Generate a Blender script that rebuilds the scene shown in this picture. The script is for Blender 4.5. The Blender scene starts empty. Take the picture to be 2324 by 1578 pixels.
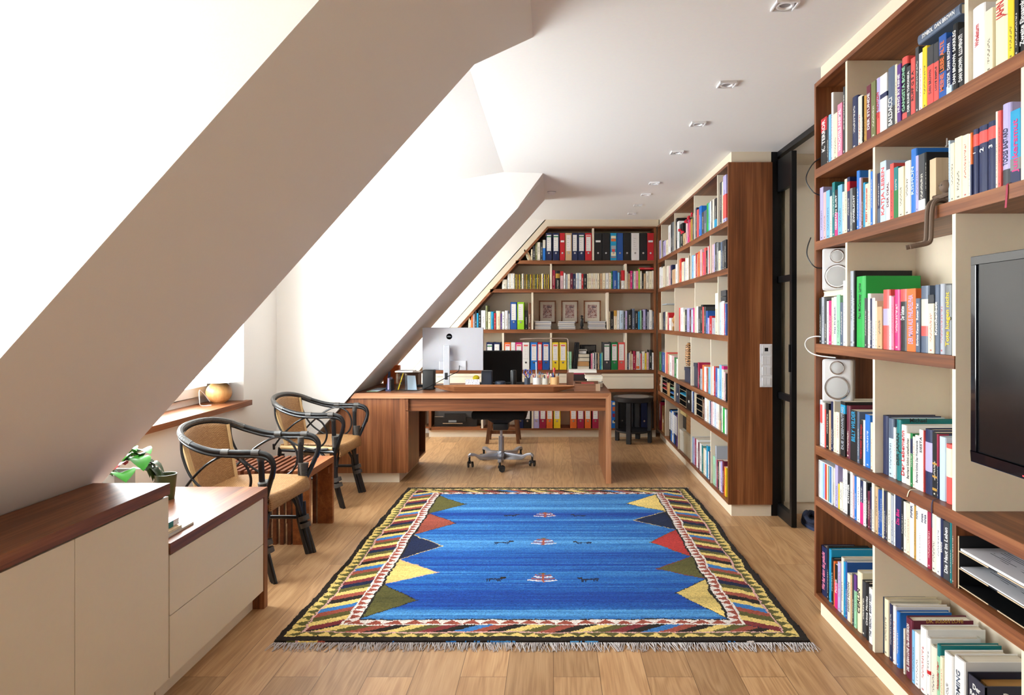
import bpy, bmesh, math, random
import numpy as np
from mathutils import Vector, Matrix
random.seed(7)
R = math.radians
SC = bpy.context.scene
COL = SC.collection

# ---------------------------------------------------------------- camera
F = 1550.0                       # focal length in pixels of the 2324 px wide frame
H = 1.36                         # eye height
cam_d = bpy.data.cameras.new('camera'); cam = bpy.data.objects.new('camera', cam_d); COL.objects.link(cam)
cam.location = (0, 0, H); cam.rotation_euler = (R(90), 0, 0)
cam_d.sensor_fit = 'HORIZONTAL'; cam_d.sensor_width = 36.0; cam_d.lens = 36.0 * F / 2324
cam_d.shift_x = -94 / 2324; cam_d.shift_y = -62 / 2324
cam_d.clip_start = 0.02; cam_d.clip_end = 200
SC.camera = cam
SC.view_settings.view_transform = 'Standard'; SC.view_settings.look = 'None'
SC.view_settings.gamma = 1; SC.view_settings.use_curve_mapping = False
SC.view_settings.exposure = 0.75
SC.cycles.max_bounces = 14; SC.cycles.diffuse_bounces = 8; SC.cycles.glossy_bounces = 4
SC.cycles.transparent_max_bounces = 16
SC.cycles.sample_clamp_indirect = 6.0

# ---------------------------------------------------------------- world: bright overcast sky
w = bpy.data.worlds.new('sky'); SC.world = w; w.use_nodes = True
bg = w.node_tree.nodes['Background']
bg.inputs['Color'].default_value = (0.93, 0.965, 1.0, 1); bg.inputs['Strength'].default_value = 20

def portal(name, loc, rot, sx, sy):
    """a window opening flagged as a light portal so the daylight is sampled through it"""
    d = bpy.data.lights.new(name, 'AREA'); d.shape = 'RECTANGLE'; d.size = sx; d.size_y = sy
    d.cycles.is_portal = True
    o = bpy.data.objects.new(name, d); COL.objects.link(o); o.location = loc; o.rotation_euler = rot
    return o
# light travels along the local -Z of an area light
portal('daylight_portal', (-2.66, 4.01, 1.44), (0, R(-90), 0), 1.36, 2.12)
portal('daylight_portal', (-2.66, 0.55, 1.41), (0, R(-90), 0), 1.30, 1.5)
portal('daylight_portal', (-2.66, 7.27, 1.41), (0, R(-90), 0), 1.30, 1.0)

def px(x, Y): return (x - 1256.0) / F * Y         # lateral position seen at picture column x, at distance Y
def pz(y, Y): return H - (y - 727.0) / F * Y      # height seen at picture row y, at distance Y
def pY(x, X): return X * F / (x - 1256.0)         # distance at which column x meets the plane X

# ---------------------------------------------------------------- materials
MATS = {}
def nt(name):
    m = bpy.data.materials.new(name); m.use_nodes = True
    n = m.node_tree.nodes; b = n['Principled BSDF']
    return m, n, m.node_tree.links, b
def srgb(c):
    def f(v):
        v /= 255.0
        return v / 12.92 if v <= 0.04045 else ((v + 0.055) / 1.055) ** 2.4
    return (f(c[0]), f(c[1]), f(c[2]), 1)
def plain(name, c, rough=0.6, metal=0.0, spec=0.5, bump=0.0, bscale=60, alpha=None, coat=0.0):
    if name in MATS: return MATS[name]
    m, n, l, b = nt(name)
    b.inputs['Base Color'].default_value = srgb(c); b.inputs['Roughness'].default_value = rough
    b.inputs['Metallic'].default_value = metal; b.inputs['Specular IOR Level'].default_value = spec
    if coat: b.inputs['Coat Weight'].default_value = coat
    tc = n.new('ShaderNodeTexCoord'); nz = n.new('ShaderNodeTexNoise'); nz.inputs['Scale'].default_value = bscale
    l.new(tc.outputs['Object'], nz.inputs['Vector'])
    mx = n.new('ShaderNodeMixRGB'); mx.blend_type = 'MULTIPLY'; mx.inputs[0].default_value = 0.06
    mx.inputs[1].default_value = srgb(c); l.new(nz.outputs['Color'], mx.inputs[2]); l.new(mx.outputs[0], b.inputs['Base Color'])
    if bump:
        bp = n.new('ShaderNodeBump'); bp.inputs['Strength'].default_value = bump; bp.inputs['Distance'].default_value = 0.002
        l.new(nz.outputs['Fac'], bp.inputs['Height']); l.new(bp.outputs[0], b.inputs['Normal'])
    MATS[name] = m
    return m
def ramp(n, stops):
    r = n.new('ShaderNodeValToRGB'); e = r.color_ramp.elements
    while len(e) > 1: e.remove(e[-1])
    e[0].position = stops[0][0]; e[0].color = srgb(stops[0][1])
    for p, c in stops[1:]:
        k = e.new(p); k.color = srgb(c)
    return r
def wood(name, axis, dark, mid, light, rough=0.42, scale=1.0, rings=1.0, spec=0.4):
    """straight veneer grain running along the given axis of the object"""
    if name in MATS: return MATS[name]
    m, n, l, b = nt(name)
    tc = n.new('ShaderNodeTexCoord'); mp = n.new('ShaderNodeMapping')
    s = [22 * scale] * 3; s[axis] = 0.9 * scale; mp.inputs['Scale'].default_value = s
    l.new(tc.outputs['Object'], mp.inputs['Vector'])
    n1 = n.new('ShaderNodeTexNoise'); n1.inputs['Scale'].default_value = 1.0; n1.inputs['Detail'].default_value = 5; n1.inputs['Distortion'].default_value = 0.6
    l.new(mp.outputs[0], n1.inputs['Vector'])
    mp2 = n.new('ShaderNodeMapping'); s2 = [130 * scale] * 3; s2[axis] = 3.0; mp2.inputs['Scale'].default_value = s2
    l.new(tc.outputs['Object'], mp2.inputs['Vector'])
    n2 = n.new('ShaderNodeTexNoise'); n2.inputs['Scale'].default_value = 1.0; n2.inputs['Detail'].default_value = 3
    l.new(mp2.outputs[0], n2.inputs['Vector'])
    mix = n.new('ShaderNodeMath'); mix.operation = 'MULTIPLY_ADD'; mix.inputs[1].default_value = 0.35
    l.new(n2.outputs['Fac'], mix.inputs[0]);
    ml = n.new('ShaderNodeMath'); ml.operation = 'MULTIPLY'; ml.inputs[1].default_value = 0.65
    l.new(n1.outputs['Fac'], ml.inputs[0]); l.new(ml.outputs[0], mix.inputs[2])
    rp = ramp(n, [(0.30, dark), (0.50, mid), (0.68, light)])
    l.new(mix.outputs[0], rp.inputs[0]); l.new(rp.outputs[0], b.inputs['Base Color'])
    b.inputs['Roughness'].default_value = rough; b.inputs['Specular IOR Level'].default_value = spec
    bp = n.new('ShaderNodeBump'); bp.inputs['Strength'].default_value = 0.15; bp.inputs['Distance'].default_value = 0.001
    l.new(n2.outputs['Fac'], bp.inputs['Height']); l.new(bp.outputs[0], b.inputs['Normal'])
    MATS[name] = m
    return m
WN = ((80, 44, 24), (124, 72, 40), (158, 102, 62))
WAL = [wood('walnut_x', 0, *WN), wood('walnut_y', 1, *WN), wood('walnut_z', 2, *WN)]
WL = ((150, 96, 62), (182, 128, 90), (205, 156, 118))
WLI = [wood('walnut_edge_x', 0, *WL), wood('walnut_edge_y', 1, *WL), wood('walnut_edge_z', 2, *WL)]
TK = ((110, 58, 26), (142, 80, 40), (170, 104, 58))
TEAK = [wood('teak_x', 0, *TK), wood('teak_y', 1, *TK), wood('teak_z', 2, *TK)]
PAINT = plain('wall_paint', (238, 234, 228), 0.9, bump=0.05, bscale=220, spec=0.2)
CEIL = plain('ceiling_paint', (240, 238, 234), 0.92, spec=0.2)
CREAM = plain('cream_lacquer', (228, 215, 192), 0.5, spec=0.35)
CREAMW = plain('white_lacquer', (236, 224, 202), 0.45, spec=0.35)
BACKP = plain('back_panel', (226, 212, 188), 0.6, spec=0.3)
BLACKM = plain('black_metal', (22, 22, 24), 0.4, metal=0.4)
BLACKP = plain('black_plastic', (16, 16, 18), 0.45)
WHITEP = plain('white_plastic', (238, 238, 238), 0.35)
CHROME = plain('chrome', (200, 200, 205), 0.18, metal=1.0)
PAPER = plain('paper', (236, 232, 222), 0.8, bump=0.2, bscale=300, spec=0.2)
GLASSM = None
def glass():
    global GLASSM
    if GLASSM: return GLASSM
    m, n, l, b = nt('clear_glass')
    tr = n.new('ShaderNodeBsdfTransparent'); tr.inputs[0].default_value = (0.965, 0.98, 0.975, 1)
    gl = n.new('ShaderNodeBsdfGlossy'); gl.inputs['Roughness'].default_value = 0.02
    lw = n.new('ShaderNodeLayerWeight'); lw.inputs[0].default_value = 0.5
    pw = n.new('ShaderNodeMath'); pw.operation = 'POWER'; l.new(lw.outputs['Facing'], pw.inputs[0]); pw.inputs[1].default_value = 5
    fr = n.new('ShaderNodeMath'); fr.operation = 'MULTIPLY_ADD'; l.new(pw.outputs[0], fr.inputs[0]); fr.inputs[1].default_value = 0.5; fr.inputs[2].default_value = 0.03
    mx = n.new('ShaderNodeMixShader'); l.new(fr.outputs[0], mx.inputs[0]); l.new(tr.outputs[0], mx.inputs[1]); l.new(gl.outputs[0], mx.inputs[2])
    l.new(mx.outputs[0], n['Material Output'].inputs[0]); GLASSM = m
    return m

# ---------------------------------------------------------------- mesh builder
ORG = {}     # world position of each object's own origin
class MB:
    def __init__(s): s.v = []; s.f = []; s.mi = []; s.cur = 0
    def m(s, i): s.cur = i; return s
    def add(s, vs, fs):
        o = len(s.v); s.v += [tuple(q) for q in vs]
        for f in fs: s.f.append([i + o for i in f]); s.mi.append(s.cur)
        return s
    def box(s, x0, x1, y0, y1, z0, z1):
        if x1 < x0: x0, x1 = x1, x0
        if y1 < y0: y0, y1 = y1, y0
        if z1 < z0: z0, z1 = z1, z0
        return s.add([(x0,y0,z0),(x1,y0,z0),(x1,y1,z0),(x0,y1,z0),(x0,y0,z1),(x1,y0,z1),(x1,y1,z1),(x0,y1,z1)],
                     [(3,2,1,0),(4,5,6,7),(0,1,5,4),(1,2,6,5),(2,3,7,6),(3,0,4,7)])
    def prism(s, poly, axis, a, b):
        """poly in the two other axes (in xyz order), extruded along axis from a to b"""
        n = len(poly); vs = []
        for c in (a, b):
            for p in poly:
                q = list(p); q.insert(axis, c); vs.append(q)
        return s.add(vs, [tuple(range(n)), tuple(range(2*n-1, n-1, -1))] + [(i, i+n, (i+1) % n + n, (i+1) % n) for i in range(n)])
    def tube(s, pts, r, n=8, closed=False, flat=1.0):
        pts = [Vector(p) for p in pts]; k = len(pts)
        rr = r if isinstance(r, (list, tuple)) else [r] * k
        o = len(s.v); up = None
        for i, p in enumerate(pts):
            if closed: t = pts[(i+1) % k] - pts[i-1]
            else: t = pts[min(i+1, k-1)] - pts[max(i-1, 0)]
            if t.length < 1e-9: t = Vector((0,0,1))
            t.normalize()
            if up is None:
                up = Vector((0,0,1)) if abs(t.z) < 0.9 else Vector((1,0,0))
            a = t.cross(up)
            if a.length < 1e-6: a = t.cross(Vector((0,1,0)))
            a.normalize(); up = a.cross(t).normalized()
            for j in range(n):
                an = 2 * math.pi * j / n
                s.v.append(tuple(p + a * math.cos(an) * rr[i] + up * math.sin(an) * rr[i] * flat))
        m = k if closed else k - 1
        for i in range(m):
            for j in range(n):
                a0 = o + i*n + j; a1 = o + i*n + (j+1) % n; b0 = o + ((i+1) % k)*n + j; b1 = o + ((i+1) % k)*n + (j+1) % n
                s.f.append([a0, a1, b1, b0]); s.mi.append(s.cur)
        if not closed:
            s.f.append([o + j for j in range(n-1, -1, -1)]); s.mi.append(s.cur)
            s.f.append([o + (k-1)*n + j for j in range(n)]); s.mi.append(s.cur)
        return s
    def lathe(s, prof, c=(0,0,0), n=24, axis=2):
        """prof: list of (radius, height)"""
        o = len(s.v)
        for r, h in prof:
            for j in range(n):
                an = 2*math.pi*j/n; q = [r*math.cos(an), r*math.sin(an)]; q.insert(axis, h)
                s.v.append((q[0]+c[0], q[1]+c[1], q[2]+c[2]))
        for i in range(len(prof)-1):
            for j in range(n):
                s.f.append([o+i*n+j, o+i*n+(j+1)%n, o+(i+1)*n+(j+1)%n, o+(i+1)*n+j]); s.mi.append(s.cur)
        if prof[0][0] > 1e-5: s.f.append([o+j for j in range(n-1,-1,-1)]); s.mi.append(s.cur)
        if prof[-1][0] > 1e-5: s.f.append([o+(len(prof)-1)*n+j for j in range(n)]); s.mi.append(s.cur)
        return s
    def sphere(s, c, r, n=14, sc=(1,1,1)):
        o = len(s.v); k = n//2 + 1
        for i in range(k):
            a = math.pi*i/(k-1)
            for j in range(n):
                b = 2*math.pi*j/n
                s.v.append((c[0]+r*sc[0]*math.sin(a)*math.cos(b), c[1]+r*sc[1]*math.sin(a)*math.sin(b), c[2]+r*sc[2]*math.cos(a)))
        for i in range(k-1):
            for j in range(n):
                s.f.append([o+i*n+j, o+(i+1)*n+j, o+(i+1)*n+(j+1)%n, o+i*n+(j+1)%n]); s.mi.append(s.cur)
        return s
    def build(s, name, mats, parent=None, bevel=0.0, smooth=False, origin=None, seg=2):
        if not isinstance(mats, (list, tuple)): mats = [mats]
        if origin is None: origin = ORG.get(parent.name, (0, 0, 0)) if parent is not None else (0, 0, 0)
        me = bpy.data.meshes.new(name)
        me.from_pydata([(v[0]-origin[0], v[1]-origin[1], v[2]-origin[2]) for v in s.v], [], s.f)
        for mt in mats: me.materials.append(mt)
        me.polygons.foreach_set('material_index', s.mi)
        bm = bmesh.new(); bm.from_mesh(me); bmesh.ops.remove_doubles(bm, verts=bm.verts, dist=1e-6)
        bmesh.ops.recalc_face_normals(bm, faces=bm.faces)
        if bevel:
            es = [e for e in bm.edges if len(e.link_faces) == 2 and e.calc_face_angle(0) > 0.6]
            bmesh.ops.bevel(bm, geom=es, offset=bevel, segments=seg, affect='EDGES', profile=0.6, clamp_overlap=True)
        bm.to_mesh(me); bm.free()
        if smooth:
            me.polygons.foreach_set('use_smooth', [True]*len(me.polygons))
            me.set_sharp_from_angle(angle=R(40))
        o = bpy.data.objects.new(name, me); COL.objects.link(o)
        if parent is not None: o.parent = parent
        else: o.location = origin
        ORG[o.name] = origin
        return o
def thing(name, label, cat, loc=(0,0,0), rz=0, group=None):
    """an empty at the base of a thing; parts are built in world coordinates unless local=True is wanted (then loc is set last)"""
    o = bpy.data.objects.new(name, None); COL.objects.link(o); o.empty_display_size = 0.05
    o.location = loc; o.rotation_euler = (0, 0, rz); o['label'] = label; o['category'] = cat
    if group: o['group'] = group
    if rz == 0: ORG[o.name] = tuple(loc)
    return o
def tag(o, label, cat, group=None):
    o['label'] = label; o['category'] = cat
    if group: o['group'] = group
    return o
def struct(o): o['kind'] = 'structure'; return o
def box(name, m, x0, x1, y0, y1, z0, z1, parent=None, bevel=0.0):
    return MB().box(x0,x1,y0,y1,z0,z1).build(name, m, parent, bevel)
def dup(root, loc, rz=None, label=None, group=None):
    r = root.copy(); COL.objects.link(r); r.location = loc
    if rz is not None: r.rotation_euler = (0, 0, rz)
    if label: r['label'] = label
    if group: r['group'] = group
    for ch in list(root.children):
        c = ch.copy(); COL.objects.link(c); c.parent = r
        for g in ch.children:
            d = g.copy(); COL.objects.link(d); d.parent = c
    return r
def text_mesh(s, size, font_scale=1.0, bold=False):
    cu = bpy.data.curves.new('lettering', 'FONT'); cu.body = s; cu.size = size; cu.align_x = 'CENTER'; cu.align_y = 'CENTER'
    cu.extrude = 0.0002; cu.resolution_u = 2
    if bold: cu.offset = size * 0.02
    o = bpy.data.objects.new('lettering', cu); COL.objects.link(o)
    bpy.context.view_layer.update()
    dg = bpy.context.evaluated_depsgraph_get(); me = bpy.data.meshes.new_from_object(o.evaluated_get(dg))
    bpy.data.objects.remove(o); bpy.data.curves.remove(cu)
    return me
def lettering(s, size, mat, right, up, loc, parent, name='title', maxlen=None, narrow=1.0, bold=True):
    """lettering lying in the plane spanned by right and up (parent space)"""
    me = text_mesh(s, size, bold=bold); me.materials.clear(); me.materials.append(mat)
    xs = [v.co.x for v in me.vertices]
    if not xs: return None
    L = (max(xs)-min(xs)) * narrow; k = narrow
    if maxlen and L > maxlen: k = narrow * maxlen / L
    r = Vector(right).normalized(); u = Vector(up).normalized(); nn = r.cross(u)
    for v in me.vertices:
        c = v.co.copy(); v.co = Vector(loc) + r*c.x*k + u*c.y + nn*c.z
    o = bpy.data.objects.new(name, me); COL.objects.link(o); o.parent = parent
    return o
# ---------------------------------------------------------------- floor
def oak_floor():
    m, n, l, b = nt('oak_planks')
    tc = n.new('ShaderNodeTexCoord')
    mp = n.new('ShaderNodeMapping'); mp.inputs['Rotation'].default_value = (0, 0, R(90)); l.new(tc.outputs['Object'], mp.inputs['Vector'])
    br = n.new('ShaderNodeTexBrick'); br.offset = 0.37; br.inputs['Scale'].default_value = 1.0
    br.inputs['Brick Width'].default_value = 1.9; br.inputs['Row Height'].default_value = 0.178
    br.inputs['Mortar Size'].default_value = 0.0012; br.inputs['Mortar Smooth'].default_value = 0.1; br.inputs['Bias'].default_value = 0
    br.inputs['Color1'].default_value = (0, 0, 0, 1); br.inputs['Color2'].default_value = (1, 1, 1, 1); br.inputs['Mortar'].default_value = (0.5, 0.5, 0.5, 1)
    l.new(mp.outputs[0], br.inputs['Vector'])
    # every plank shifts the grain lookup
    sh = n.new('ShaderNodeVectorMath'); sh.operation = 'MULTIPLY_ADD'
    l.new(br.outputs['Color'], sh.inputs[0]); sh.inputs[1].default_value = (7.3, 11.9, 0); l.new(tc.outputs['Object'], sh.inputs[2])
    mg = n.new('ShaderNodeMapping'); mg.inputs['Scale'].default_value = (9, 0.9, 9); l.new(sh.outputs[0], mg.inputs['Vector'])
    nz = n.new('ShaderNodeTexNoise'); nz.inputs['Scale'].default_value = 1; nz.inputs['Detail'].default_value = 2; nz.inputs['Distortion'].default_value = 0.8
    l.new(mg.outputs[0], nz.inputs['Vector'])
    sn = n.new('ShaderNodeMath'); sn.operation = 'MULTIPLY'; sn.inputs[1].default_value = 42; l.new(nz.outputs['Fac'], sn.inputs[0])
    s2 = n.new('ShaderNodeMath'); s2.operation = 'SINE'; l.new(sn.outputs[0], s2.inputs[0])
    mf = n.new('ShaderNodeMapping'); mf.inputs['Scale'].default_value = (160, 5, 10); l.new(sh.outputs[0], mf.inputs['Vector'])
    nf = n.new('ShaderNodeTexNoise'); nf.inputs['Scale'].default_value = 1; nf.inputs['Detail'].default_value = 3; l.new(mf.outputs[0], nf.inputs['Vector'])
    a = n.new('ShaderNodeMath'); a.operation = 'MULTIPLY_ADD'; a.inputs[1].default_value = 0.10; l.new(s2.outputs[0], a.inputs[0])
    fm = n.new('ShaderNodeMath'); fm.operation = 'MULTIPLY_ADD'; fm.inputs[1].default_value = 0.55; fm.inputs[2].default_value = 0.22; l.new(nf.outputs['Fac'], fm.inputs[0])
    l.new(fm.outputs[0], a.inputs[2])
    rp = ramp(n, [(0.2, (146, 104, 66)), (0.5, (178, 138, 96)), (0.8, (198, 160, 118))])
    l.new(a.outputs[0], rp.inputs[0])
    # plank tone
    hs = n.new('ShaderNodeHueSaturation'); pv = n.new('ShaderNodeMath'); pv.operation = 'MULTIPLY_ADD'; pv.inputs[1].default_value = 0.36; pv.inputs[2].default_value = 0.80
    l.new(br.outputs['Color'], pv.inputs[0]); l.new(pv.outputs[0], hs.inputs['Value']); l.new(rp.outputs[0], hs.inputs['Color'])
    mx = n.new('ShaderNodeMixRGB'); l.new(br.outputs['Fac'], mx.inputs[0]); l.new(hs.outputs[0], mx.inputs[1]); mx.inputs[2].default_value = srgb((105, 72, 44))
    l.new(mx.outputs[0], b.inputs['Base Color']); b.inputs['Roughness'].default_value = 0.38; b.inputs['Specular IOR Level'].default_value = 0.45
    bp = n.new('ShaderNodeBump'); bp.inputs['Strength'].default_value = 0.12; bp.inputs['Distance'].default_value = 0.001
    l.new(nf.outputs['Fac'], bp.inputs['Height']); l.new(bp.outputs[0], b.inputs['Normal'])
    return m
struct(box('floor', oak_floor(), -2.7, 3.3, -2.3, 8.4, -0.06, 0.0))

# ---------------------------------------------------------------- attic shell
CZ = 2.53                                    # ceiling height
M = 1.124                                    # steepness of the roof slope
def XP(z): return -0.084 - (CZ - z) / M      # the roof slope meets height z at this X
struct(box('ceiling', CEIL, -0.39, 3.3, -2.3, 8.4, CZ, CZ + 0.12))
# dormer ceilings fall gently to the outside wall
for k, (ya, yb) in enumerate(((-0.45, 1.48), (2.50, 5.665), (6.64, 8.0))):
    o = MB().prism([(-0.39, CZ), (-2.75, 2.20), (-2.75, 2.36), (-0.39, CZ + 0.12)], 1, ya - 0.02, yb + 0.02).build('ceiling', CEIL)
    struct(o)
def slope(name, ya, yb):
    z0 = 0.0
    return struct(MB().prism([(-0.06, CZ + 0.027), (XP(0), 0.0), (-2.75, 0.0), (-2.75, CZ + 0.1), (-0.06, CZ + 0.1)], 1, ya, yb).build(name, PAINT))
slope('wall_slope_near', 1.48, 2.505)
slope('wall_slope_far', 5.665, 6.64)
slope('wall_slope_rear', -2.3, -0.45)
# splayed corners where the slopes open into the dormer
struct(MB().add([(-0.290, 2.505, 2.2984), (-0.070, 2.845, 2.5457), (-0.070, 2.505, 2.5457), (-0.290, 2.505, 2.5457)],
         [(0,1,3),(0,2,1),(1,2,3),(0,3,2)]).build('wall_splay_near', PAINT))
struct(MB().add([(-0.39, 5.39, CZ + 0.004), (-0.0805, 5.43, CZ + 0.004), (-0.296, 5.667, 2.295), (-1.99, 5.667, 2.290), (-0.0805, 5.667, CZ + 0.004), (-1.99, 5.667, CZ + 0.004)],
         [(0,1,2,3),(1,4,2),(0,3,5),(0,5,4,1),(2,4,5,3)]).build('wall_splay_far', PAINT))
# outside walls of the dormers with their window openings
XW = -2.297
def window_wall(name, ya, yb, wa, wb, za=0.745, zb=2.06):
    b = MB()
    b.box(-2.62, XW, ya, yb, 0, za); b.box(-2.62, XW, ya, yb, zb, 2.34)
    b.box(-2.62, XW, ya, wa, za, zb); b.box(-2.62, XW, wb, yb, za, zb)
    return struct(b.build(name, PAINT))
WHF = plain('window_frame_white', (240, 238, 232), 0.4)
def window(idx, wa, wb, za=0.765, zb=2.06, n=2, sill=True):
    fx0, fx1 = -2.60, -2.535
    root = MB().box(fx0, fx1, wa, wb, za-0.02, za+0.05).box(fx0, fx1, wa, wb, zb-0.05, zb).box(fx0, fx1, wa, wa+0.05, za, zb).box(fx0, fx1, wb-0.05, wb, za, zb).build('window_%d' % idx, WHF, None, 0.004)
    struct(root)
    st = (wb - wa - 0.1) / n
    for i in range(n):
        a = wa + 0.05 + st*i; c = a + st
        s = MB().box(fx0+0.01, fx1+0.02, a, a+0.06, za+0.05, zb-0.05).box(fx0+0.01, fx1+0.02, c-0.06, c, za+0.05, zb-0.05)
        s.box(fx0+0.01, fx1+0.02, a, c, za+0.05, za+0.12).box(fx0+0.01, fx1+0.02, a, c, zb-0.11, zb-0.05)
        so = s.build('window_sash', WHF, root, 0.004)
        g = box('window_pane', glass(), -2.575, -2.569, a+0.055, c-0.055, za+0.115, zb-0.105, so)
    hd = MB().box(fx1+0.02, fx1+0.035, (wa+wb)/2-0.012, (wa+wb)/2+0.012, 1.28, 1.36).tube([(fx1+0.04, (wa+wb)/2, 1.34), (fx1+0.06, (wa+wb)/2, 1.34), (fx1+0.06, (wa+wb)/2, 1.24)], 0.008).build('window_handle', CHROME, root, smooth=True)
    return root
window_wall('wall_left', 2.45, 5.70, 2.95, 5.065, zb=2.12)
window(1, 2.95, 5.065, zb=2.12)
window_wall('wall_left_near', -0.5, 1.5, -0.10, 1.10)
window(2, -0.10, 1.10)
window_wall('wall_left_far', 6.6, 8.1, 6.78, 7.76)
window(3, 6.78, 7.76, n=1)
# walls at the far end, behind the bookcases, behind the camera and around the hallway
b = MB().box(-2.7, 1.6, 8.235, 8.40, 0, CZ+0.1)
b.prism([(-2.7, 0), (XP(0), 0), (XP(CZ)+0.0, CZ+0.02), (-2.7, CZ+0.02)], 1, 7.945, 8.24)
struct(b.build('wall_back', PAINT))
struct(box('wall_right', PAINT, 1.517, 1.60, -2.3, 3.172, 0, CZ+0.05))
struct(box('wall_right_far', PAINT, 1.60, 1.70, 4.86, 8.4, 0, CZ+0.05))
struct(box('wall_front', PAINT, -2.7, 3.3, -2.42, -2.3, 0, CZ+0.1))
struct(box('wall_hall', PAINT, 1.70, 3.3, 4.90, 5.0, 0, CZ+0.05))
struct(box('wall_hall_side', PAINT, 3.2, 3.3, -2.3, 5.0, 0, CZ+0.05))
# white built-in cupboard closing the hallway
hc = thing('hall_cupboard', 'white floor to ceiling cupboard closing the hallway behind the glass door', 'cupboard', (1.62, 4.80, 0))
box('plinth', CREAMW, 1.62, 3.2, 4.80, 4.88, 0.0, 0.083, hc)
box('door', CREAMW, 1.62, 2.15, 4.775, 4.80, 0.088, 2.445, hc, 0.001); box('door', CREAMW, 2.153, 2.70, 4.775, 4.80, 0.088, 2.445, hc, 0.001)
box('body', CREAMW, 1.62, 3.2, 4.80, 4.90, 0.083, 2.45, hc)
box('filler_panel', CREAM, 1.60, 3.2, 4.80, 4.90, 2.45, 2.53, hc)
# ---------------------------------------------------------------- built-in bookcases
SH = [2.055, 1.722, 1.252, 0.783, 0.548, 0.103]      # tops of the shelf boards
XF = 1.21                                            # front edge of the bookcases along the right wall
XB = 1.497                                           # their back panel
UPR = []      # (near y, far y, z low, z high) of every upright along the right wall
UPX = []      # (left x, right x, z low, z high) of every upright across the end wall
def fit(zz, a, b, lst):
    """trim the span a..b at height zz so that it clears the uprights"""
    for lo, hi, z0, z1 in lst:
        if z0 - 0.01 < zz < z1 and lo - 0.0006 < b and hi + 0.0006 > a:
            if (a + b)/2 > (lo + hi)/2: a = hi + 0.0006
            else: b = lo - 0.0006
    return a, b
def uprights(parent, rows, y0, y1, name='upright'):
    tops = [2.434] + [s - 0.04 for s in SH[:-1]]
    for r, xs in rows.items():
        for x in xs:
            y = pY(x, XF + 0.004)
            UPR.append((y - 0.018, y, SH[r], tops[r]))
            box(name, CREAMW, XF + 0.004, XB, y - 0.018, y, SH[r], tops[r], parent, 0.0008)
# near bookcase (with the television niche)
NB0, NB1 = 0.72, 3.167; MB0, MB1 = 4.724, 7.905
nb = thing('bookcase', 'tall walnut bookcase on the right, nearest the camera, with cream uprights and a television niche', 'bookcase', (XF, NB0, 0))
box('side_panel', WAL[2], XF, XB+0.01, NB1-0.019, NB1, 0.083, 2.454, nb)
box('side_panel', WAL[2], XF, XB+0.01, NB0, NB0+0.019, 0.083, 2.454, nb)
box('top_board', WAL[1], XF, XB+0.01, NB0, NB1-0.019, 2.434, 2.454, nb)
box('back_panel', BACKP, XB, XB+0.015, NB0, NB1, 0.083, 2.454, nb)
for k, s in enumerate(SH):
    th = 0.04 if k < 5 else 0.02
    if k == 2:
        box('shelf', WAL[1], XF, XB, 2.062, NB1-0.019, s-th, s, nb)
        box('shelf', WAL[1], XF, XB, NB0+0.019, 0.80, s-th, s, nb)
    else: box('shelf', WAL[1], XF, XB, NB0+0.019, NB1-0.019, s-th, s, nb)
box('plinth', CREAMW, XF+0.026, XB, NB0, NB1-0.01, 0, 0.083, nb)
box('filler_panel', CREAM, XF+0.026, XB+0.01, NB0, NB1-0.01, 2.454, CZ, nb)
uprights(nb, {0: [1918.5, 2189], 1: [1980.8, 2317], 2: [1918.5], 3: [1980.5], 5: [1980.3, 2318]}, NB0, NB1)
UPR.append((2.061, 2.079, SH[3], SH[1]-0.04)); UPR.append((2.072, 2.084, SH[4], SH[3]-0.04)); UPR.append((NB1-0.019, MB0+0.02, 0, 2.5)); UPR.append((MB1, 8.3, 0, 2.5))
box('niche_panel', CREAMW, XF+0.004, XB, 2.061, 2.079, SH[3], SH[1]-0.04, nb)
box('niche_panel', CREAMW, XF+0.004, XB, 0.80, 0.818, SH[3], SH[1]-0.04, nb)
box('upright', WAL[2], XF+0.012, XB, 2.072, 2.084, SH[4], SH[3]-0.04, nb)
# middle bookcase beyond the sliding door
MB0, MB1 = 4.724, 7.905
mb = thing('bookcase', 'tall walnut bookcase along the right wall beyond the glass door, running to the corner', 'bookcase', (XF, MB0, 0))
box('side_panel', WAL[2], XF, 1.515, MB0, MB0+0.02, 0.083, 2.454, mb)
box('top_board', WAL[1], XF, XB+0.01, MB0+0.02, MB1, 2.434, 2.454, mb)
box('back_panel', BACKP, XB, XB+0.015, MB0+0.02, MB1, 0.083, 2.454, mb)
for k, s in enumerate(SH):
    box('shelf', WAL[1], XF, XB, MB0+0.02, MB1, s-(0.04 if k < 5 else 0.02), s, mb)
box('plinth', CREAMW, XF+0.026, 1.512, MB0+0.018, MB1, 0, 0.083, mb)
box('filler_panel', CREAM, XF+0.026, 1.512, MB0+0.018, 7.96, 2.454, CZ, mb)
box('corner_post', WAL[2], XF, XF+0.04, MB1, 7.93, 0.083, 2.454, mb)
uprights(mb, {0: [1500.3, 1530.2, 1574.7, 1627.5], 1: [1509, 1537.4, 1566.3, 1610.7], 2: [1500.4, 1530.6, 1576.4, 1628.6],
              3: [1509.1, 1538.2, 1567.3, 1612.4], 4: [1499.6, 1530.2, 1576.1], 5: [1509.1, 1538.2, 1567.4, 1612.4]}, MB0, MB1)
struct(box('wall_right_core', PAINT, 1.518, 1.545, 4.80, 8.24, 0, CZ+0.02))

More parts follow.
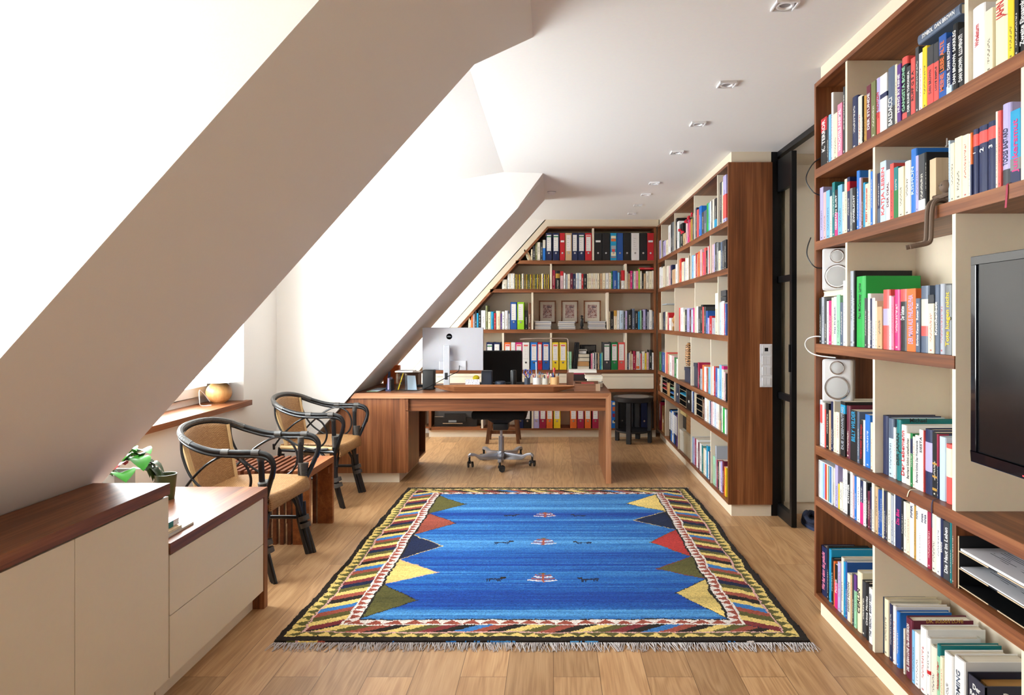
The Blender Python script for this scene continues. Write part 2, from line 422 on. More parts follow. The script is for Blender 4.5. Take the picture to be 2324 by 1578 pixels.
# far bookcase with its slanted left side
YF, YB = 7.93, 8.215
def wx(x): return px(x, YF)
wb = thing('bookcase', 'wide walnut bookcase across the far end wall, its left side slanted along the roof', 'bookcase', (0.0, YF, 0))
XR = wx(1489.5)
def XS(z, off=0.085): return XP(z) + off        # outer line of the slanted frame
ztop = 2.448
# slanted side board
b = MB(); t = 0.03
b.prism([(XS(ztop), ztop), (XS(ztop)+0.012, ztop-0.024), (XS(0.9)+t*1.35, 0.9), (XS(0.9), 0.9)], 1, YF, YB)
b.build('slanted_board', WAL[0], wb)
xl = XS(0.9)
box('side_panel', WAL[2], xl, xl+0.03, YF, YB, 0.083, 0.9, wb)
box('top_board', WAL[0], XS(ztop), XR, YF, YB, 2.428, ztop, wb)
box('side_panel', WAL[2], wx(1484.2), XR, YF, YB, 0.083, 2.428, wb)
b = MB(); b.prism([(XS(2.44)+0.02, 2.44), (XR, 2.44), (XR, 0.083), (xl+0.01, 0.083), (xl+0.01, 0.9)], 1, YB, YB+0.015); b.build('back_panel', BACKP, wb)
def wxl(z): return max(XS(z) + 0.03, xl + 0.03) if z > 0.9 else xl + 0.03
for k, s in enumerate(SH):
    if k == 4: continue
    th = 0.04 if k < 5 else 0.02
    box('shelf', WAL[0], wxl(s - th) - 0.012, wx(1484.2), YF, YB, s-th, s, wb)
WD0, WD1 = 0.565, 0.743       # drawer band below the fourth shelf
xd = wx(1000)
for x0, x1 in ((wx(955), wx(1200)), (wx(1201), wx(1483.8))):
    box('drawer_front', CREAMW, x0+0.002, x1-0.002, YF-0.004, YF+0.016, 0.705, 0.738, wb, 0.001)
    box('drawer_front', CREAMW, x0+0.002, x1-0.002, YF-0.004, YF+0.016, 0.565, 0.702, wb, 0.001)
box('drawer_case', BACKP, wx(955), wx(1484), YF+0.016, YB, 0.56, 0.74, wb)
box('shelf', WAL[0], xl+0.03, wx(1484.2), YF, YB, 0.525, 0.56, wb)
box('plinth', CREAMW, xl, wx(1491)-0.01, YF+0.026, YB, 0, 0.083, wb)
# filler panels between bookcase and roof slope / ceiling
b = MB(); y = YF + 0.012
b.prism([(XP(CZ), CZ), (XR+0.03, CZ), (XR+0.03, ztop), (XS(ztop), ztop), (XS(0.6), 0.6), (XP(0.6), 0.6)], 1, y, y+0.02); b.build('filler_panel', CREAM, wb)
tops = [2.428] + [s - 0.04 for s in SH[:-1]]; tops[5] = 0.525
for r, xs in {0: [1344], 1: [1248.3, 1418.5], 2: [1206, 1377.3], 3: [1139.5, 1248.3, 1418.8], 5: [1092, 1206.5]}.items():
    for x in xs:
        UPX.append((wx(x), wx(x+4.2), SH[r], tops[r]))
        box('upright', CREAMW, wx(x), wx(x+4.2), YF+0.004, YB, SH[r], tops[r], wb)
UPX.append((wx(1484.2), XR, 0, 2.5))
box('upright', WAL[2], wx(950), wx(958), YF, YB, SH[5], 0.525, wb)

# ---------------------------------------------------------------- cabinets on the left
FX = -1.36
c1 = thing('sideboard', 'long cream sideboard with walnut top in the left foreground, the taller of the two', 'sideboard', (FX, 0.5, 0))
b = MB().prism([(FX, 0.742), (FX, 0.782), (XP(0.782)+0.006, 0.782), (XP(0.742)+0.006, 0.742)], 1, 0.5, 2.424); b.build('worktop', WAL[1], c1, 0.0012)
box('body', CREAM, FX-0.024, -1.66, 0.5, 2.420, 0.085, 0.742, c1)
ys = [2.420, 1.945, 1.47, 0.995, 0.52]
for i in range(4): box('door', CREAM, FX-0.022, FX-0.003, ys[i+1]+0.0012, ys[i]-0.0012, 0.088, 0.736, c1, 0.001)
box('plinth', CREAMW, FX-0.055, -1.66, 0.5, 2.42, 0, 0.083, c1)
c2 = thing('sideboard', 'lower cream drawer unit with walnut top and walnut end panel under the window', 'sideboard', (FX, 2.424, 0))
MB().box(FX, -1.822, 2.425, 2.512, 0.527, 0.567).box(FX, -2.290, 2.512, 3.25, 0.527, 0.567).build('worktop', WAL[1], c2)
box('end_panel', WAL[2], FX, -2.28, 3.212, 3.25, 0, 0.527, c2, 0.0012)
box('body', CREAM, FX-0.024, -1.85, 2.43, 3.205, 0.085, 0.527, c2)
for z0, z1 in ((0.088, 0.306), (0.309, 0.523)): box('drawer_front', CREAM, FX-0.022, FX-0.003, 2.427, 3.208, z0, z1, c2, 0.001)
box('plinth', CREAMW, FX-0.055, -1.85, 2.43, 3.212, 0, 0.083, c2)

# window sill board (its own walnut board)
sl = box('windowsill_board', WAL[1], -2.25, -2.56, 2.92, 5.105, 0.727, 0.765, None, 0.0015)
tag(sl, 'walnut windowsill board under the left window, carrying the globe lamp', 'windowsill')

# ---------------------------------------------------------------- desk
DY0, DY1, DZ = 5.68, 6.60, 0.752
dx0, dx1 = XP(DZ)+0.01, 0.4805
dk = thing('desk', 'large walnut desk running from the roof slope across the room with one slab leg', 'desk', (0.0, DY0, 0))
b = MB().m(0).prism([(XP(DZ)+0.012, DZ), (dx1, DZ), (dx1-0.044, DZ-0.044), (XP(DZ-0.044)+0.012, DZ-0.044)], 1, DY0+0.004, DY1)
b.m(1).prism([(XP(DZ)+0.012, DZ), (dx1, DZ), (dx1-0.044, DZ-0.044), (XP(DZ-0.044)+0.012, DZ-0.044)], 1, DY0, DY0+0.004)
b.build('desktop', [WAL[0], WLI[0]], dk)
b = MB().m(0).prism([(dx1, DZ), (dx1, 0), (dx1-0.044, 0), (dx1-0.044, DZ-0.044)], 1, DY0+0.004, DY1)
b.m(1).prism([(dx1, DZ), (dx1, 0), (dx1-0.044, 0), (dx1-0.044, DZ-0.044)], 1, DY0, DY0+0.004)
b.build('leg', [WAL[2], WLI[2]], dk)
cr = -1.232
box('apron', WAL[0], cr, dx1-0.044, DY0+0.05, DY0+0.075, 0.598, DZ-0.044, dk)
CP = [(-1.868, 0.083), (cr, 0.083), (cr, DZ-0.044), (XP(DZ-0.044)+0.012, DZ-0.044), (-1.868, 0.512)]
b = MB().prism(CP, 1, DY0+0.02, DY0+0.04); b.build('cabinet_front', WAL[2], dk)
# pedestal cabinet with an open door bay facing right
box('cabinet_bottom', WAL[1], -1.868, cr, DY0+0.04, 6.58, 0.083, 0.103, dk)
box('cabinet_back', WAL[2], -1.62, -1.60, DY0+0.04, 6.58, 0.103, 0.708, dk)
MB().prism(CP, 1, 6.56, 6.58).build('cabinet_end', WAL[2], dk)
dr = box('cabinet_door', WAL[2], cr, cr+0.02, DY0+0.022, 6.16, 0.088, 0.60, dk)
fr = box('drawer_front', WAL[1], cr-0.001, cr+0.019, DY0+0.022, 6.58, 0.606, 0.700, dk)
for z in (0.14, 0.52):
    MB().box(cr-0.028, cr-0.002, 6.19, 6.215, z, z+0.05).tube([(cr-0.02, 6.165, z+0.025), (cr-0.03, 6.22, z+0.025)], 0.006).build('hinge', CHROME, dr)
box('plinth', CREAMW, -1.868, cr-0.06, DY0+0.05, 6.56, 0, 0.083, dk)

# ---------------------------------------------------------------- sliding glass door
sd = thing('door_1', 'black steel framed sliding glass door slid halfway behind the bookcase', 'door', (1.56, 4.48, 0)); sd['kind'] = 'structure'; del sd['category']
del sd['label']
XD0, XD1 = 1.556, 1.590
b = MB(); Y0, Y1 = 4.462, 5.3
b.box(XD0, XD1, Y0, Y0+0.037, 0.004, 2.47).box(XD0, XD1, Y0+0.037, Y1, 0.004, 0.085).box(XD0, XD1, Y0+0.037, Y1, 2.25, 2.47)
b.box(XD0+0.004, XD1-0.004, Y0+0.037, Y1, 0.818, 0.862).box(XD0+0.004, XD1-0.004, Y0+0.037, Y1, 1.62, 1.663).box(XD0, XD1, 4.76, 4.80, 0.004, 2.47)
b.build('door_frame', BLACKM, sd, 0.002)
for z0, z1 in ((0.085, 0.818), (0.862, 1.62), (1.663, 2.25)): box('glass_pane', glass(), 1.571, 1.577, Y0+0.037, Y1, z0, z1, sd)
box('door_pull', BLACKM, XD0-0.012, XD0, Y0+0.010, Y0+0.024, 1.02, 1.20, sd)
struct(box('trim_1', BLACKM, 1.517, 1.556, 4.745, 4.80, 0, CZ))                    # jamb
struct(MB().box(1.556, 1.60, 3.16, 4.80, CZ-0.035, CZ).build('trim_2', BLACKM))     # ceiling track
# ---------------------------------------------------------------- books
CL = dict(white=(236,236,234), cream=(232,222,192), ivory=(226,220,204), black=(24,24,26), charcoal=(58,60,64), grey=(120,124,126), silver=(168,174,184),
          navy=(28,38,78), blue=(34,84,160), bright=(30,112,200), sky=(120,182,222), pale=(190,212,232), cyan=(24,150,196), teal=(10,118,122), green=(24,120,62),
          vivid=(30,170,70), mint=(150,206,170), lime=(150,205,40), olive=(112,116,70), yellow=(232,200,40), gold=(186,142,58), orange=(226,110,44), coral=(222,84,78),
          red=(190,30,40), crimson=(160,30,66), maroon=(100,28,50), pink=(232,130,160), magenta=(206,40,120), purple=(92,50,128), lilac=(178,170,214),
          tan=(200,168,128), brown=(110,72,52), wood=(196,150,96), slate=(84,98,120), rose=(214,178,182))
NAMES = dict(pale='pale blue', bright='bright blue', sky='light blue', vivid='bright green', rose='dusty pink', slate='slate blue', silver='silvery grey', wood='wood coloured', charcoal='dark grey', ivory='off white')
def book_material(print_on_spine):
    m, n, l, b = nt('book_cover' if print_on_spine else 'book_cover_blank')
    oi = n.new('ShaderNodeObjectInfo'); tc = n.new('ShaderNodeTexCoord')
    b.inputs['Roughness'].default_value = 0.42; b.inputs['Specular IOR Level'].default_value = 0.4
    if not print_on_spine:
        l.new(oi.outputs['Color'], b.inputs['Base Color']); return m
    sg = n.new('ShaderNodeSeparateXYZ'); l.new(tc.outputs['Generated'], sg.inputs[0])
    sn = n.new('ShaderNodeSeparateXYZ'); l.new(tc.outputs['Normal'], sn.inputs[0])
    def mth(op, a, bb=None, c=None):
        k = n.new('ShaderNodeMath'); k.operation = op
        for i, v in enumerate((a, bb, c)):
            if v is None: continue
            if isinstance(v, (int, float)): k.inputs[i].default_value = v
            else: l.new(v, k.inputs[i])
        return k.outputs[0]
    spine = mth('LESS_THAN', sn.outputs[0], -0.5)
    rnd = oi.outputs['Random']
    r2 = mth('FRACT', mth('MULTIPLY', rnd, 17.31)); r3 = mth('FRACT', mth('MULTIPLY', rnd, 91.7))
    a = mth('MULTIPLY_ADD', r2, 0.28, 0.10); wd = mth('MULTIPLY_ADD', r3, 0.25, 0.30); e = mth('ADD', a, wd)
    gz = sg.outputs[2]; gy = sg.outputs[1]
    inz = mth('MULTIPLY', mth('GREATER_THAN', gz, a), mth('LESS_THAN', gz, e))
    iny = mth('MULTIPLY', mth('GREATER_THAN', gy, 0.34), mth('LESS_THAN', gy, 0.66))
    logo = mth('MULTIPLY', mth('MULTIPLY', mth('GREATER_THAN', gz, 0.04), mth('LESS_THAN', gz, 0.065)), iny)
    mp = n.new('ShaderNodeMapping'); mp.inputs['Scale'].default_value = (1, 110, 260); l.new(tc.outputs['Object'], mp.inputs['Vector'])
    nz = n.new('ShaderNodeTexNoise'); nz.inputs['Scale'].default_value = 1; nz.inputs['Detail'].default_value = 1; l.new(mp.outputs[0], nz.inputs['Vector'])
    gl = mth('GREATER_THAN', nz.outputs['Fac'], 0.50)
    mask = mth('MULTIPLY', mth('MAXIMUM', mth('MULTIPLY', mth('MULTIPLY', inz, iny), gl), logo), spine)
    lum = n.new('ShaderNodeRGBToBW'); l.new(oi.outputs['Color'], lum.inputs[0])
    dark = mth('GREATER_THAN', lum.outputs[0], 0.22)
    tcol = n.new('ShaderNodeMixRGB'); l.new(dark, tcol.inputs[0]); tcol.inputs[1].default_value = (0.75, 0.72, 0.62, 1)
    rc = n.new('ShaderNodeMixRGB'); l.new(mth('GREATER_THAN', r3, 0.72), rc.inputs[0]); rc.inputs[1].default_value = (0.02, 0.02, 0.03, 1); rc.inputs[2].default_value = (0.42, 0.03, 0.03, 1)
    l.new(rc.outputs[0], tcol.inputs[2])
    mx = n.new('ShaderNodeMixRGB'); l.new(mth('MULTIPLY', mask, 0.8), mx.inputs[0]); l.new(oi.outputs['Color'], mx.inputs[1]); l.new(tcol.outputs[0], mx.inputs[2])
    l.new(mx.outputs[0], b.inputs['Base Color'])
    return m
BKM = book_material(True); BKB = book_material(False)
def page_material():
    m, n, l, b = nt('book_pages')
    tc = n.new('ShaderNodeTexCoord'); mp = n.new('ShaderNodeMapping'); mp.inputs['Scale'].default_value = (4, 1400, 4); l.new(tc.outputs['Object'], mp.inputs['Vector'])
    nz = n.new('ShaderNodeTexNoise'); nz.inputs['Scale'].default_value = 1; l.new(mp.outputs[0], nz.inputs['Vector'])
    rp = ramp(n, [(0.3, (206, 196, 172)), (0.7, (236, 230, 212))]); l.new(nz.outputs['Fac'], rp.inputs[0]); l.new(rp.outputs[0], b.inputs['Base Color'])
    b.inputs['Roughness'].default_value = 0.85
    return m
PGM = page_material()
INK = {}
def ink(c):
    k = 'ink_' + c
    return plain(k, CL[c], 0.5)
def cover_poly(t, d, hard):
    h = t / 2
    if hard:
        e = 0.0026; b = 0.007; pts = [(d, -h), (b, -h)]
        for i in range(1, 6):
            a = -math.pi/2 + math.pi*i/6; pts.append((b - b*math.cos(a), h*math.sin(a)))
        pts += [(b, h), (d, h), (d, h-e), (b+0.001, h-e), (b+0.001, -h+e), (d, -h+e)]
    else:
        e = 0.0009; b = 0.0015
        pts = [(d, -h), (b, -h), (0, -h+b), (0, h-b), (b, h), (d, h), (d, h-e), (b+0.001, h-e), (b+0.001, -h+e), (d, -h+e)]
    return pts, e, b
BOOKS = [0]
def book(loc, rz, t, h, d, color, label, group=None, hard=False, near=False, title=None, tcol=None, tsize=0.6, side=None, bands=(), lean=0.0, lie=False, blank=False, ttop=False, frac=(0.12, 0.9)):
    t = max(t, 0.004); pts, e, b = cover_poly(t, d, hard)
    mb_ = MB().prism(pts, 2, 0, h)
    m0 = BKB if (title or blank) else BKM
    if not near:
        mb_.m(1).box(b+0.001, d-0.003, -t/2+e, t/2-e, 0.001 if not hard else 0.003, h-(0.0008 if not hard else 0.004))
        o = mb_.build('book', [m0, PGM])
    else:
        o = mb_.build('book', [m0])
        p = MB().box(b+0.0012, d-(0.004 if hard else 0.0006), -t/2+e, t/2-e, 0.003 if hard else 0.0004, h-(0.004 if hard else 0.0004)).build('pages', PGM, o)
    loc = (loc[0], loc[1], loc[2] + 0.0008)
    o.color = srgb(CL[color]); o.location = loc; o.rotation_euler = (lean, 0, rz)
    if lie: o.rotation_euler = lie
    tag(o, label, 'book', group)
    if title:
        L = h * (frac[1]-frac[0]); zc = h*(frac[0]+frac[1])/2
        if ttop: lettering(title, t*tsize*1.25, ink(tcol or 'white'), (0,0,-1), (0,-1,0), (-0.0006, 0, zc), o, maxlen=L)
        else: lettering(title, t*tsize*1.25, ink(tcol or 'white'), (0,0,1), (0,1,0), (-0.0006, 0, zc), o, maxlen=L)
    for z0, z1, c in bands:
        bb = MB(); s = 1.0
        bp = cover_poly(t+0.0006, d, hard)[0]; n2 = len(bp)-4
        outer = [(x-0.0003, y) for x, y in bp[:n2]]
        outer = [(0.035 if abs(x-(d-0.0003)) < 1e-6 else x, y) for x, y in outer]
        bb.prism(outer + [(0.035, outer[-1][1]-0.0008), (b+0.002, outer[-1][1]-0.0008), (b+0.002, -outer[-1][1]+0.0008), (0.035, -outer[-1][1]+0.0008)], 2, h*z0, h*z1)
        q = bb.build('cover_band', BKB, o); q.color = srgb(CL[c])
    if side:
        sx, sz, ss, sc = side[1:5]
        lettering(side[0], ss, ink(sc), (1,0,0), (0,0,1), (sx, -t/2-0.0006, sz), o, name='cover_title')
    return o
def nth(i):
    w_ = ['first','second','third','fourth','fifth','sixth','seventh','eighth','ninth','tenth','eleventh','twelfth']
    return w_[i] if i < 12 else '%dth' % (i+1) if (i+1) % 10 not in (1,2,3) or i < 20 else '%d%s' % (i+1, {1:'st',2:'nd',3:'rd'}[(i+1) % 10])
def row(spec, Xs, zb, where, near, group, axis='X'):
    """each entry: left px, right px, top px, colour[, kind letter H/P][, {options}]"""
    out = []
    for i, e in enumerate(spec):
        x0, x1, ty, c = e[:4]; k = 'P'; op = {}
        for q in e[4:]:
            if isinstance(q, str): k = q
            else: op = dict(q)
        if axis == 'X':
            ya, yb = pY(x0, Xs), pY(x1, Xs); yb, ya = fit(zb+0.05, yb, ya, UPR); yc = (ya+yb)/2; t = (ya-yb) - 0.0008; h = pz(ty, yc) - zb
            loc = (Xs, yc, zb); rz = 0
        else:
            xa, xb = fit(zb+0.05, px(x0, Xs), px(x1, Xs), UPX); t = xb-xa - 0.0008; h = pz(ty, Xs) - zb
            loc = ((xa+xb)/2, Xs, zb); rz = R(90)
        rd = random.Random(int(x0*10+ty))
        d = op.pop('d', None) or (0.125 if h < 0.2 else 0.15 if h < 0.235 else 0.185) + rd.uniform(-0.006, 0.012)
        d = min(d, 0.262)
        kind = {'H': 'hardback', 'P': 'paperback', 'S': 'slim volume', 'G': 'large volume'}[k]
        lab = '%s %s, %s from the left, %s' % (NAMES.get(c, c), op.pop('say', kind), nth(i), where)
        out.append(book(loc, rz, t, h, d, c, lab, group, hard=(k in 'HG'), near=near, **op))
    return out
# ---- books of the near bookcase, bay by bay
NBX = 'nearest bookcase'
G = 'books on the nearest bookcase'
T = lambda s, c='white', **k: dict(title=s, tcol=c, **k)
row([(1863,1876,268.5,'red','P',T('K. TERROR','white',bands=((0.0,0.72,'black'),),frac=(0.3,0.95))),(1876.2,1880.1,267,'charcoal'),(1880.4,1885.2,261,'sky'),(1885.4,1889.6,211,'white','G',dict(d=0.2)),
     (1891,1900,258,'cream'),(1900.5,1911,236,'pink','P',T('WACHTELS ANIMAL','white')),(1911.4,1917.4,198,'charcoal','H',dict(d=0.2))], 1.222, SH[0], 'top shelf, first bay, '+NBX, True, G)
row([(1932,1944.5,220,'navy','H'),(1945,1955.5,219,'ivory','H'),(1955.7,1958.5,219,'black'),(1959,1965.7,218,'gold','H'),(1966.4,1976.3,194,'maroon','P',T('DER STUNDE','white',frac=(0.2,0.85))),
     (1976.6,1986.8,186,'olive'),(1987.2,1996.7,178,'lilac','H',T('DIE NOVIZIN','red',bands=((0.0,0.4,'coral'),),frac=(0.3,0.75))),(1997,2012.6,170,'white','P',dict(blank=True,bands=((0.60,0.68,'navy'),))),
     (2012.8,2029.8,153,'slate','H',T('BALDACCI','white',bands=((0.0,0.35,'charcoal'),),frac=(0.05,0.5))),(2030.8,2035.5,147,'cream'),(2035.7,2044.3,147,'purple','P',T('HUNG RY NINE','white')),
     (2044.8,2057.3,131,'black','H',T('GANGSTA BONE','mint',bands=((0.88,1.0,'coral'),(0,0.12,'coral')),frac=(0.15,0.85))),(2057.5,2066.3,151,'charcoal','P',T('DER KUNE THRONIKA')),
     (2066.7,2076.6,132,'coral','P',T('RUFF G S A','black')),(2076.9,2084.8,108,'charcoal'),(2085.1,2092.8,121,'white'),(2093.1,2103.4,107,'yellow'),
     (2103.9,2118.2,105,'coral','P',T('DAN BROWN','charcoal',bands=((0.68,1.0,'charcoal'),),frac=(0.2,0.6),tsize=0.4)),(2118.8,2129.9,98,'coral','P',T('LOVE SIMPLE','charcoal',bands=((0.68,1.0,'charcoal'),),frac=(0.2,0.6),tsize=0.4)),
     (2130.2,2147,80,'blue','P',T('MEINE LIEBE ALTE','orange',bands=((0.42,0.7,'black'),))),(2147.4,2159.4,86,'navy','P',T('METEOR  DAN BROWN','white',bands=((0,0.16,'pale'),))),
     (2159.8,2172.3,55,'black','H',T('DAN BROWN  SAKRILEG','white')),(2172.6,2188.6,66,'black','H',T('DAN BROWN  ILLUMINATI','white'))], 1.222, SH[0], 'top shelf, second bay, '+NBX, True, G)
row([(2199,2232,15,'white','H',T('Wirbelsturm','red',frac=(0.45,0.75),tsize=0.35)),(2234.7,2252.5,23,'cream'),(2255,2286,-4,'cream','H',T('JAHN','red',frac=(0.7,0.95))),
     (2286.5,2301,-20,'yellow'),(2301.6,2311,-30,'black'),(2311.4,2330,-30,'black','H',T('Zweite Einsamkeit','white')),(2331,2350,-20,'ivory','H'),(2352,2372,-45,'blue','H')], 1.222, SH[0], 'top shelf, third bay, '+NBX, True, G)
# a thick book lying across the top
ly = book((1.238, 2.312, 2.292), 0, 0.034, 0.238, 0.155, 'slate', 'thick grey hardback lying across the dark thrillers on the top shelf', None, hard=True, near=True,
          title='SYMBOL  DAN BROWN', tcol='white', tsize=0.45, ttop=False)
ly.rotation_euler = (R(90), R(0), 0); ly.location = (1.236, 2.318, 2.310)
row([(1860.6,1868,426,'lilac','P',dict(d=0.15)),(1868.2,1874.6,437,'rose'),(1874.9,1882.8,433,'sky'),(1883,1888,446,'ivory'),(1888.3,1894.2,414.5,'teal'),(1894.4,1901,431,'black','P',T('GERMAN BURT','white',bands=((0,0.5,'magenta'),))),
     (1901.3,1911,420.5,'sky'),(1911.2,1916,436,'ivory'),(1916.3,1922,407,'cream'),(1922.2,1928.3,403,'navy','P',dict(bands=((0.75,0.92,'red'),))),(1928.6,1934.3,428,'grey'),(1934.5,1941.8,426,'black','P',T('ZWIELICHT','white')),
     (1942.2,1949,388.6,'bright','H',dict(d=0.2)),(1949.8,1954.2,404,'lilac'),(1954.4,1958.3,405,'brown'),(1958.7,1963,415,'cyan'),(1963.2,1970.4,418,'cream','P',T('KESEY Kuckucksnest','red')),(1970.6,1975,386,'cream'),(1975.2,1980,390,'bright')],
    1.222, SH[1], 'second shelf, first bay, '+NBX, True, G)
row([(1989.3,1997,394,'navy','P',dict(bands=((0,0.3,'slate'),))),(1997.3,2010.6,367,'pale','P',T('KATJA LEBEN','coral')),(2010.8,2019.2,386,'white','P',T('DER DEAL','maroon')),(2019.5,2027.8,372,'coral','P'),
     (2028,2038,380,'teal','P',dict(bands=((0,0.55,'green'),))),(2038.2,2050.5,380,'cream'),(2050.8,2064.8,366.5,'ivory','H'),(2065,2077.6,339,'bright','H',T('KISHON','pale',d=0.21)),(2077.8,2084,354,'lilac'),
     (2084.3,2098.6,350,'charcoal','P',dict(bands=((0,0.2,'white'),))),(2099,2102.2,346,'black','H',dict(d=0.235,side=('James Joyce',0.135,0.222,0.03,'white')))],
    1.222, SH[1], 'second shelf, second bay, '+NBX, True, G)
row([(2152,2155.5,320,'pale'),(2155.8,2165.6,326,'cream'),(2166.3,2183,312,'cream'),(2183.4,2197.4,307,'cream'),(2197.7,2201.5,305,'white'),(2201.7,2205.4,302,'orange','P',dict(bands=((0,0.5,'navy'),))),
     (2205.6,2218.3,294.5,'navy','H',T('1','white',bands=((0.74,0.92,'coral'),),frac=(0.6,0.68),tsize=0.5)),(2218.6,2239,286,'navy','H',T('2','white',bands=((0.74,0.92,'coral'),),frac=(0.6,0.68),tsize=0.5)),
     (2239.4,2258.5,276,'navy','H',T('3','white',bands=((0.74,0.92,'coral'),),frac=(0.6,0.68),tsize=0.5)),(2259,2264,254,'ivory'),(2264.2,2271.3,252,'coral'),
     (2272.2,2292,236,'lilac','H',T('TODES BASTARD','navy',bands=((0,0.2,'charcoal'),),d=0.2,frac=(0.25,0.7))),(2292.3,2316,250,'cyan','P',T('Junkersmut','magenta',bands=((0,0.18,'navy'),(0.18,0.34,'grey'))))],
    1.222, SH[1], 'second shelf right of clay figure, '+NBX, True, G)
row([(1858.8,1864.4,677,'black'),(1864.6,1870,675,'silver'),(1870.4,1876,682,'charcoal'),(1876.2,1880.4,684,'white'),(1880.6,1886.8,683,'magenta'),(1887,1891.8,676,'cream'),(1892,1897.9,674,'white','P',T('Das Drehbuch','navy')),
     (1898.4,1906.1,669.5,'mint'),(1906.3,1912.7,687,'slate'),(1913.2,1918,638,'white')], 1.222, SH[2], 'third shelf, first bay, '+NBX, True, G)
row([(1928,1935.2,616,'silver','H',dict(d=0.2)),(1935.4,1939,615,'black','G',dict(d=0.235)),(1941.2,1961.3,628,'vivid','G',T('Paul McCartney  Lyrics','black',frac=(0.4,0.9),tsize=0.3,d=0.222,side=('Paul',0.125,0.205,0.034,'black'))),
     (1961.6,1967,677,'charcoal'),(1967.3,1974,667,'white','H'),(1974.2,1978.8,678,'navy'),(1979,1985.5,677,'white'),(1986.2,1990,684,'cream'),(1990.2,2001.4,697,'tan'),
     (2001.8,2017,658,'coral','H',dict(blank=True,bands=((0.4,0.68,'lilac'),))),(2017.4,2022,672,'white'),(2022.2,2027.8,674,'pink'),(2028,2040.5,658,'magenta','H'),(2041,2057.2,657,'black','H',T('Der Schatten','white',frac=(0.5,0.72),bands=((0.8,1.0,'coral'),))),
     (2057.6,2077.6,656,'orange','P',T('DER MANN AUS PHILADELPHIA','lilac')),(2078,2087,678,'slate','P',T('Enrico Kauen  Roter Tal')),(2087.6,2105.5,649.5,'cream','H',dict(blank=True,bands=((0,0.25,'slate'),(0.25,0.4,'coral'),(0.8,1,'slate')))),
     (2105.8,2119,670,'cream','P',dict(bands=((0.85,1,'charcoal'),))),(2119.3,2130.4,647,'slate','H',T('Knochenbett','white')),(2130.8,2142.2,645,'silver','H'),(2142.7,2158.2,648,'grey','H',T('Tote luegen nicht','yellow'))],
    1.222, SH[2], 'third shelf, second bay, '+NBX, True, G)
row([(1857.5,1861,908,'sky'),(1861.2,1866,908,'white','P',dict(bands=((0.5,0.9,'coral'),))),(1866.2,1870.8,915,'white'),(1871,1874,930,'coral'),(1874.5,1880.4,916,'black'),(1881,1885.5,932,'tan'),(1885.7,1890.3,911,'navy'),
     (1890.6,1892.5,905.6,'ivory','G',dict(d=0.24)),(1892.8,1897,936,'cream'),(1897.2,1904.2,936,'ivory'),(1907.4,1917.7,912,'black','P',T('DUE SCEENWRITING','silver',bands=((0.78,0.94,'cyan'),))),(1919.4,1928.3,921.6,'maroon','H',dict(d=0.2)),
     (1929.6,1944.8,932,'black','P',T('BILLY WILDER','cyan',tsize=0.62,frac=(0.38,0.98))),(1945.2,1950,935,'slate'),(1950.5,1958.5,954,'black','P',T('THOMAS HARRIS  Die Schweigen','red')),(1958.8,1963,955,'white'),(1963.3,1974.3,942,'bright','P'),(1975.6,1980.2,960,'cream')],
    1.228, SH[3], 'fourth shelf, first bay, '+NBX, True, G)
row([(1992.7,1999,948.5,'pale'),(1999.3,2013.8,944,'navy','H',dict(blank=True,d=0.2)),(2014.2,2026.5,950,'pale','H',dict(bands=((0.66,1.0,'slate'),),d=0.21)),(2027.3,2032.4,971,'white'),(2032.8,2043,953,'teal','H',T('DER JAPAN','black',d=0.215)),
     (2043.5,2055,965,'white','H',T('Der Lebemann','red',tsize=0.65,d=0.2,side=('Michael',0.045,0.222,0.02,'black'))),(2056,2065.3,984,'ivory','P',T('Bernhard Schlink Liebesfluchten','charcoal')),(2065.6,2070.9,984,'green','P',dict(bands=((0.62,0.9,'navy'),))),
     (2071.1,2076.4,992,'ivory'),(2076.7,2085.5,989,'white','P',T('Bernhard Schlink Das Wochenende','charcoal')),(2086,2094.6,976,'white','P',T('SIESTA','black',frac=(0.62,0.88),tsize=0.65)),(2094.9,2096.6,978,'coral'),
     (2097,2115.1,975,'navy','H',dict(blank=True,bands=((0.35,0.8,'lilac'),),d=0.225,side=('JOHANNES',0.09,0.2,0.016,'tan'))),(2115.5,2125.8,982,'black','P',dict(bands=((0.1,0.14,'gold'),(0.3,0.33,'gold'),(0.5,0.53,'gold')))),(2126,2129,986,'navy','P',dict(bands=((0.5,1,'crimson'),))),
     (2129.3,2143.3,992,'pale','H',dict(blank=True)),(2144.8,2158.8,1009,'coral','H',dict(blank=True,bands=((0.45,0.93,'cream'),)))], 1.240, SH[3], 'fourth shelf, second bay, '+NBX, True, G)
# a slipcase set of thin volumes
sc = MB(); ya, yb = pY(1855.6,1.222), pY(1890,1.222); ya = min(ya, 3.1465); hz = pz(1045, ya); z4 = SH[4]+0.0008
sc.box(1.222, 1.42, ya-0.003, ya, z4, hz).box(1.222, 1.42, yb, yb+0.003, z4, hz).box(1.222, 1.42, yb, ya, hz, hz+0.003).box(1.222, 1.42, yb, ya, z4, z4+0.003)
tag(sc.build('slipcase', WHITEP), 'white slipcase holding thin pastel volumes, far left end of the fifth shelf', 'slipcase')
cols = ['white','pale','pale','sky','lilac','red','orange','white','olive','sky','blue','pale','navy']
n_ = len(cols); tt = (ya-yb-0.008)/n_
for i, c in enumerate(cols):
    book((1.226, ya-0.0045-tt*(i+0.5), SH[4]+0.0035), 0, tt-0.0006, hz-SH[4]-0.006, 0.185, c, '%s slim volume, %s from the left inside the white slipcase' % (NAMES.get(c,c), nth(i)), 'volumes in the slipcase', near=True, blank=True)
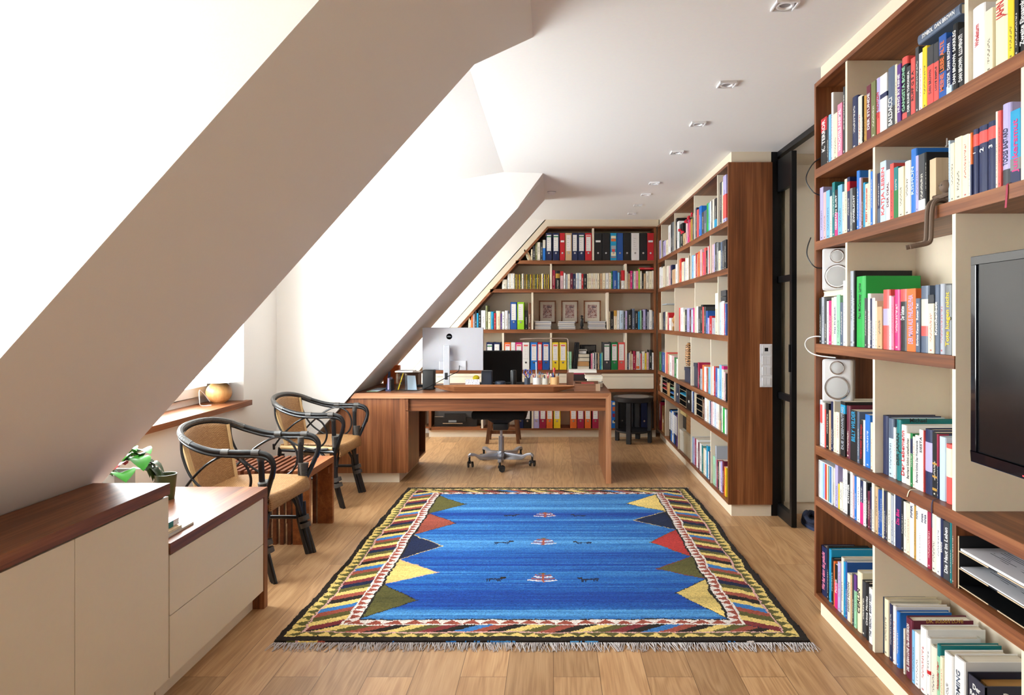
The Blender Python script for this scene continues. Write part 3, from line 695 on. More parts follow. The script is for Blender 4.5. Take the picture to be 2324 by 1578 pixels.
row([(1890.6,1894.7,1063,'ivory'),(1895.2,1901.5,1056,'lilac','P',dict(d=0.19)),(1902,1905.3,1099,'yellow'),(1905.5,1911.8,1096,'ivory'),(1912.5,1917,1065,'white'),(1917.3,1922.6,1066,'white'),(1923,1929,1075,'black','P',T('KASTNER','white')),
     (1929.2,1934.6,1072,'white'),(1935,1938.5,1079,'rose'),(1938.8,1943.5,1082,'bright'),(1944,1951.6,1084,'white'),(1951.8,1958.5,1092,'navy','P',dict(bands=((0,0.5,'magenta'),))),(1958.8,1965,1093,'white'),(1965.2,1968.8,1096,'black'),(1969,1974.4,1116,'maroon'),
     (1974.6,1977.8,1107,'navy'),(1978,1984,1097,'ivory'),(1984.4,1992.3,1105,'tan','H'),(1992.7,1997,1112,'blue'),(1997.3,2001.4,1113,'blue'),(2001.7,2005,1109,'cream'),(2005.4,2009.8,1116,'navy'),(2010,2013.6,1116,'charcoal'),(2014,2021.2,1119,'ivory'),
     (2021.5,2028,1125,'silver'),(2028.4,2031.2,1123,'white'),(2031.5,2044.8,1127,'navy','P',T('Die Blut','magenta',frac=(0.45,0.75))),(2045,2050,1132,'black'),(2050.4,2057.4,1140,'ivory'),(2057.7,2064,1143,'cream'),
     (2064.5,2073.7,1142,'white','P',T('PIPER','navy',frac=(0.72,0.95))),(2073.9,2078.3,1149,'gold'),(2078.6,2084.8,1149,'white','P',T('PIPER','slate',frac=(0.72,0.95))),(2085,2090.3,1153,'white'),(2090.5,2097.1,1156,'white','P',T('PIPER','navy',frac=(0.72,0.95))),(2097.3,2104,1158,'white','P',T('PIPER','navy',frac=(0.72,0.95))),
     (2104.4,2112,1163,'crimson'),(2112.4,2124.3,1166,'ivory','H'),(2124.6,2134,1175,'white'),(2134.2,2140,1178,'navy','P',T('BANDE','white')),(2140.4,2154.8,1185,'charcoal','P',T('Die Haut im Leben','white')),(2155.4,2159.6,1187,'teal'),(2160,2164.5,1190,'brown'),(2164.7,2168,1193,'maroon')],
    1.226, SH[4], 'fifth shelf, '+NBX, True, G)
row([(1855,1862,1237,'black','H'),(1862.4,1875.8,1242,'navy','H',T('Wer hat denn das gedacht','pink')),(1876,1879.8,1241,'black','H'),(1880,1885,1247,'cyan','G',dict(d=0.22)),(1885.4,1890.2,1268,'black','H'),(1890.6,1894,1275,'orange','H'),
     (1894.3,1900.6,1283,'black','P',T('Patrick','white',bands=((0,0.6,'magenta'),))),(1900.9,1907.3,1277,'lilac'),(1907.6,1913.8,1266,'ivory','H',dict(d=0.21)),(1914.1,1918.3,1276,'cyan'),(1918.5,1922.3,1276,'blue','P',dict(d=0.2)),(1922.7,1929.5,1303,'ivory','P',T('HIGH NOON','charcoal')),
     (1930,1933.6,1306,'tan'),(1933.8,1937.5,1303,'charcoal'),(1937.9,1943.3,1305,'mint','P',dict(bands=((0.7,1,'purple'),))),(1943.7,1954.2,1298,'cream','H',T('CERLIN','black',d=0.19)),(1954.5,1963.6,1320,'charcoal','H'),(1964,1971.4,1324,'black','H',T('Crime Movies','white')),
     (1972.1,1979.6,1336,'white','P',T('THE VERDICT  BARRY REED','navy'))], 1.232, SH[5], 'bottom shelf, first bay, '+NBX, True, G)
row([(1989.6,1999.3,1333,'sky','H',dict(bands=((0,0.45,'green'),),d=0.235,blank=True)),(1999.6,2004.2,1355,'slate'),(2004.6,2014.7,1360,'cream','H',dict(d=0.2)),(2018.5,2024.4,1372,'navy','P',dict(d=0.18)),(2024.7,2031.7,1376,'white','H',dict(d=0.2)),
     (2033,2040.2,1389,'bright','H',dict(d=0.19)),(2050,2053.4,1428,'ivory'),(2053.8,2069,1404,'maroon','H',T('DR. SUSAN LOVE  Das BRUSTBUCH','white',tsize=0.4,d=0.215,side=('DR. SUSAN LOVE',0.115,0.208,0.017,'gold'))),
     (2069.4,2075.5,1432,'sky'),(2076,2085.8,1437,'white','P'),(2086.2,2101,1425,'white','H',dict(d=0.2)),(2101.4,2109.7,1448,'white','H',dict(d=0.17,bands=((0.4,0.46,'red'),))),(2110.2,2124.4,1468,'ivory','H'),(2124.8,2132.6,1464,'teal','H',T('Alexander Herr','red',bands=((0,0.82,'mint'),),d=0.2)),(2133,2139.8,1492,'cream'),
     (2140.2,2159,1484,'white','H',dict(d=0.19)),(2163,2187,1495,'white','H',T('BECOMING','slate',d=0.2,tsize=0.4))], 1.245, SH[5], 'bottom shelf, second bay, '+NBX, True, G)
# boxed reference work at the bottom right
y0, y1 = pY(2196, 1.235), pY(2237, 1.235); zt = pz(1525, y0); z5 = SH[5]+0.0008
rb = thing('slipcase', 'dark navy slipcase with white lettering at the right end of the bottom shelf', 'slipcase', (1.235, y1, SH[5]+0.0008))
NV = plain('navy_card', (34, 38, 58), 0.45)
MB().box(1.235, 1.46, y0-0.004, y0, z5, zt).box(1.235, 1.46, y1, y1+0.004, z5, zt).box(1.235, 1.46, y1, y0, z5, z5+0.004).box(1.235, 1.239, y1, y0, z5, zt-0.002).build('box', NV, rb)
box('contents', plain('kraft_pages', (176, 132, 70), 0.8), 1.27, 1.455, y1+0.006, y0-0.006, z5+0.005, zt-0.02, rb)
W0 = ink('white')
for s_, z_ in (('Der', zt-0.030), ('Reden-', zt-0.052), ('Berater', zt-0.076)):
    lettering(s_, 0.022, W0, (0,-1,0), (0,0,1), (-0.0006, (y0-y1)/2, z_-SH[5]), rb, name='box_title', maxlen=(y0-y1)*0.7)
    lettering(s_, 0.026, W0, (1,0,0), (0,0,1), (0.07, -0.0006, z_-SH[5]), rb, name='box_title')
# things between the books
bx = box('wooden_block', wood('pale_maple', 2, (190,160,125), (206,178,142), (218,192,158)), 1.226, 1.40, pY(2124,1.226), pY(2109.7,1.226), SH[1]+0.0008, SH[1]+0.160, None, 0.002)
tag(bx, 'pale wooden block between the portrait book and the clay figure, second shelf', 'wooden block')
# ---------------------------------------------------------------- books and boxes of the middle bookcase
MX = 'middle bookcase'; G = 'books on the middle bookcase'; XM = 1.226
row([(1492.2,1496.2,546,'cream'),(1496.4,1500,546,'lilac')], XM, SH[0], 'top shelf, first bay, '+MX, False, G)
row([(1502.4,1505,547,'charcoal'),(1505.2,1511,547,'lilac'),(1511.2,1516,545,'cream'),(1516.6,1522,512,'white'),(1522.2,1526,506,'charcoal'),(1526.1,1529.6,504,'grey')], XM, SH[0], 'top shelf, second bay, '+MX, False, G)
row([(1532.3,1536.5,496,'black','P',dict(d=0.22)),(1536.8,1540.5,503,'white','P',dict(d=0.2)),(1541,1543.5,510,'grey'),(1543.6,1549.4,508,'black'),(1550,1556.3,530,'tan'),(1556.5,1560.3,505,'rose'),(1560.5,1563.8,500,'magenta'),
     (1564,1567.2,505,'coral'),(1567.4,1571.3,497,'gold'),(1571.6,1574.2,495,'charcoal')], XM, SH[0], 'top shelf, third bay, '+MX, False, G)
row([(1578,1581.2,472,'navy'),(1581.4,1585,476,'coral'),(1585.2,1590.5,469,'bright','G',dict(d=0.2)),(1592.5,1597,482,'charcoal'),(1597.3,1603.4,478,'slate'),(1603.8,1607.6,462,'vivid'),(1607.9,1611,461,'sky'),(1611.4,1614.2,457,'white'),(1614.4,1616.4,456,'black'),
     (1616.6,1620.5,453,'ivory'),(1621,1626,451,'black','P',dict(bands=((0,0.3,'cyan'),)))], XM, SH[0], 'top shelf, fourth bay, '+MX, False, G)
row([(1629,1633.3,420,'silver'),(1633.7,1638,414,'charcoal'),(1638.3,1640.5,413,'cream'),(1640.8,1647.6,399,'lilac','P',dict(bands=((0.1,0.6,'coral'),)))], XM, SH[0], 'top shelf, last bay, '+MX, False, G)
row([(1491.3,1493.8,612,'yellow'),(1494.2,1495.4,612,'cream'),(1495.6,1500.2,607,'white'),(1500.4,1504.3,609,'white'),(1504.5,1508,605,'cream')], XM, SH[1], 'second shelf, first bay, '+MX, False, G)
row([(1510.2,1512.5,606,'white'),(1512.7,1517.5,604,'ivory'),(1517.7,1521.6,604,'rose'),(1521.8,1525.3,602,'navy'),(1525.5,1532.5,612,'tan'),(1533,1537,600,'white')], XM, SH[1], 'second shelf, second bay, '+MX, False, G)
row([(1541.8,1544,590,'orange'),(1544.1,1546.8,587,'red','P',dict(d=0.2)),(1547,1551.8,595,'cream'),(1552.3,1555,595,'silver'),(1555.1,1558.5,586,'ivory'),(1558.7,1562.1,586,'white'),(1562.5,1564,580,'tan'),(1564.2,1565.9,581,'black')], XM, SH[1], 'second shelf, third bay, '+MX, False, G)
row([(1568,1570.3,581,'white'),(1570.4,1574,580,'sky'),(1574.2,1578.4,581,'white'),(1578.6,1582,575,'red'),(1582.2,1583.8,577,'tan'),(1584,1588,571.6,'orange'),(1588.5,1593.2,567,'rose'),(1593.4,1595.4,573,'orange'),(1595.6,1598,573,'magenta'),
     (1598.2,1602,563,'coral'),(1602.2,1605.8,569,'black'),(1606.2,1608.1,560,'white'),(1608.3,1610.3,558,'red')], XM, SH[1], 'second shelf, fourth bay, '+MX, False, G)
row([(1616,1620,555.5,'rose'),(1620.2,1622.3,554,'lilac'),(1622.4,1626,551,'charcoal'),(1626.2,1630,551,'grey'),(1630.3,1635,569.5,'cream'),(1635.2,1638.7,549.7,'slate'),(1639,1643.1,547,'charcoal'),(1643.3,1647.6,544.8,'black')], XM, SH[1], 'second shelf, last bay, '+MX, False, G)
row([(1490.4,1494,703.5,'blue'),(1494.2,1499.3,710.5,'cream')], XM, SH[2], 'third shelf, first bay, '+MX, False, G)
row([(1502,1504,709,'rose'),(1504.2,1507,709,'black'),(1507.2,1510,708,'navy'),(1510.2,1514.8,708,'cream'),(1515,1518,710,'red','P',dict(d=0.2)),(1518.3,1522.5,722,'white')], XM, SH[2], 'third shelf, second bay, '+MX, False, G)
row([(1541,1544,699,'coral'),(1544.2,1550.3,699,'white'),(1550.5,1554,709,'cream'),(1554.3,1558.6,703,'charcoal'),(1559,1564.5,700,'lilac'),(1564.7,1568.3,703,'maroon'),(1568.6,1572.6,703,'pale'),(1572.8,1575.6,699,'magenta')], XM, SH[2], 'third shelf, third bay, '+MX, False, G)
row([(1578.6,1584.2,696,'white'),(1584.4,1589.3,696,'charcoal'),(1589.6,1593.6,692,'black','G',dict(d=0.24,side=('Top','orange' and 0.15,0.262,0.03,'orange'))),(1594,1597.3,697,'coral'),(1597.5,1601.5,697,'charcoal'),(1602,1605.6,706,'blue','P',dict(d=0.2)),(1606,1609.5,722,'lilac'),
     (1609.8,1615.5,717.5,'red'),(1616,1622.8,722,'silver'),(1623.2,1628.3,666,'cream','P',dict(bands=((0.62,1.0,'white'),)))], XM, SH[2], 'third shelf, fourth bay, '+MX, False, G)
row([(1630.8,1636.7,686.8,'pale'),(1637.2,1642.8,684,'white'),(1643.2,1645,690,'red'),(1645.2,1647.8,690,'blue')], XM, SH[2], 'third shelf, last bay, '+MX, False, G)
row([(1490,1493,792,'white'),(1493.2,1496,798,'crimson'),(1496.5,1500.5,799,'green'),(1501,1503,800,'navy'),(1503.2,1508,800,'blue')], XM, SH[3], 'fourth shelf, first bay, '+MX, False, G)
row([(1511,1515,800,'coral','P',dict(d=0.22,bands=((0,0.5,'teal'),))),(1515.2,1519,804,'tan'),(1519.2,1524.3,806.5,'white'),(1524.6,1530,808,'rose'),(1530.3,1534.8,812,'green'),(1535,1537.8,815,'white')], XM, SH[3], 'fourth shelf, second bay, '+MX, False, G)
row([(1583.6,1586,823,'crimson','P',dict(d=0.24)),(1586.2,1589,853,'black'),(1589.2,1593.6,838,'silver'),(1594,1597.8,829,'orange'),(1598,1602.8,833,'white'),(1603.2,1605.5,836,'red'),(1605.6,1607.8,836,'olive'),(1608,1611.6,834,'sky')], XM, SH[3], 'fourth shelf, fourth bay, '+MX, False, G)
row([(1614.6,1619.6,832,'white','P',dict(bands=((0.2,0.7,'cyan'),))),(1619.8,1623.6,832,'red'),(1623.8,1627.4,835,'blue'),(1627.8,1632,837,'pale'),(1632.3,1637.5,829,'sky','P',dict(d=0.22)),(1638,1642.2,831,'ivory','P',dict(d=0.24,bands=((0.9,1,'magenta'),))),(1642.4,1645.8,845,'rose'),(1646,1648,848,'black')], XM, SH[3], 'fourth shelf, last bay, '+MX, False, G)
row([(1569.6,1571.4,888,'white'),(1571.6,1573.4,890,'blue'),(1573.6,1575.4,892,'charcoal')], XM, SH[4], 'fifth shelf, third bay, '+MX, False, G)
row([(1594.9,1599,908,'brown'),(1599.2,1603.8,904,'white'),(1604,1608.7,907,'ivory'),(1609,1611.2,910,'pale'),(1611.4,1613.4,911,'navy'),(1613.6,1617.2,912,'rose'),(1617.4,1621,912,'white'),(1621.3,1625,913,'pale'),(1625.2,1629,914,'white'),(1629.2,1632,917,'ivory'),
     (1632.2,1635.4,955,'tan'),(1635.6,1637.2,928,'charcoal'),(1637.4,1640.3,922,'ivory'),(1640.5,1644.3,927,'vivid'),(1644.6,1647.6,930,'white')], XM, SH[4], 'fifth shelf, last bay, '+MX, False, G)
row([(1570,1573,992,'sky','P',dict(d=0.25)),(1573.2,1577,994,'lilac','P',dict(d=0.24)),(1577.2,1580,996,'crimson','P',dict(d=0.24)),(1580.2,1584,998,'white','P',dict(d=0.24)),(1584.2,1587.5,1005,'maroon','P',dict(d=0.23)),(1587.8,1592,1007,'white','P',dict(d=0.23)),(1592.3,1596,1012,'teal'),
     (1596.3,1599.6,1018,'cream'),(1599.8,1603,1022,'white'),(1603.2,1606.6,1012,'cyan'),(1606.8,1609,1026,'white'),(1609.2,1611.4,1024,'navy')], XM, SH[5], 'bottom shelf, fourth bay, '+MX, False, G)
row([(1614.2,1618,1022,'silver'),(1618.3,1622.8,1036,'mint'),(1623.2,1626,1012,'silver','P',dict(d=0.24,side=('Schwarz',0.12,0.232,0.035,'charcoal'))),(1626.3,1628.5,1044,'crimson'),(1628.7,1632,1048,'charcoal'),(1632.2,1635,1050,'ivory'),(1635.2,1639,1048,'lilac'),(1639.3,1643,1046,'maroon'),(1643.2,1645.4,1060,'orange'),(1645.6,1647.8,1062,'yellow')],
    XM, SH[5], 'bottom shelf, last bay, '+MX, False, G)

# ring binders
def binder_proto(col, w, h=0.318, d=0.272, lab='white', hole=True):
    """local: spine in the plane y=0 facing -y, base at z=0"""
    k = plain('binder_' + col, CL[col], 0.38, spec=0.4)
    r = bpy.data.objects.new('ring_binder', None); COL.objects.link(r); r.empty_display_size = 0.03
    b = MB().box(-w/2, w/2, 0, 0.003, 0, h).box(-w/2, -w/2+0.003, 0.003, d, 0, h).box(w/2-0.003, w/2, 0.003, d, 0, h)
    b.build('cover', k, r, 0.001)
    MB().box(-w/2+0.004, w/2-0.004, 0.02, d-0.02, 0.004, h-0.02).build('sheets', PAPER, r)
    if lab:
        lw = min(w*0.72, 0.056)
        if lab == 'small': MB().box(-lw/2, lw/2, -0.0008, 0, h*0.66, h*0.73).build('spine_label', WHITEP, r)
        else:
            b = MB().m(0).box(-lw/2, lw/2, -0.0008, 0, h*0.34, h*0.93)
            if lab == 'green': b.m(1).box(-lw/2, lw/2, -0.0012, -0.0006, h*0.845, h*0.885)
            elif lab == 'red': b.m(2).box(-lw/2+0.004, lw/2-0.004, -0.0012, -0.0006, h*0.86, h*0.91)
            b.m(3)
            rd = random.Random(int(w*1e4) + len(col)*7)
            for q in range(5):
                z = h*(0.80 - 0.075*q); a = rd.uniform(0.2, 0.75)
                b.box(-lw*0.32, -lw*0.32 + lw*0.64*a, -0.0012, -0.0006, z, z+0.0022)
            b.box(-lw/2, lw/2, -0.0012, -0.0006, h*0.41, h*0.414)
            b.build('spine_label', [plain('label_white', (232,230,228), 0.6), ink('green'), ink('coral'), ink('grey')], r)
    if hole:
        b = MB().m(0).lathe([(0.0112, -0.0016), (0.0085, -0.0018), (0.0085, 0.0002)], (0,0,h*0.265), 18, axis=1).m(1).lathe([(0.0085, -0.0010), (0.0, -0.0010)], (0,0,h*0.265), 18, axis=1)
        b.build('finger_hole', [CHROME, BLACKP], r, smooth=True)
    return r
BW = {}
def binder(col, x0, x1, z, where, lab='white', Y=None, h=0.318, tiltx=0):
    Y = Y or YF + 0.006
    xa, xb = fit(z+0.05, px(x0, Y), px(x1, Y), UPX); w = round(xb-xa-0.002, 4); key = (col, w, lab)
    if key not in BW:
        BW[key] = r = binder_proto(col, w, h, lab=lab)
    else: r = dup(BW[key], (0,0,0))
    r.location = ((xa+xb)/2, Y, z + 0.0008)
    tag(r, '%s ring binder %s' % (NAMES.get(col, col), where), 'ring binder', 'ring binders on the far bookcase')
    return r
FX_ = 'on the far bookcase'
t_ = 'top shelf'
for c, a, b_, w_, l_ in (('navy',1239,1252.5,'with green striped label, leftmost of the top shelf','green'),('navy',1254.3,1269,'with green striped label, second on the top shelf','green'),('red',1270.7,1282,'with a tiny label, third on the top shelf','small'),
        ('tan',1283.2,1297.6,'in a peach tone, fourth on the top shelf','white'),('navy',1298.4,1311,'fifth on the top shelf','white'),('navy',1312,1327,'sixth on the top shelf, green striped label','green'),('red',1328,1343,'seventh on the top shelf, left of the white upright','red'),
        ('black',1348.8,1366,'just right of the top shelf upright','small'),('black',1366.8,1384,'without label, second right of the top upright',None),
        ('blue',1400,1414,'without label, right of the comic binder',None),('black',1414.5,1432,'without label between blue and white binder',None),('white',1432.6,1450.7,'with handwriting on the top shelf','white'),('black',1451.4,1468.6,'between white and red binder, top shelf',None),('red',1469,1484,'in the top right corner','small')):
    binder(c, a, b_, SH[0], w_, l_)
cb = binder('cyan', 1385.2, 1399.4, SH[0], 'with colourful comic panels, top shelf', None)
b = MB()
for k_, (z0, z1, x0, x1) in enumerate(((0.255,0.285,-0.028,0.028),(0.22,0.25,-0.028,0.028),(0.13,0.17,-0.026,0.026),(0.10,0.13,-0.018,0.018),(0.05,0.095,-0.028,0.028),(0.032,0.04,-0.028,0.028))):
    b.m(k_ % 4).box(x0, x1, -0.0012, 0, z0, z1)
b.build('comic_panels', [ink('cream'), ink('orange'), ink('silver'), ink('coral')], cb)
binder('blue', 1158.5, 1173, SH[2], 'left of the lime green one, third shelf', 'white'); binder('lime', 1174, 1189.5, SH[2], 'on the third shelf', 'white')
for c, a, b_, w_, l_ in (('navy',1103.6,1118.8,'half hidden behind the monitor, fourth shelf','green'),('navy',1120,1135.3,'beside the black chair back, fourth shelf','white'),('orange',1144.6,1159.5,'above the chair back, fourth shelf','red'),('white',1160,1169.5,'narrow, between orange and magenta binders','white'),
        ('magenta',1169.8,1185.4,'above the chair back, fourth shelf','red'),('white',1185.8,1201.3,'right of the magenta one, fourth shelf','red'),('bright',1203.8,1219.8,'with pink mark on label, fourth shelf','red'),('red',1220.2,1230.3,'narrow, between two blue binders','white'),('blue',1231,1247.2,'left of the fourth shelf upright','red'),
        ('yellow',1253,1267.8,'left one of the two on the fourth shelf','red'),('yellow',1269.6,1286,'right one of the two on the fourth shelf','red'),('charcoal',1368.5,1386,'with green label head, fourth shelf','green'),('green',1387,1402,'between dark grey and pink binders','red'),('coral',1402.7,1418.2,'in salmon pink beside the upright','white')):
    binder(c, a, b_, SH[3], w_, l_)
for c, a, b_, w_ in (('navy',1174,1188,'behind the office chair, bottom shelf'),('black',1189,1205,'left of the lower upright, bottom shelf'),('lilac',1211,1223.7,'on the bottom shelf'),('crimson',1224.5,1239.3,'between lilac and orange, bottom shelf'),('orange',1240.2,1254.5,'left of the yellow one, bottom shelf'),('yellow',1256.6,1272,'on the bottom shelf'),
        ('orange',1294,1309,'first right of the bottom shelf gap'),('crimson',1310,1325.6,'between two orange binders, bottom shelf'),('orange',1327,1341.3,'third right of the bottom shelf gap'),('crimson',1344,1358.7,'fourth right of the bottom shelf gap')):
    binder(c, a, b_, SH[5], w_, 'white')
cb2 = binder('bright', 1388, 1402, SH[5], 'with comic pictures beside the black stool', None)
b = MB()
for k_, (z0, z1) in enumerate(((0.27,0.30),(0.2,0.25),(0.13,0.17),(0.06,0.09))): b.m(k_ % 3).box(-0.026, 0.028, -0.0012, 0, z0, z1)
b.build('comic_panels', [ink('cream'), ink('orange'), ink('crimson')], cb2)
for k_, (a, b_, c) in enumerate(((1404,1420,'black'),(1421,1437,'charcoal'),(1438,1454,'black'),(1455,1469,'navy'),(1470,1483,'black'))):
    binder(c, a, b_, SH[5], 'behind the black stool, %s from the left' % nth(k_), None)

# books of the far bookcase
FB = 'far bookcase'; G = 'books on the far bookcase'; YS = YF + 0.012
def frow(sp, s, w_): return row(sp, YS, SH[s], w_ + ', ' + FB, False, G, axis='Y')
frow([(1205,1208.5,566,'cream'),(1209,1214.8,557,'charcoal'),(1215,1219.3,551,'olive'),(1219.5,1226,550,'ivory'),(1227,1231.8,551,'charcoal','P',dict(bands=((0,0.17,'magenta'),))),(1232,1238,545,'ivory','P',dict(bands=((0,0.6,'bright'),)))], 0, 'top shelf')
for i in range(2):
    q = book((px(1200+5*i, YS), YS, SH[0]), R(90), 0.02, 0.135, 0.12, ('cream','tan')[i], ('cream','tan')[i] + ' paperback leaning under the slanted board, top shelf, far bookcase'); q.rotation_euler = (0, R(0), R(90)); q.rotation_mode = 'XYZ'
    q.rotation_euler = (R(0), R(0), R(90)); q.matrix_basis = Matrix.Translation(q.location) @ Matrix.Rotation(R(-22), 4, 'Y') @ Matrix.Rotation(R(90), 4, 'Z')
sp = [(1139.5,1150.6,634.7,'ivory','H')] + [(1152+4*i, 1155.8+4*i, 621, ('white','ivory')[i % 2]) for i in range(4)]
x = 1168.3
for i in range(19):
    if i == 4 or i == 15: sp.append((x, x+3.6, 621, 'ivory')); x += 4.1; continue
    sp.append((x, x+2.1, 622.6, 'black')); x += 2.2
    sp.append((x, x+1.7, 623.2, ('yellow','gold','yellow','olive')[i % 4])); x += 1.85
    if x > 1245.5: break
frow(sp, 1, 'second shelf, left bay')
frow([(1253,1260,613.5,'crimson'),(1260.8,1271,615,'black','H',dict(bands=((0.6,0.85,'gold'),))),(1271.7,1278.5,616,'rose','P',dict(bands=((0.75,1,'red'),))),(1279.4,1283.5,620,'white'),(1285,1288.3,623,'silver'),(1288.6,1293.6,622,'cream'),
      (1294,1300.4,620,'maroon','P',dict(bands=((0.8,1,'white'),))),(1301,1306.7,622,'navy'),(1307,1310,620,'white'),(1310.3,1313.6,620,'pale'),(1314,1319.4,620,'white'),(1320,1324,622,'red'),(1324.7,1331.7,622,'black'),(1332.6,1336.3,622,'cream')] +
     [(1336.7+4.8*i, 1341.2+4.8*i, 620.5, ('cream','ivory')[i % 2]) for i in range(5)] +
     [(1362,1366.6,621,'tan'),(1367.2,1373.8,620,'cream'),(1374.6,1381.2,620,'white'),(1381.8,1387,620,'cream'),(1387.4,1390,616,'green'),(1390.2,1401.5,615,'blue','H'),(1402,1406,619,'sky'),(1407,1409.2,616,'brown'),(1409.6,1417.6,614,'white','H',dict(bands=((0.45,1,'red'),)))], 1, 'second shelf, middle bay')
frow([(1423,1425,617,'white'),(1425.2,1430,621,'tan'),(1430.4,1435.4,615,'magenta'),(1435.8,1437.8,621,'teal'),(1438,1442.7,616,'ivory'),(1443,1448.8,615,'pink'),(1449.2,1452.3,610.8,'lime'),(1452.6,1456.6,616,'ivory'),(1457,1460.4,621,'black'),(1461,1465.6,621,'tan'),
      (1466,1473.4,616,'ivory','H'),(1473.7,1479.4,616,'cream'),(1479.6,1483.6,615,'ivory')], 1, 'second shelf, right bay')
rdb = book((px(1450, YS), YS, SH[1]+0.228), R(0), 0.022, px(1483,YS)-px(1450,YS), 0.14, 'red', 'red paperback lying on top of the second shelf books, far right, far bookcase')
rdb.matrix_basis = Matrix.Translation((px(1450, YS), YS, SH[1]+0.240)) @ Matrix.Rotation(R(90), 4, 'Z') @ Matrix.Rotation(R(90), 4, 'X')
frow([(1063,1066.7,722.5,'cream'),(1067,1068.8,727,'ivory'),(1069,1073,715,'orange','P',dict(bands=((0,0.3,'cyan'),))),(1073.4,1077.2,712,'silver'),(1077.5,1081.7,706,'charcoal'),(1082,1086,711,'cyan'),(1086.3,1091.2,704,'black'),(1092,1101.7,705,'white'),(1102,1107.3,694,'olive','H'),
      (1107.5,1113.7,708,'cream','P',dict(bands=((0.2,0.9,'red'),))),(1114,1121,707.5,'cyan','H'),(1121.3,1125.3,711,'red'),(1126,1136,706,'cream','H'),(1136.3,1139,712,'purple'),(1139.5,1145.3,707.5,'white'),(1146,1153.3,705.5,'white','H'),(1153.8,1157.5,712,'silver')], 2, 'third shelf, left bay')
frow([(1191,1197.5,705,'black'),(1198.3,1205.4,688,'brown','H')], 2, 'third shelf, left of first upright')
frow([(1382,1385,707,'cream','P',dict(bands=((0.6,1,'red'),))),(1385.5,1392.4,707,'black','P'),(1393,1400,705,'cream','P',dict(bands=((0.7,1,'gold'),))),(1400.5,1405.8,705,'white'),(1406,1415.8,705,'pale','H'),(1416.2,1418.8,707,'charcoal'),(1419,1423.6,706,'lilac'),(1424.2,1434.5,704,'black','H'),
      (1435,1440.4,701,'slate'),(1441,1447.8,706,'black'),(1448.2,1452.2,708,'cyan'),(1452.7,1456,705,'mint'),(1456.3,1459.3,706,'black'),(1459.6,1465,703,'lilac'),(1465.5,1468.7,702,'navy'),(1469,1473,708,'silver'),(1473.3,1481,704,'white','H'),(1481.2,1483.8,707,'slate')], 2, 'third shelf, right bay')
frow([(1286.7,1290,798.6,'mint','H'),(1290.2,1293.8,798.6,'mint','H'),(1294,1297.6,798.6,'mint','H')], 3, 'fourth shelf, beside the yellow binders')
frow([(1341,1344.5,803,'pink'),(1345,1348.2,802,'white'),(1348.4,1350.8,802,'navy'),(1351,1353.6,801,'ivory'),(1354,1356.6,803,'black'),(1357,1359.6,801,'tan'),(1360,1361.6,803,'charcoal'),(1361.8,1365,803,'cyan'),(1365.4,1368,801,'mint')], 3, 'fourth shelf, right of lying books')
frow([(1423,1427.3,803,'slate'),(1427.6,1430.3,801,'white'),(1430.6,1433.4,798,'tan'),(1433.6,1436.2,804,'cream'),(1436.5,1442.2,797,'crimson'),(1442.4,1444,806,'red'),(1444.2,1451.4,798,'ivory','P',dict(bands=((0.06,0.2,'orange'),))),(1451.8,1453.6,802,'pale'),(1453.8,1456.6,803,'coral'),
      (1457,1463.3,798,'ivory'),(1463.7,1467.2,802,'yellow'),(1467.6,1472.6,800,'rose'),(1473,1479.7,795,'black','H'),(1480,1483.6,801,'white')], 3, 'fourth shelf, right bay')
# dark boards leaning beside the green set
for i in range(3):
    q = box('folder', BLACKP, -0.0075, 0.0075, 0, 0.24, 0, 0.315, None, 0.001)
    q.location = (px(1301.5, YS) + 0.0172*i, YS, SH[3] + 0.0008 + 0.0004*i); q.rotation_euler = (0, R(5), 0)
    tag(q, 'black folder leaning on the fourth shelf, %s of three' % nth(i), 'folder', 'black leaning folders')
# pile of lying books with a device on top
zc = SH[3] + 0.0008
for i, (c, hh, x0, x1) in enumerate((('white',0.042,1310,1337.5),('tan',0.055,1310,1336.6),('white',0.046,1310.6,1338),('rose',0.042,1311,1338))):
    L = px(x1, YS) - px(x0, YS)
    q = MB().m(0).box(px(x0,YS), px(x1,YS), YS, YS+0.2, zc, zc+0.003).box(px(x0,YS), px(x1,YS), YS, YS+0.2, zc+hh-0.003, zc+hh-0.0004).box(px(x1,YS)-0.003, px(x1,YS), YS, YS+0.2, zc, zc+hh-0.0004).m(1).box(px(x0,YS)+0.003, px(x1,YS)-0.003, YS+0.004, YS+0.196, zc+0.003, zc+hh-0.003)
    o = q.build('book', [ink('charcoal' if i != 1 else 'tan'), PGM if i != 1 else ink('wood')]); zc += hh
    tag(o, 'thick book lying in the pile on the fourth shelf, %s from the bottom' % nth(i), 'book', 'lying books on the far bookcase')
dv = MB().m(0).box(px(1314,YS), px(1331,YS), YS+0.02, YS+0.14, zc+0.0005, zc+0.03).m(1).box(px(1313,YS), px(1332,YS), YS+0.015, YS+0.145, zc+0.03, zc+0.052).build('scanner', [WHITEP, BLACKP], None, 0.006)
tag(dv, 'small white box device with black lid on top of the lying books', 'device')
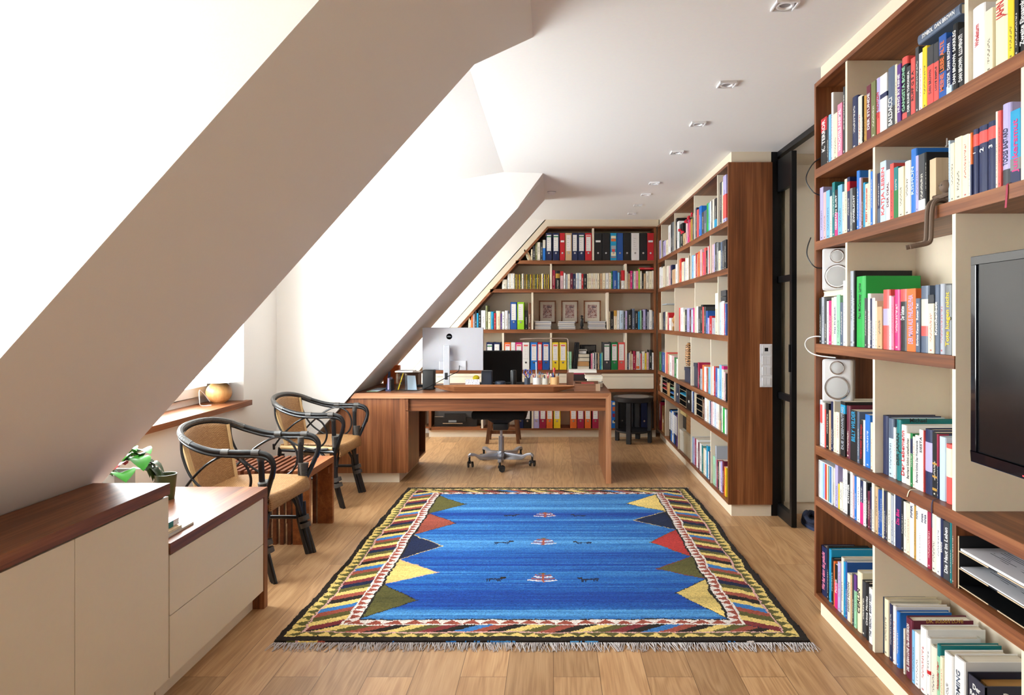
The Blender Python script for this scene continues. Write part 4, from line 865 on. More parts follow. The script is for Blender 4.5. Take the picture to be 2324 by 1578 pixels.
# small framed print behind it
fb = thing('picture_frame', 'black framed grey print behind the lying books, fourth shelf', 'picture frame', (px(1333,8.19), 8.19, SH[3]))
x0, x1 = px(1316,8.19), px(1353,8.19); z1 = pz(783,8.19); z0 = SH[3]+0.0008
MB().box(x0,x1,8.195,8.21,z1-0.01,z1).box(x0,x1,8.195,8.21,z0,z0+0.01).box(x0,x0+0.01,8.195,8.21,z0,z1).box(x1-0.01,x1,8.195,8.21,z0,z1).build('frame', BLACKP, fb)
def print_mat(name, cols, scale):
    m, n, l, b_ = nt(name); tc = n.new('ShaderNodeTexCoord'); v = n.new('ShaderNodeTexNoise'); v.inputs['Scale'].default_value = scale; v.inputs['Detail'].default_value = 4; v.inputs['Distortion'].default_value = 1.5
    l.new(tc.outputs['Object'], v.inputs['Vector']); rp = ramp(n, cols); rp.color_ramp.interpolation = 'CONSTANT'; l.new(v.outputs['Fac'], rp.inputs[0]); l.new(rp.outputs[0], b_.inputs['Base Color']); b_.inputs['Roughness'].default_value = 0.5
    return m
GP = print_mat('grey_print', [(0,(70,70,68)),(0.45,(130,128,122)),(0.6,(180,178,170))], 9)
box('print', GP, x0+0.01, x1-0.01, 8.2, 8.205, z0+0.01, z1-0.01, fb)
# three framed pictures of the third shelf
PM = print_mat('abstract_print', [(0,(60,66,90)),(0.38,(150,112,110)),(0.48,(206,190,186)),(0.56,(140,88,80)),(0.66,(40,36,44))], 28)
MATB = plain('picture_mat', (224,218,206), 0.7)
pf = None
for i, (a, b_) in enumerate(((1223.3,1261.5),(1273.8,1312.2),(1324.6,1363.4))):
    yb_ = 8.19; x0, x1 = px(a,yb_), px(b_,yb_); z1, z0 = pz(682.5,yb_), pz(733.5,yb_)
    nm = ('dark coloured', 'reddish', 'violet')[i]
    r = thing('picture_frame', 'walnut picture frame with %s abstract print and white mat, %s' % (nm, ('left of the three','middle of the three','right of the three')[i]), 'picture frame', ((x0+x1)/2, yb_, z0), group='framed prints on the third shelf')
    MB().box(x0,x1,yb_-0.015,8.214,z1-0.014,z1).box(x0,x1,yb_-0.015,8.214,z0,z0+0.014).box(x0,x0+0.014,yb_-0.015,8.214,z0,z1).box(x1-0.014,x1,yb_-0.015,8.214,z0,z1).build('frame', WAL[0], r, 0.001)
    box('mat_board', MATB, x0+0.014, x1-0.014, yb_, yb_+0.004, z0+0.014, z1-0.014, r)
    box('print', PM, x0+0.048, x1-0.048, yb_-0.001, yb_, z0+0.06, z1-0.05, r)
# magazine piles
for i, (a, b_) in enumerate(((1211.5,1252),(1266,1307),(1334,1376))):
    rd = random.Random(i); z = SH[2]+0.0008; pl = 9
    for k_ in range(pl):
        hh = rd.uniform(0.009, 0.0125); dx = rd.uniform(-0.008, 0.008)
        o = box('magazine', plain('magazine_%d' % (k_ % 4), ((206,204,200),(180,176,176),(226,222,214),(150,156,172))[k_ % 4], 0.4), px(a,YS)+dx+0.008, px(b_,YS)+dx-0.010, YS+0.01+rd.uniform(0,0.01), YS+0.22, z, z+hh-0.0006, None, 0.0012); z += hh
        tag(o, 'flat grey white journal in the %s pile on the third shelf, %s from the bottom' % (('left','middle','right')[i], nth(k_)), 'magazine', 'magazine piles on the third shelf')
# carved figurine
fg = MB().lathe([(0.028,0),(0.028,0.008),(0.012,0.012),(0.014,0.03),(0.022,0.045),(0.017,0.07),(0.013,0.10),(0.019,0.118),(0.015,0.128),(0.006,0.134),(0.011,0.142),(0.010,0.150),(0.022,0.153),(0.006,0.163),(0.0,0.168)], (px(1320.5,YS+0.05), YS+0.05, SH[2]+0.0008), 16).build('figurine', BLACKP, smooth=True)
tag(fg, 'slim black carved figurine with hat between the paper piles, third shelf', 'figurine')

# ---- boxes, trays and objects of the middle bookcase
WBX = wood('plywood', 1, (160,112,64), (186,138,86), (204,158,104))
def ybox(name, m, x0, x1, xa, xb_, z0, z1, lab, cat, hole=False, lid=None, group=None):
    """box on the middle bookcase: columns x0..x1 at plane xa, depth to xb_"""
    y1, y0 = pY(x0, xa), pY(x1, xa); y0, y1 = fit(z0+0.02, y0-0.003, y1+0.003, UPR); y0 += 0.003; y1 -= 0.003
    r = thing(name, lab, cat, (xa, y0, z0), group=group)
    box('body', m, xa, xb_, y0+0.001, y1-0.001, z0, z1, r, 0.001)
    if lid: box('lid', m, xa-0.004, xb_+0.002, y0-0.002, y1+0.002, z1-lid, z1+0.002, r, 0.001)
    if hole:
        yc = (y0+y1)/2
        MB().m(0).lathe([(0.012,-0.001),(0.012,-0.003),(0,-0.003)], (xa, yc, z0+(z1-z0)*0.7), 14, axis=0).m(1).box(xa-0.0025, xa, yc-0.02, yc+0.02, z0+(z1-z0)*0.38, z0+(z1-z0)*0.5).build('grip_and_label', [BLACKP, PAPER], r)
    return r
ybox('wooden_box', WBX, 1492, 1499, 1.23, 1.44, SH[4]+0.0008, SH[4]+0.155, 'small plywood box at the left end of the fifth shelf, middle bookcase', 'box', hole=True)
ybox('wooden_box', WBX, 1502.2, 1508.4, 1.23, 1.47, SH[5]+0.0008, SH[5]+0.29, 'tall plywood box beside the red folder, bottom shelf, middle bookcase', 'box', hole=True)
NVB = plain('navy_box', (44, 46, 66), 0.6)
ybox('storage_box', NVB, 1554, 1566.3, 1.24, 1.46, SH[3]+0.0008, SH[3]+0.135, 'dark blue lidded box with the striped figure on top', 'box', lid=0.03)
ybox('storage_box', NVB, 1571, 1583, 1.24, 1.47, SH[3]+0.0008, SH[3]+0.20, 'dark blue lidded box left of the pink folder, fourth shelf', 'box', lid=0.03)
ybox('storage_box', NVB, 1534.3, 1541.6, 1.225, 1.47, SH[4]+0.0008, SH[4]+0.182, 'navy magazine box left of the letter tray, fifth shelf', 'box', hole=True)
ybox('storage_box', BLACKP, 1558.4, 1569.2, 1.225, 1.47, SH[4]+0.0008, SH[4]+0.175, 'black box right of the letter tray, fifth shelf', 'box', hole=True)
ybox('wooden_box', WBX, 1514.2, 1519.8, 1.23, 1.44, SH[4]+0.0008, SH[4]+0.14, 'plywood slip box between two letter trays, fifth shelf', 'box')
ybox('storage_box', plain('patterned_card', (206,202,190), 0.7, bump=0.3, bscale=80), 1539.6, 1551.5, 1.232, 1.46, SH[5]+0.0008, SH[5]+0.20, 'white patterned carton on the bottom shelf, middle bookcase', 'box', lid=0.04)
ybox('storage_box', plain('patterned_card_cream', (196,184,156), 0.7, bump=0.3, bscale=60), 1552, 1566, 1.232, 1.46, SH[5]+0.0008, SH[5]+0.21, 'cream patterned carton with dark studs, bottom shelf, middle bookcase', 'box', lid=0.04)
ybox('storage_box', BLACKP, 1543, 1557, 1.26, 1.46, SH[5]+0.2145, SH[5]+0.345, 'black file box standing on the patterned cartons', 'box')
ybox('wooden_box', WBX, 1557.6, 1566, 1.25, 1.47, SH[5]+0.2145, SH[5]+0.38, 'plywood box standing on the cream patterned carton', 'box')
ybox('folder', plain('manila', (206,182,120), 0.6), 1539.6, 1557, 1.235, 1.45, SH[5]+0.352, SH[5]+0.386, 'manila envelope bundle on top of the black file box', 'folder')
ybox('wooden_box', WBX, 1500.8, 1512, 1.245, 1.45, SH[2]+0.225, SH[2]+0.276, 'wooden drawer box lying above the third shelf books', 'box')
ybox('storage_tray', plain('grey_tray', (186,196,206), 0.4), 1491.5, 1513, 1.222, 1.44, SH[2]+0.278, SH[2]+0.288, 'flat grey tray on top of the wooden drawer box', 'tray')
for i in range(2): ybox('book', ink('charcoal'), 1630.6, 1647.5, 1.232, 1.45, SH[2]+0.236+0.046*i, SH[2]+0.278+0.046*i, 'thick dark book lying above the third shelf books, %s of the two' % ('lower','upper')[i], 'book')
def tray(x0, x1, z0, z1, n_, cols, lab, XT=1.226, depth=0.23):
    y1, y0 = pY(x0, XT), pY(x1, XT); y0, y1 = fit(z0+0.05, y0, y1, UPR)
    r = thing('letter_tray', lab, 'letter tray', (XT, y0, z0))
    EDGE = plain('tray_edge', (206,184,150), 0.5)
    b = MB().m(0).box(XT+0.0015, XT+depth, y0, y0+0.004, z0, z1).box(XT+0.0015, XT+depth, y1-0.004, y1, z0, z1).box(XT+depth, XT+depth+0.004, y0, y1, z0, z1)
    b.m(1).box(XT, XT+0.0015, y0, y0+0.004, z0, z1).box(XT, XT+0.0015, y1-0.004, y1, z0, z1)
    b.build('frame', [BLACKP, EDGE], r)
    for k_ in range(n_):
        z = z0 + 0.003 + (z1-z0-0.03)*k_/(n_-1) * (1 if n_ > 1 else 0)
        MB().m(0).box(XT+0.0015, XT+depth, y0+0.004, y1-0.004, z, z+0.003).m(1).box(XT, XT+0.0015, y0+0.004, y1-0.004, z, z+0.003).build('shelf', [BLACKP, EDGE], r)
    for k_, c in cols:
        z = z0 + 0.003 + (z1-z0-0.03)*k_/(n_-1)
        o = box('paper_stack', plain('papers_'+c, CL[c], 0.6), XT+0.004, XT+0.21, y0+0.008, y1-0.008, z+0.0035, z+0.0115)
        tag(o, '%s papers on level %d of the %s' % (NAMES.get(c, c), k_+1, lab.split(',')[0].replace('black letter tray', 'tray')), 'papers', 'papers in letter trays')
    return r
tray(1503.2, 1513.7, SH[4]+0.0008, SH[4]+0.17, 4, ((1,'red'),(2,'crimson')), 'black letter tray with red folders, fifth shelf')
tray(1520.4, 1529.7, SH[4]+0.0008, SH[4]+0.17, 4, ((0,'cyan'),(1,'bright'),(2,'mint')), 'black letter tray with blue and mint folders, fifth shelf')
tray(1542.4, 1557.6, SH[4]+0.0008, SH[4]+0.175, 4, ((2,'cyan'),), 'black letter tray with one blue folder, fifth shelf')
tray(1578.3, 1594.3, SH[4]+0.0008, SH[4]+0.175, 4, (), 'empty black letter tray on the fifth shelf, middle bookcase')
# ring binders at the bottom left of the middle bookcase
for i, (x0, x1, c) in enumerate(((1492,1495,'navy'),(1495.2,1498.8,'crimson'),(1519,1521.8,'black'),(1522,1525,'bright'),(1525.2,1528.6,'white'),(1528.8,1532,'blue'),(1532.2,1534.8,'black'),(1535,1536.9,'purple'))):
    y1, y0 = pY(x0, 1.228), pY(x1, 1.228); y0, y1 = fit(SH[5]+0.05, y0, y1, UPR)
    r = binder_proto(c, y1-y0-0.002, 0.315, 0.255); r.location = (1.228, (y0+y1)/2, SH[5]+0.0008); r.rotation_euler = (0,0,R(-90))
    tag(r, '%s ring binder, %s from the left on the bottom shelf of the middle bookcase' % (c, nth(i)), 'ring binder', 'ring binders of the middle bookcase')
# striped carved figure
b = MB(); yy = pY(1563.5, 1.30)
b.tube([(1.30, yy, SH[3]+0.138), (1.30, yy+0.01, SH[3]+0.20), (1.295, yy, SH[3]+0.27), (1.30, yy-0.008, SH[3]+0.33), (1.30, yy, SH[3]+0.36)], [0.026,0.034,0.03,0.034,0.012], 12)
m, n, l, b_ = nt('striped_carving'); tc = n.new('ShaderNodeTexCoord'); wv = n.new('ShaderNodeTexWave'); wv.bands_direction = 'Z'; wv.inputs['Scale'].default_value = 14; wv.inputs['Distortion'].default_value = 7; wv.inputs['Detail Scale'].default_value = 3
l.new(tc.outputs['Object'], wv.inputs['Vector']); rp = ramp(n, [(0.35,(60,36,20)),(0.5,(196,146,96))]); l.new(wv.outputs['Fac'], rp.inputs[0]); l.new(rp.outputs[0], b_.inputs['Base Color'])
tag(b.build('carved_figure', m, smooth=True), 'striped carved wooden figure standing on the dark blue box', 'figurine')
# wooden toy bird
yy = pY(1533, 1.27); b = MB().box(1.24, 1.31, yy-0.035, yy+0.035, SH[2]+0.0008, SH[2]+0.045).tube([(1.27, yy, SH[2]+0.045), (1.27, yy, SH[2]+0.09)], 0.02, 8)
b.tube([(1.27, yy+0.06, SH[2]+0.075), (1.27, yy, SH[2]+0.11), (1.26, yy-0.09, SH[2]+0.165)], [0.022, 0.036, 0.012], 8)
tag(b.build('wooden_bird', WBX, smooth=True), 'pale wooden bird sculpture on the third shelf of the middle bookcase', 'sculpture')
# red paper flowers on wires, top shelf
r = thing('paper_flowers', 'stems with red paper flowers leaning among the top shelf books, middle bookcase', 'decoration', (1.21, pY(1556,1.21), SH[0]))
RED = plain('red_paper', (200,24,50), 0.6); rd = random.Random(3)
for x, y in ((1562,494),(1569,487),(1556.5,503),(1543,524),(1549,528)):
    Yq = pY(x, 1.205); zq = pz(y, Yq)
    MB().tube([(1.214, Yq+rd.uniform(-.1,.1), SH[0]+0.0015), (1.207, Yq+0.01, (SH[0]+zq)/2), (1.205, Yq, zq)], 0.0012, 5).build('stem', ink('green'), r)
    b = MB()
    for k_ in range(5): b.sphere((1.205+rd.uniform(-.008,.008), Yq+rd.uniform(-.014,.014), zq+rd.uniform(-.012,.012)), 0.011, 8)
    b.build('flower', RED, r, smooth=True)
# ---------------------------------------------------------------- rug
RX0, RX1, RY0, RY1 = -1.172, 1.088, 2.862, 5.500
def make_rug():
    st = 0.0062
    nx = int((RX1-RX0)/st); ny = int((RY1-RY0)/st)
    rs = np.random.RandomState(5)
    X, Y = np.meshgrid((np.arange(nx)+0.5)*(RX1-RX0)/nx, (np.arange(ny)+0.5)*(RY1-RY0)/ny)
    W_, L_ = RX1-RX0, RY1-RY0
    def smooth(a, k, ax):
        c = np.ones(k)/k
        return np.apply_along_axis(lambda v: np.convolve(np.pad(v, k, mode='wrap'), c, 'same')[k:-k], ax, a)
    wob = smooth(smooth(rs.randn(ny, nx), 15, 0), 15, 1); wob = wob/wob.std()*0.0022
    wob2 = smooth(smooth(rs.randn(ny, nx), 25, 0), 25, 1); wob2 = wob2/wob2.std()*0.003
    x = X + wob + wob2; y = Y + wob2 + rs.uniform(-1,1,(ny,nx))*0.0012
    C = {k: np.array(srgb(v)[:3]) for k, v in dict(blue=(30,94,162), sky=(84,150,202), deep=(18,60,140), olive=(88,84,40), brick=(148,72,56), navy=(20,30,60), yellow=(218,190,112), red=(166,48,44), cream=(222,212,204), pink=(206,160,152), dark=(34,26,20), stripe=(54,112,172), wine=(120,44,46)).items()}
    col = np.zeros((ny, nx, 3))
    # field: horizontal bands of differently dyed blue wool
    prof = smooth(rs.randn(ny, 1), 24, 0)[:, 0]; prof = prof/prof.std()
    fine = smooth(rs.randn(ny, 1), 3, 0)[:, 0]; fine = fine/fine.std()
    streak = smooth(rs.randn(ny, nx), 90, 1); streak = streak/streak.std()
    f = np.clip(0.42 + 0.20*prof[:, None] + 0.10*fine[:, None] + 0.13*streak, 0, 1)
    yy = (Y/L_)
    f = f - 0.42*np.exp(-((yy-0.70)/0.018)**2) - 0.3*np.exp(-((yy-0.635)/0.012)**2) + 0.3*np.exp(-((yy-0.60)/0.03)**2) + 0.25*np.exp(-((yy-0.77)/0.025)**2)
    f = np.clip(f, 0, 1)[..., None]
    col[:] = np.where(f < 0.42, C['deep'] + (C['blue']-C['deep'])*(f/0.42), C['blue'] + (C['sky']-C['blue'])*((f-0.42)/0.58))
    # border widths: sides (w) and ends (e)
    dl, dr, df, db = x, W_-x, y, L_-y
    ws = [0.036, 0.088, 0.098, 0.235, 0.245, 0.292, 0.303]     # black | saw | line | stripes | line | saw | black line
    es = [0.045, 0.080, 0.089, 0.158, 0.167, 0.207, 0.216]
    sx = np.minimum(dl, dr); ey = np.minimum(df, db)
    # normalised border coordinate: 0..7 on both sides, joined at the mitre
    def norm(d, t):
        r_ = np.full(d.shape, 7.0); prev = 0
        for i, q in enumerate(t):
            m_ = (d >= prev) & (d < q); r_[m_] = i + (d[m_]-prev)/(q-prev); prev = q
        return r_
    ns, ne = norm(sx, ws), norm(ey, es); side = ns < ne; nb_ = np.minimum(ns, ne)
    along = np.where(side, y, x); left = dl < dr; front = df < db
    fr = nb_ - np.floor(nb_); seg = np.floor(nb_).astype(int)
    def put(mask, name): col[mask] = C[name]
    put(seg == 0, 'dark')
    per = np.where(side, 0.058, 0.075); tri = np.abs(((along/per) % 1.0) - 0.5)*2       # 0..1
    m1 = seg == 1; put(m1, 'yellow'); put(m1 & (fr > 1-tri*0.98), 'olive')
    put(seg == 2, 'pink')
    m3 = seg == 3
    bw = np.where(side, 0.047, 0.075)
    slant = np.where(side, np.where(left, -1, -1)*fr*0.075, np.where(front, 1, 1)*(-fr*0.12))
    idx = np.floor((along + slant + 4)/bw).astype(int) % 11
    order = ['yellow','olive','brick','stripe','yellow','dark','brick','yellow','olive','navy','wine']
    order2 = ['yellow','olive','brick','dark','yellow','olive','wine','dark','stripe','brick','dark']
    for k_ in range(11):
        put(m3 & (idx == k_) & side, order[k_]); put(m3 & (idx == k_) & ~side, order2[k_])
    put(seg == 4, 'cream')
    m5 = seg == 5; per2 = np.where(side, 0.052, 0.085); tri2 = np.abs(((along/per2) % 1.0) - 0.5)*2
    put(m5, 'brick'); put(m5 & (fr > 1.02-tri2), 'cream')
    put(seg == 6, 'dark')
    inner = seg >= 7
    def tri_(x0, ya, yb, apx, apy, c, edge, right):
        u = (x-x0)*(-1 if right else 1); Lh = abs(apx-x0)
        k = np.clip(u/Lh, 0, 1); lo = ya + (apy-ya)*k; hi = yb + (apy-yb)*k
        m_ = inner & (u > -0.05) & (u < Lh) & (y > lo) & (y < hi)
        m2 = inner & (u > -0.05) & (u < Lh+0.010) & (y > lo-0.007) & (y < hi+0.007) & ~m_
        put(m2, edge); put(m_, c)
        # blend some dye variation
        col[m_] *= (1 + 0.12*prof[:, None]*np.ones_like(x))[m_][:, None].clip(0.6, 1.4)
    o = RY0
    for ya, yb, apx, apy, c, e_ in ((4.76,5.24,-0.645,5.00,'olive','dark'),(4.30,4.75,-0.646,4.53,'brick','dark'),(3.85,4.29,-0.668,4.07,'navy','yellow'),(3.49,3.845,-0.622,3.65,'yellow','pink'),(3.09,3.48,-0.666,3.28,'olive','dark')):
        tri_(0.303, ya-o, yb-o, apx-RX0, apy-o, c, e_, False)
    for ya, yb, apx, apy, c, e_ in ((4.81,5.27,0.54,5.02,'yellow','dark'),(4.40,4.80,0.54,4.60,'navy','yellow'),(3.90,4.39,0.587,4.14,'red','olive'),(3.56,3.89,0.567,3.70,'olive','wine'),(3.10,3.545,0.607,3.37,'yellow','dark')):
        tri_(W_-0.303, ya-o, yb-o, apx-RX0, apy-o, c, e_, True)
    # small trees and animals
    for cy in (4.72, 4.15, 3.56):
        cx = -0.06-RX0; cy -= o
        for k_ in range(4):
            hgt = cy-0.045+0.026*k_
            for s_ in (-1, 1):
                u = (x-cx)*s_; m_ = (u > 0) & (u < 0.075-0.011*k_) & (np.abs(y-hgt-u*0.28) < 0.006); put(m_, 'brick' if k_ % 2 else 'cream')
        put((np.abs(x-cx) < 0.008) & (np.abs(y-cy) < 0.06), 'brick'); put((np.abs(x-cx) < 0.02) & (np.abs(y-cy-0.065) < 0.006), 'olive')
        for s_ in (-1, 1):
            ax = cx + s_*(0.25 if cy+o < 4.5 else 0.24)
            put((np.abs(x-ax) < 0.045) & (np.abs(y-cy+0.01) < 0.009), 'navy')
            for q in (-0.036, -0.022, 0.02, 0.034): put((np.abs(x-ax-q) < 0.004) & (y > cy-0.04) & (y < cy-0.01), 'navy')
            put((np.abs(x-ax-0.05*-s_) < 0.014) & (np.abs(y-cy-0.008) < 0.011), 'dark')
    col *= np.clip(1 + 0.13*rs.randn(ny, nx, 1), 0.6, 1.5)
    # knotted pile surface
    gx, gy = np.meshgrid(np.linspace(RX0, RX1, nx+1), np.linspace(RY0, RY1, ny+1))
    ex = smooth(rs.randn(ny+1, 1), 60, 0)[:, 0]; ex = ex/ex.std()*0.006
    k = np.clip(1-np.abs(gx-RX0)/0.5, 0, 1); gx = gx + k*ex[:, None]; k = np.clip(1-np.abs(gx-RX1)/0.5, 0, 1); gx = gx + k*ex[::-1][:, None]
    gz = 0.013 + rs.uniform(-1, 1, gx.shape)*0.0012; gz[0, :] = gz[-1, :] = 0.001; gz[:, 0] = gz[:, -1] = 0.001
    vs = np.stack([gx, gy, gz], -1).reshape(-1, 3)
    i0 = (np.arange(ny)[:, None]*(nx+1) + np.arange(nx)[None, :]).reshape(-1)
    fs = np.stack([i0, i0+1, i0+nx+2, i0+nx+1], -1)
    me = bpy.data.meshes.new('rug')
    me.vertices.add(len(vs)); me.vertices.foreach_set('co', (vs - np.array([0, RY0, 0])).astype(np.float32).ravel())
    me.loops.add(fs.size); me.loops.foreach_set('vertex_index', fs.ravel().astype(np.int32))
    me.polygons.add(len(fs)); me.polygons.foreach_set('loop_start', np.arange(0, fs.size, 4, dtype=np.int32))
    me.update(calc_edges=True); me.validate()
    ca = me.attributes.new('wool', 'FLOAT_COLOR', 'FACE')
    ca.data.foreach_set('color', np.concatenate([np.clip(col, 0, 1).reshape(-1, 3), np.ones((nx*ny, 1))], 1).astype(np.float32).ravel())
    me.polygons.foreach_set('use_smooth', [True]*len(fs))
    m, n, l, b = nt('wool_pile'); at = n.new('ShaderNodeAttribute'); at.attribute_name = 'wool'; l.new(at.outputs['Color'], b.inputs['Base Color'])
    b.inputs['Roughness'].default_value = 0.95; b.inputs['Specular IOR Level'].default_value = 0.1; b.inputs['Sheen Weight'].default_value = 0.04
    nz = n.new('ShaderNodeTexNoise'); nz.inputs['Scale'].default_value = 420; tc = n.new('ShaderNodeTexCoord'); l.new(tc.outputs['Object'], nz.inputs['Vector'])
    bp = n.new('ShaderNodeBump'); bp.inputs['Strength'].default_value = 0.6; bp.inputs['Distance'].default_value = 0.004; l.new(nz.outputs['Fac'], bp.inputs['Height']); l.new(bp.outputs[0], b.inputs['Normal'])
    me.materials.append(m)
    o_ = bpy.data.objects.new('rug', me); COL.objects.link(o_); o_.location = (0, RY0, 0); ORG[o_.name] = (0, RY0, 0)
    tag(o_, 'blue wool rug with triangles, striped border and pale fringes on the oak floor', 'rug')
    rd = random.Random(9); fb = MB()
    for side_ in (0, 1):
        n_ = 520
        for i in range(n_):
            xx = RX0 + (RX1-RX0)*(i+rd.random())/n_; L0 = rd.uniform(0.045, 0.075) if side_ == 0 else rd.uniform(0.02, 0.035); dx = rd.uniform(-0.025, 0.025)
            ya = RY0+0.004 if side_ == 0 else RY1-0.004; sg = -1 if side_ == 0 else 1
            fb.tube([(xx, ya, 0.006), (xx+dx*0.3, ya+sg*L0*0.4, rd.uniform(0.004,0.010)), (xx+dx, ya+sg*L0, 0.0022)], [0.0024, 0.002, 0.0012], 4)
    fo = fb.build('fringe', plain('fringe_wool', (186,178,176), 0.9), o_); fo['kind'] = 'stuff'
make_rug()

# ---------------------------------------------------------------- rattan armchairs
def rattan(name, c1, c2, sc=70):
    m, n, l, b = nt(name); tc = n.new('ShaderNodeTexCoord')
    bk = n.new('ShaderNodeTexBrick'); bk.inputs['Scale'].default_value = 1; bk.inputs['Brick Width'].default_value = 0.017; bk.inputs['Row Height'].default_value = 0.0062; bk.inputs['Mortar Size'].default_value = 0.0013; bk.inputs['Mortar Smooth'].default_value = 0.6
    bk.inputs['Color1'].default_value = srgb(c1); bk.inputs['Color2'].default_value = srgb(c2); bk.inputs['Mortar'].default_value = srgb((96, 60, 30)); bk.inputs['Bias'].default_value = 0.0
    uv = n.new('ShaderNodeUVMap'); l.new(uv.outputs[0], bk.inputs['Vector'])
    l.new(bk.outputs['Color'], b.inputs['Base Color']); b.inputs['Roughness'].default_value = 0.5
    inv = n.new('ShaderNodeMath'); inv.operation = 'SUBTRACT'; inv.inputs[0].default_value = 1; l.new(bk.outputs['Fac'], inv.inputs[1])
    bp = n.new('ShaderNodeBump'); bp.inputs['Strength'].default_value = 0.9; bp.inputs['Distance'].default_value = 0.0025; l.new(inv.outputs[0], bp.inputs['Height']); l.new(bp.outputs[0], b.inputs['Normal'])
    return m
RAT = rattan('rattan_weave', (204,156,98), (184,132,76)); RATB = rattan('rattan_weave_back', (196,150,96), (176,126,74))
CANE = plain('black_cane', (14,14,17), 0.3, bump=0.2, bscale=30); BIND = plain('cane_binding', (70,66,62), 0.45); NATC = plain('natural_cane', (206,170,118), 0.5)
def grid_surface(fn, nu, nv, mat, name, parent, thick=0.008, uvs=(1,1)):
    """woven surface from fn(u, v) -> point; uv in metres"""
    me = bpy.data.meshes.new(name); vs = [fn(i/nu, j/nv) for j in range(nv+1) for i in range(nu+1)]
    fs = [(j*(nu+1)+i, j*(nu+1)+i+1, (j+1)*(nu+1)+i+1, (j+1)*(nu+1)+i) for j in range(nv) for i in range(nu)]
    me.from_pydata(vs, [], fs); uvl = me.uv_layers.new(name='UVMap')
    for p in me.polygons:
        for li in p.loop_indices:
            vi = me.loops[li].vertex_index; uvl.data[li].uv = ((vi % (nu+1))/nu*uvs[0], (vi//(nu+1))/nv*uvs[1])
        p.use_smooth = True
    me.materials.append(mat)
    o = bpy.data.objects.new(name, me); COL.objects.link(o); o.parent = parent
    so = o.modifiers.new('thickness', 'SOLIDIFY'); so.thickness = thick; so.offset = 0
    return o
def smoothpath(pts, k=6):
    """Catmull-Rom through the points"""
    P = [Vector(p) for p in pts]; out = []
    for i in range(len(P)-1):
        a = P[max(i-1,0)]; b = P[i]; c = P[i+1]; d = P[min(i+2,len(P)-1)]
        for j in range(k):
            t = j/k; out.append(0.5*((2*b) + (c-a)*t + (2*a-5*b+4*c-d)*t*t + (3*b-a-3*c+d)*t*t*t))
    out.append(P[-1]); return out
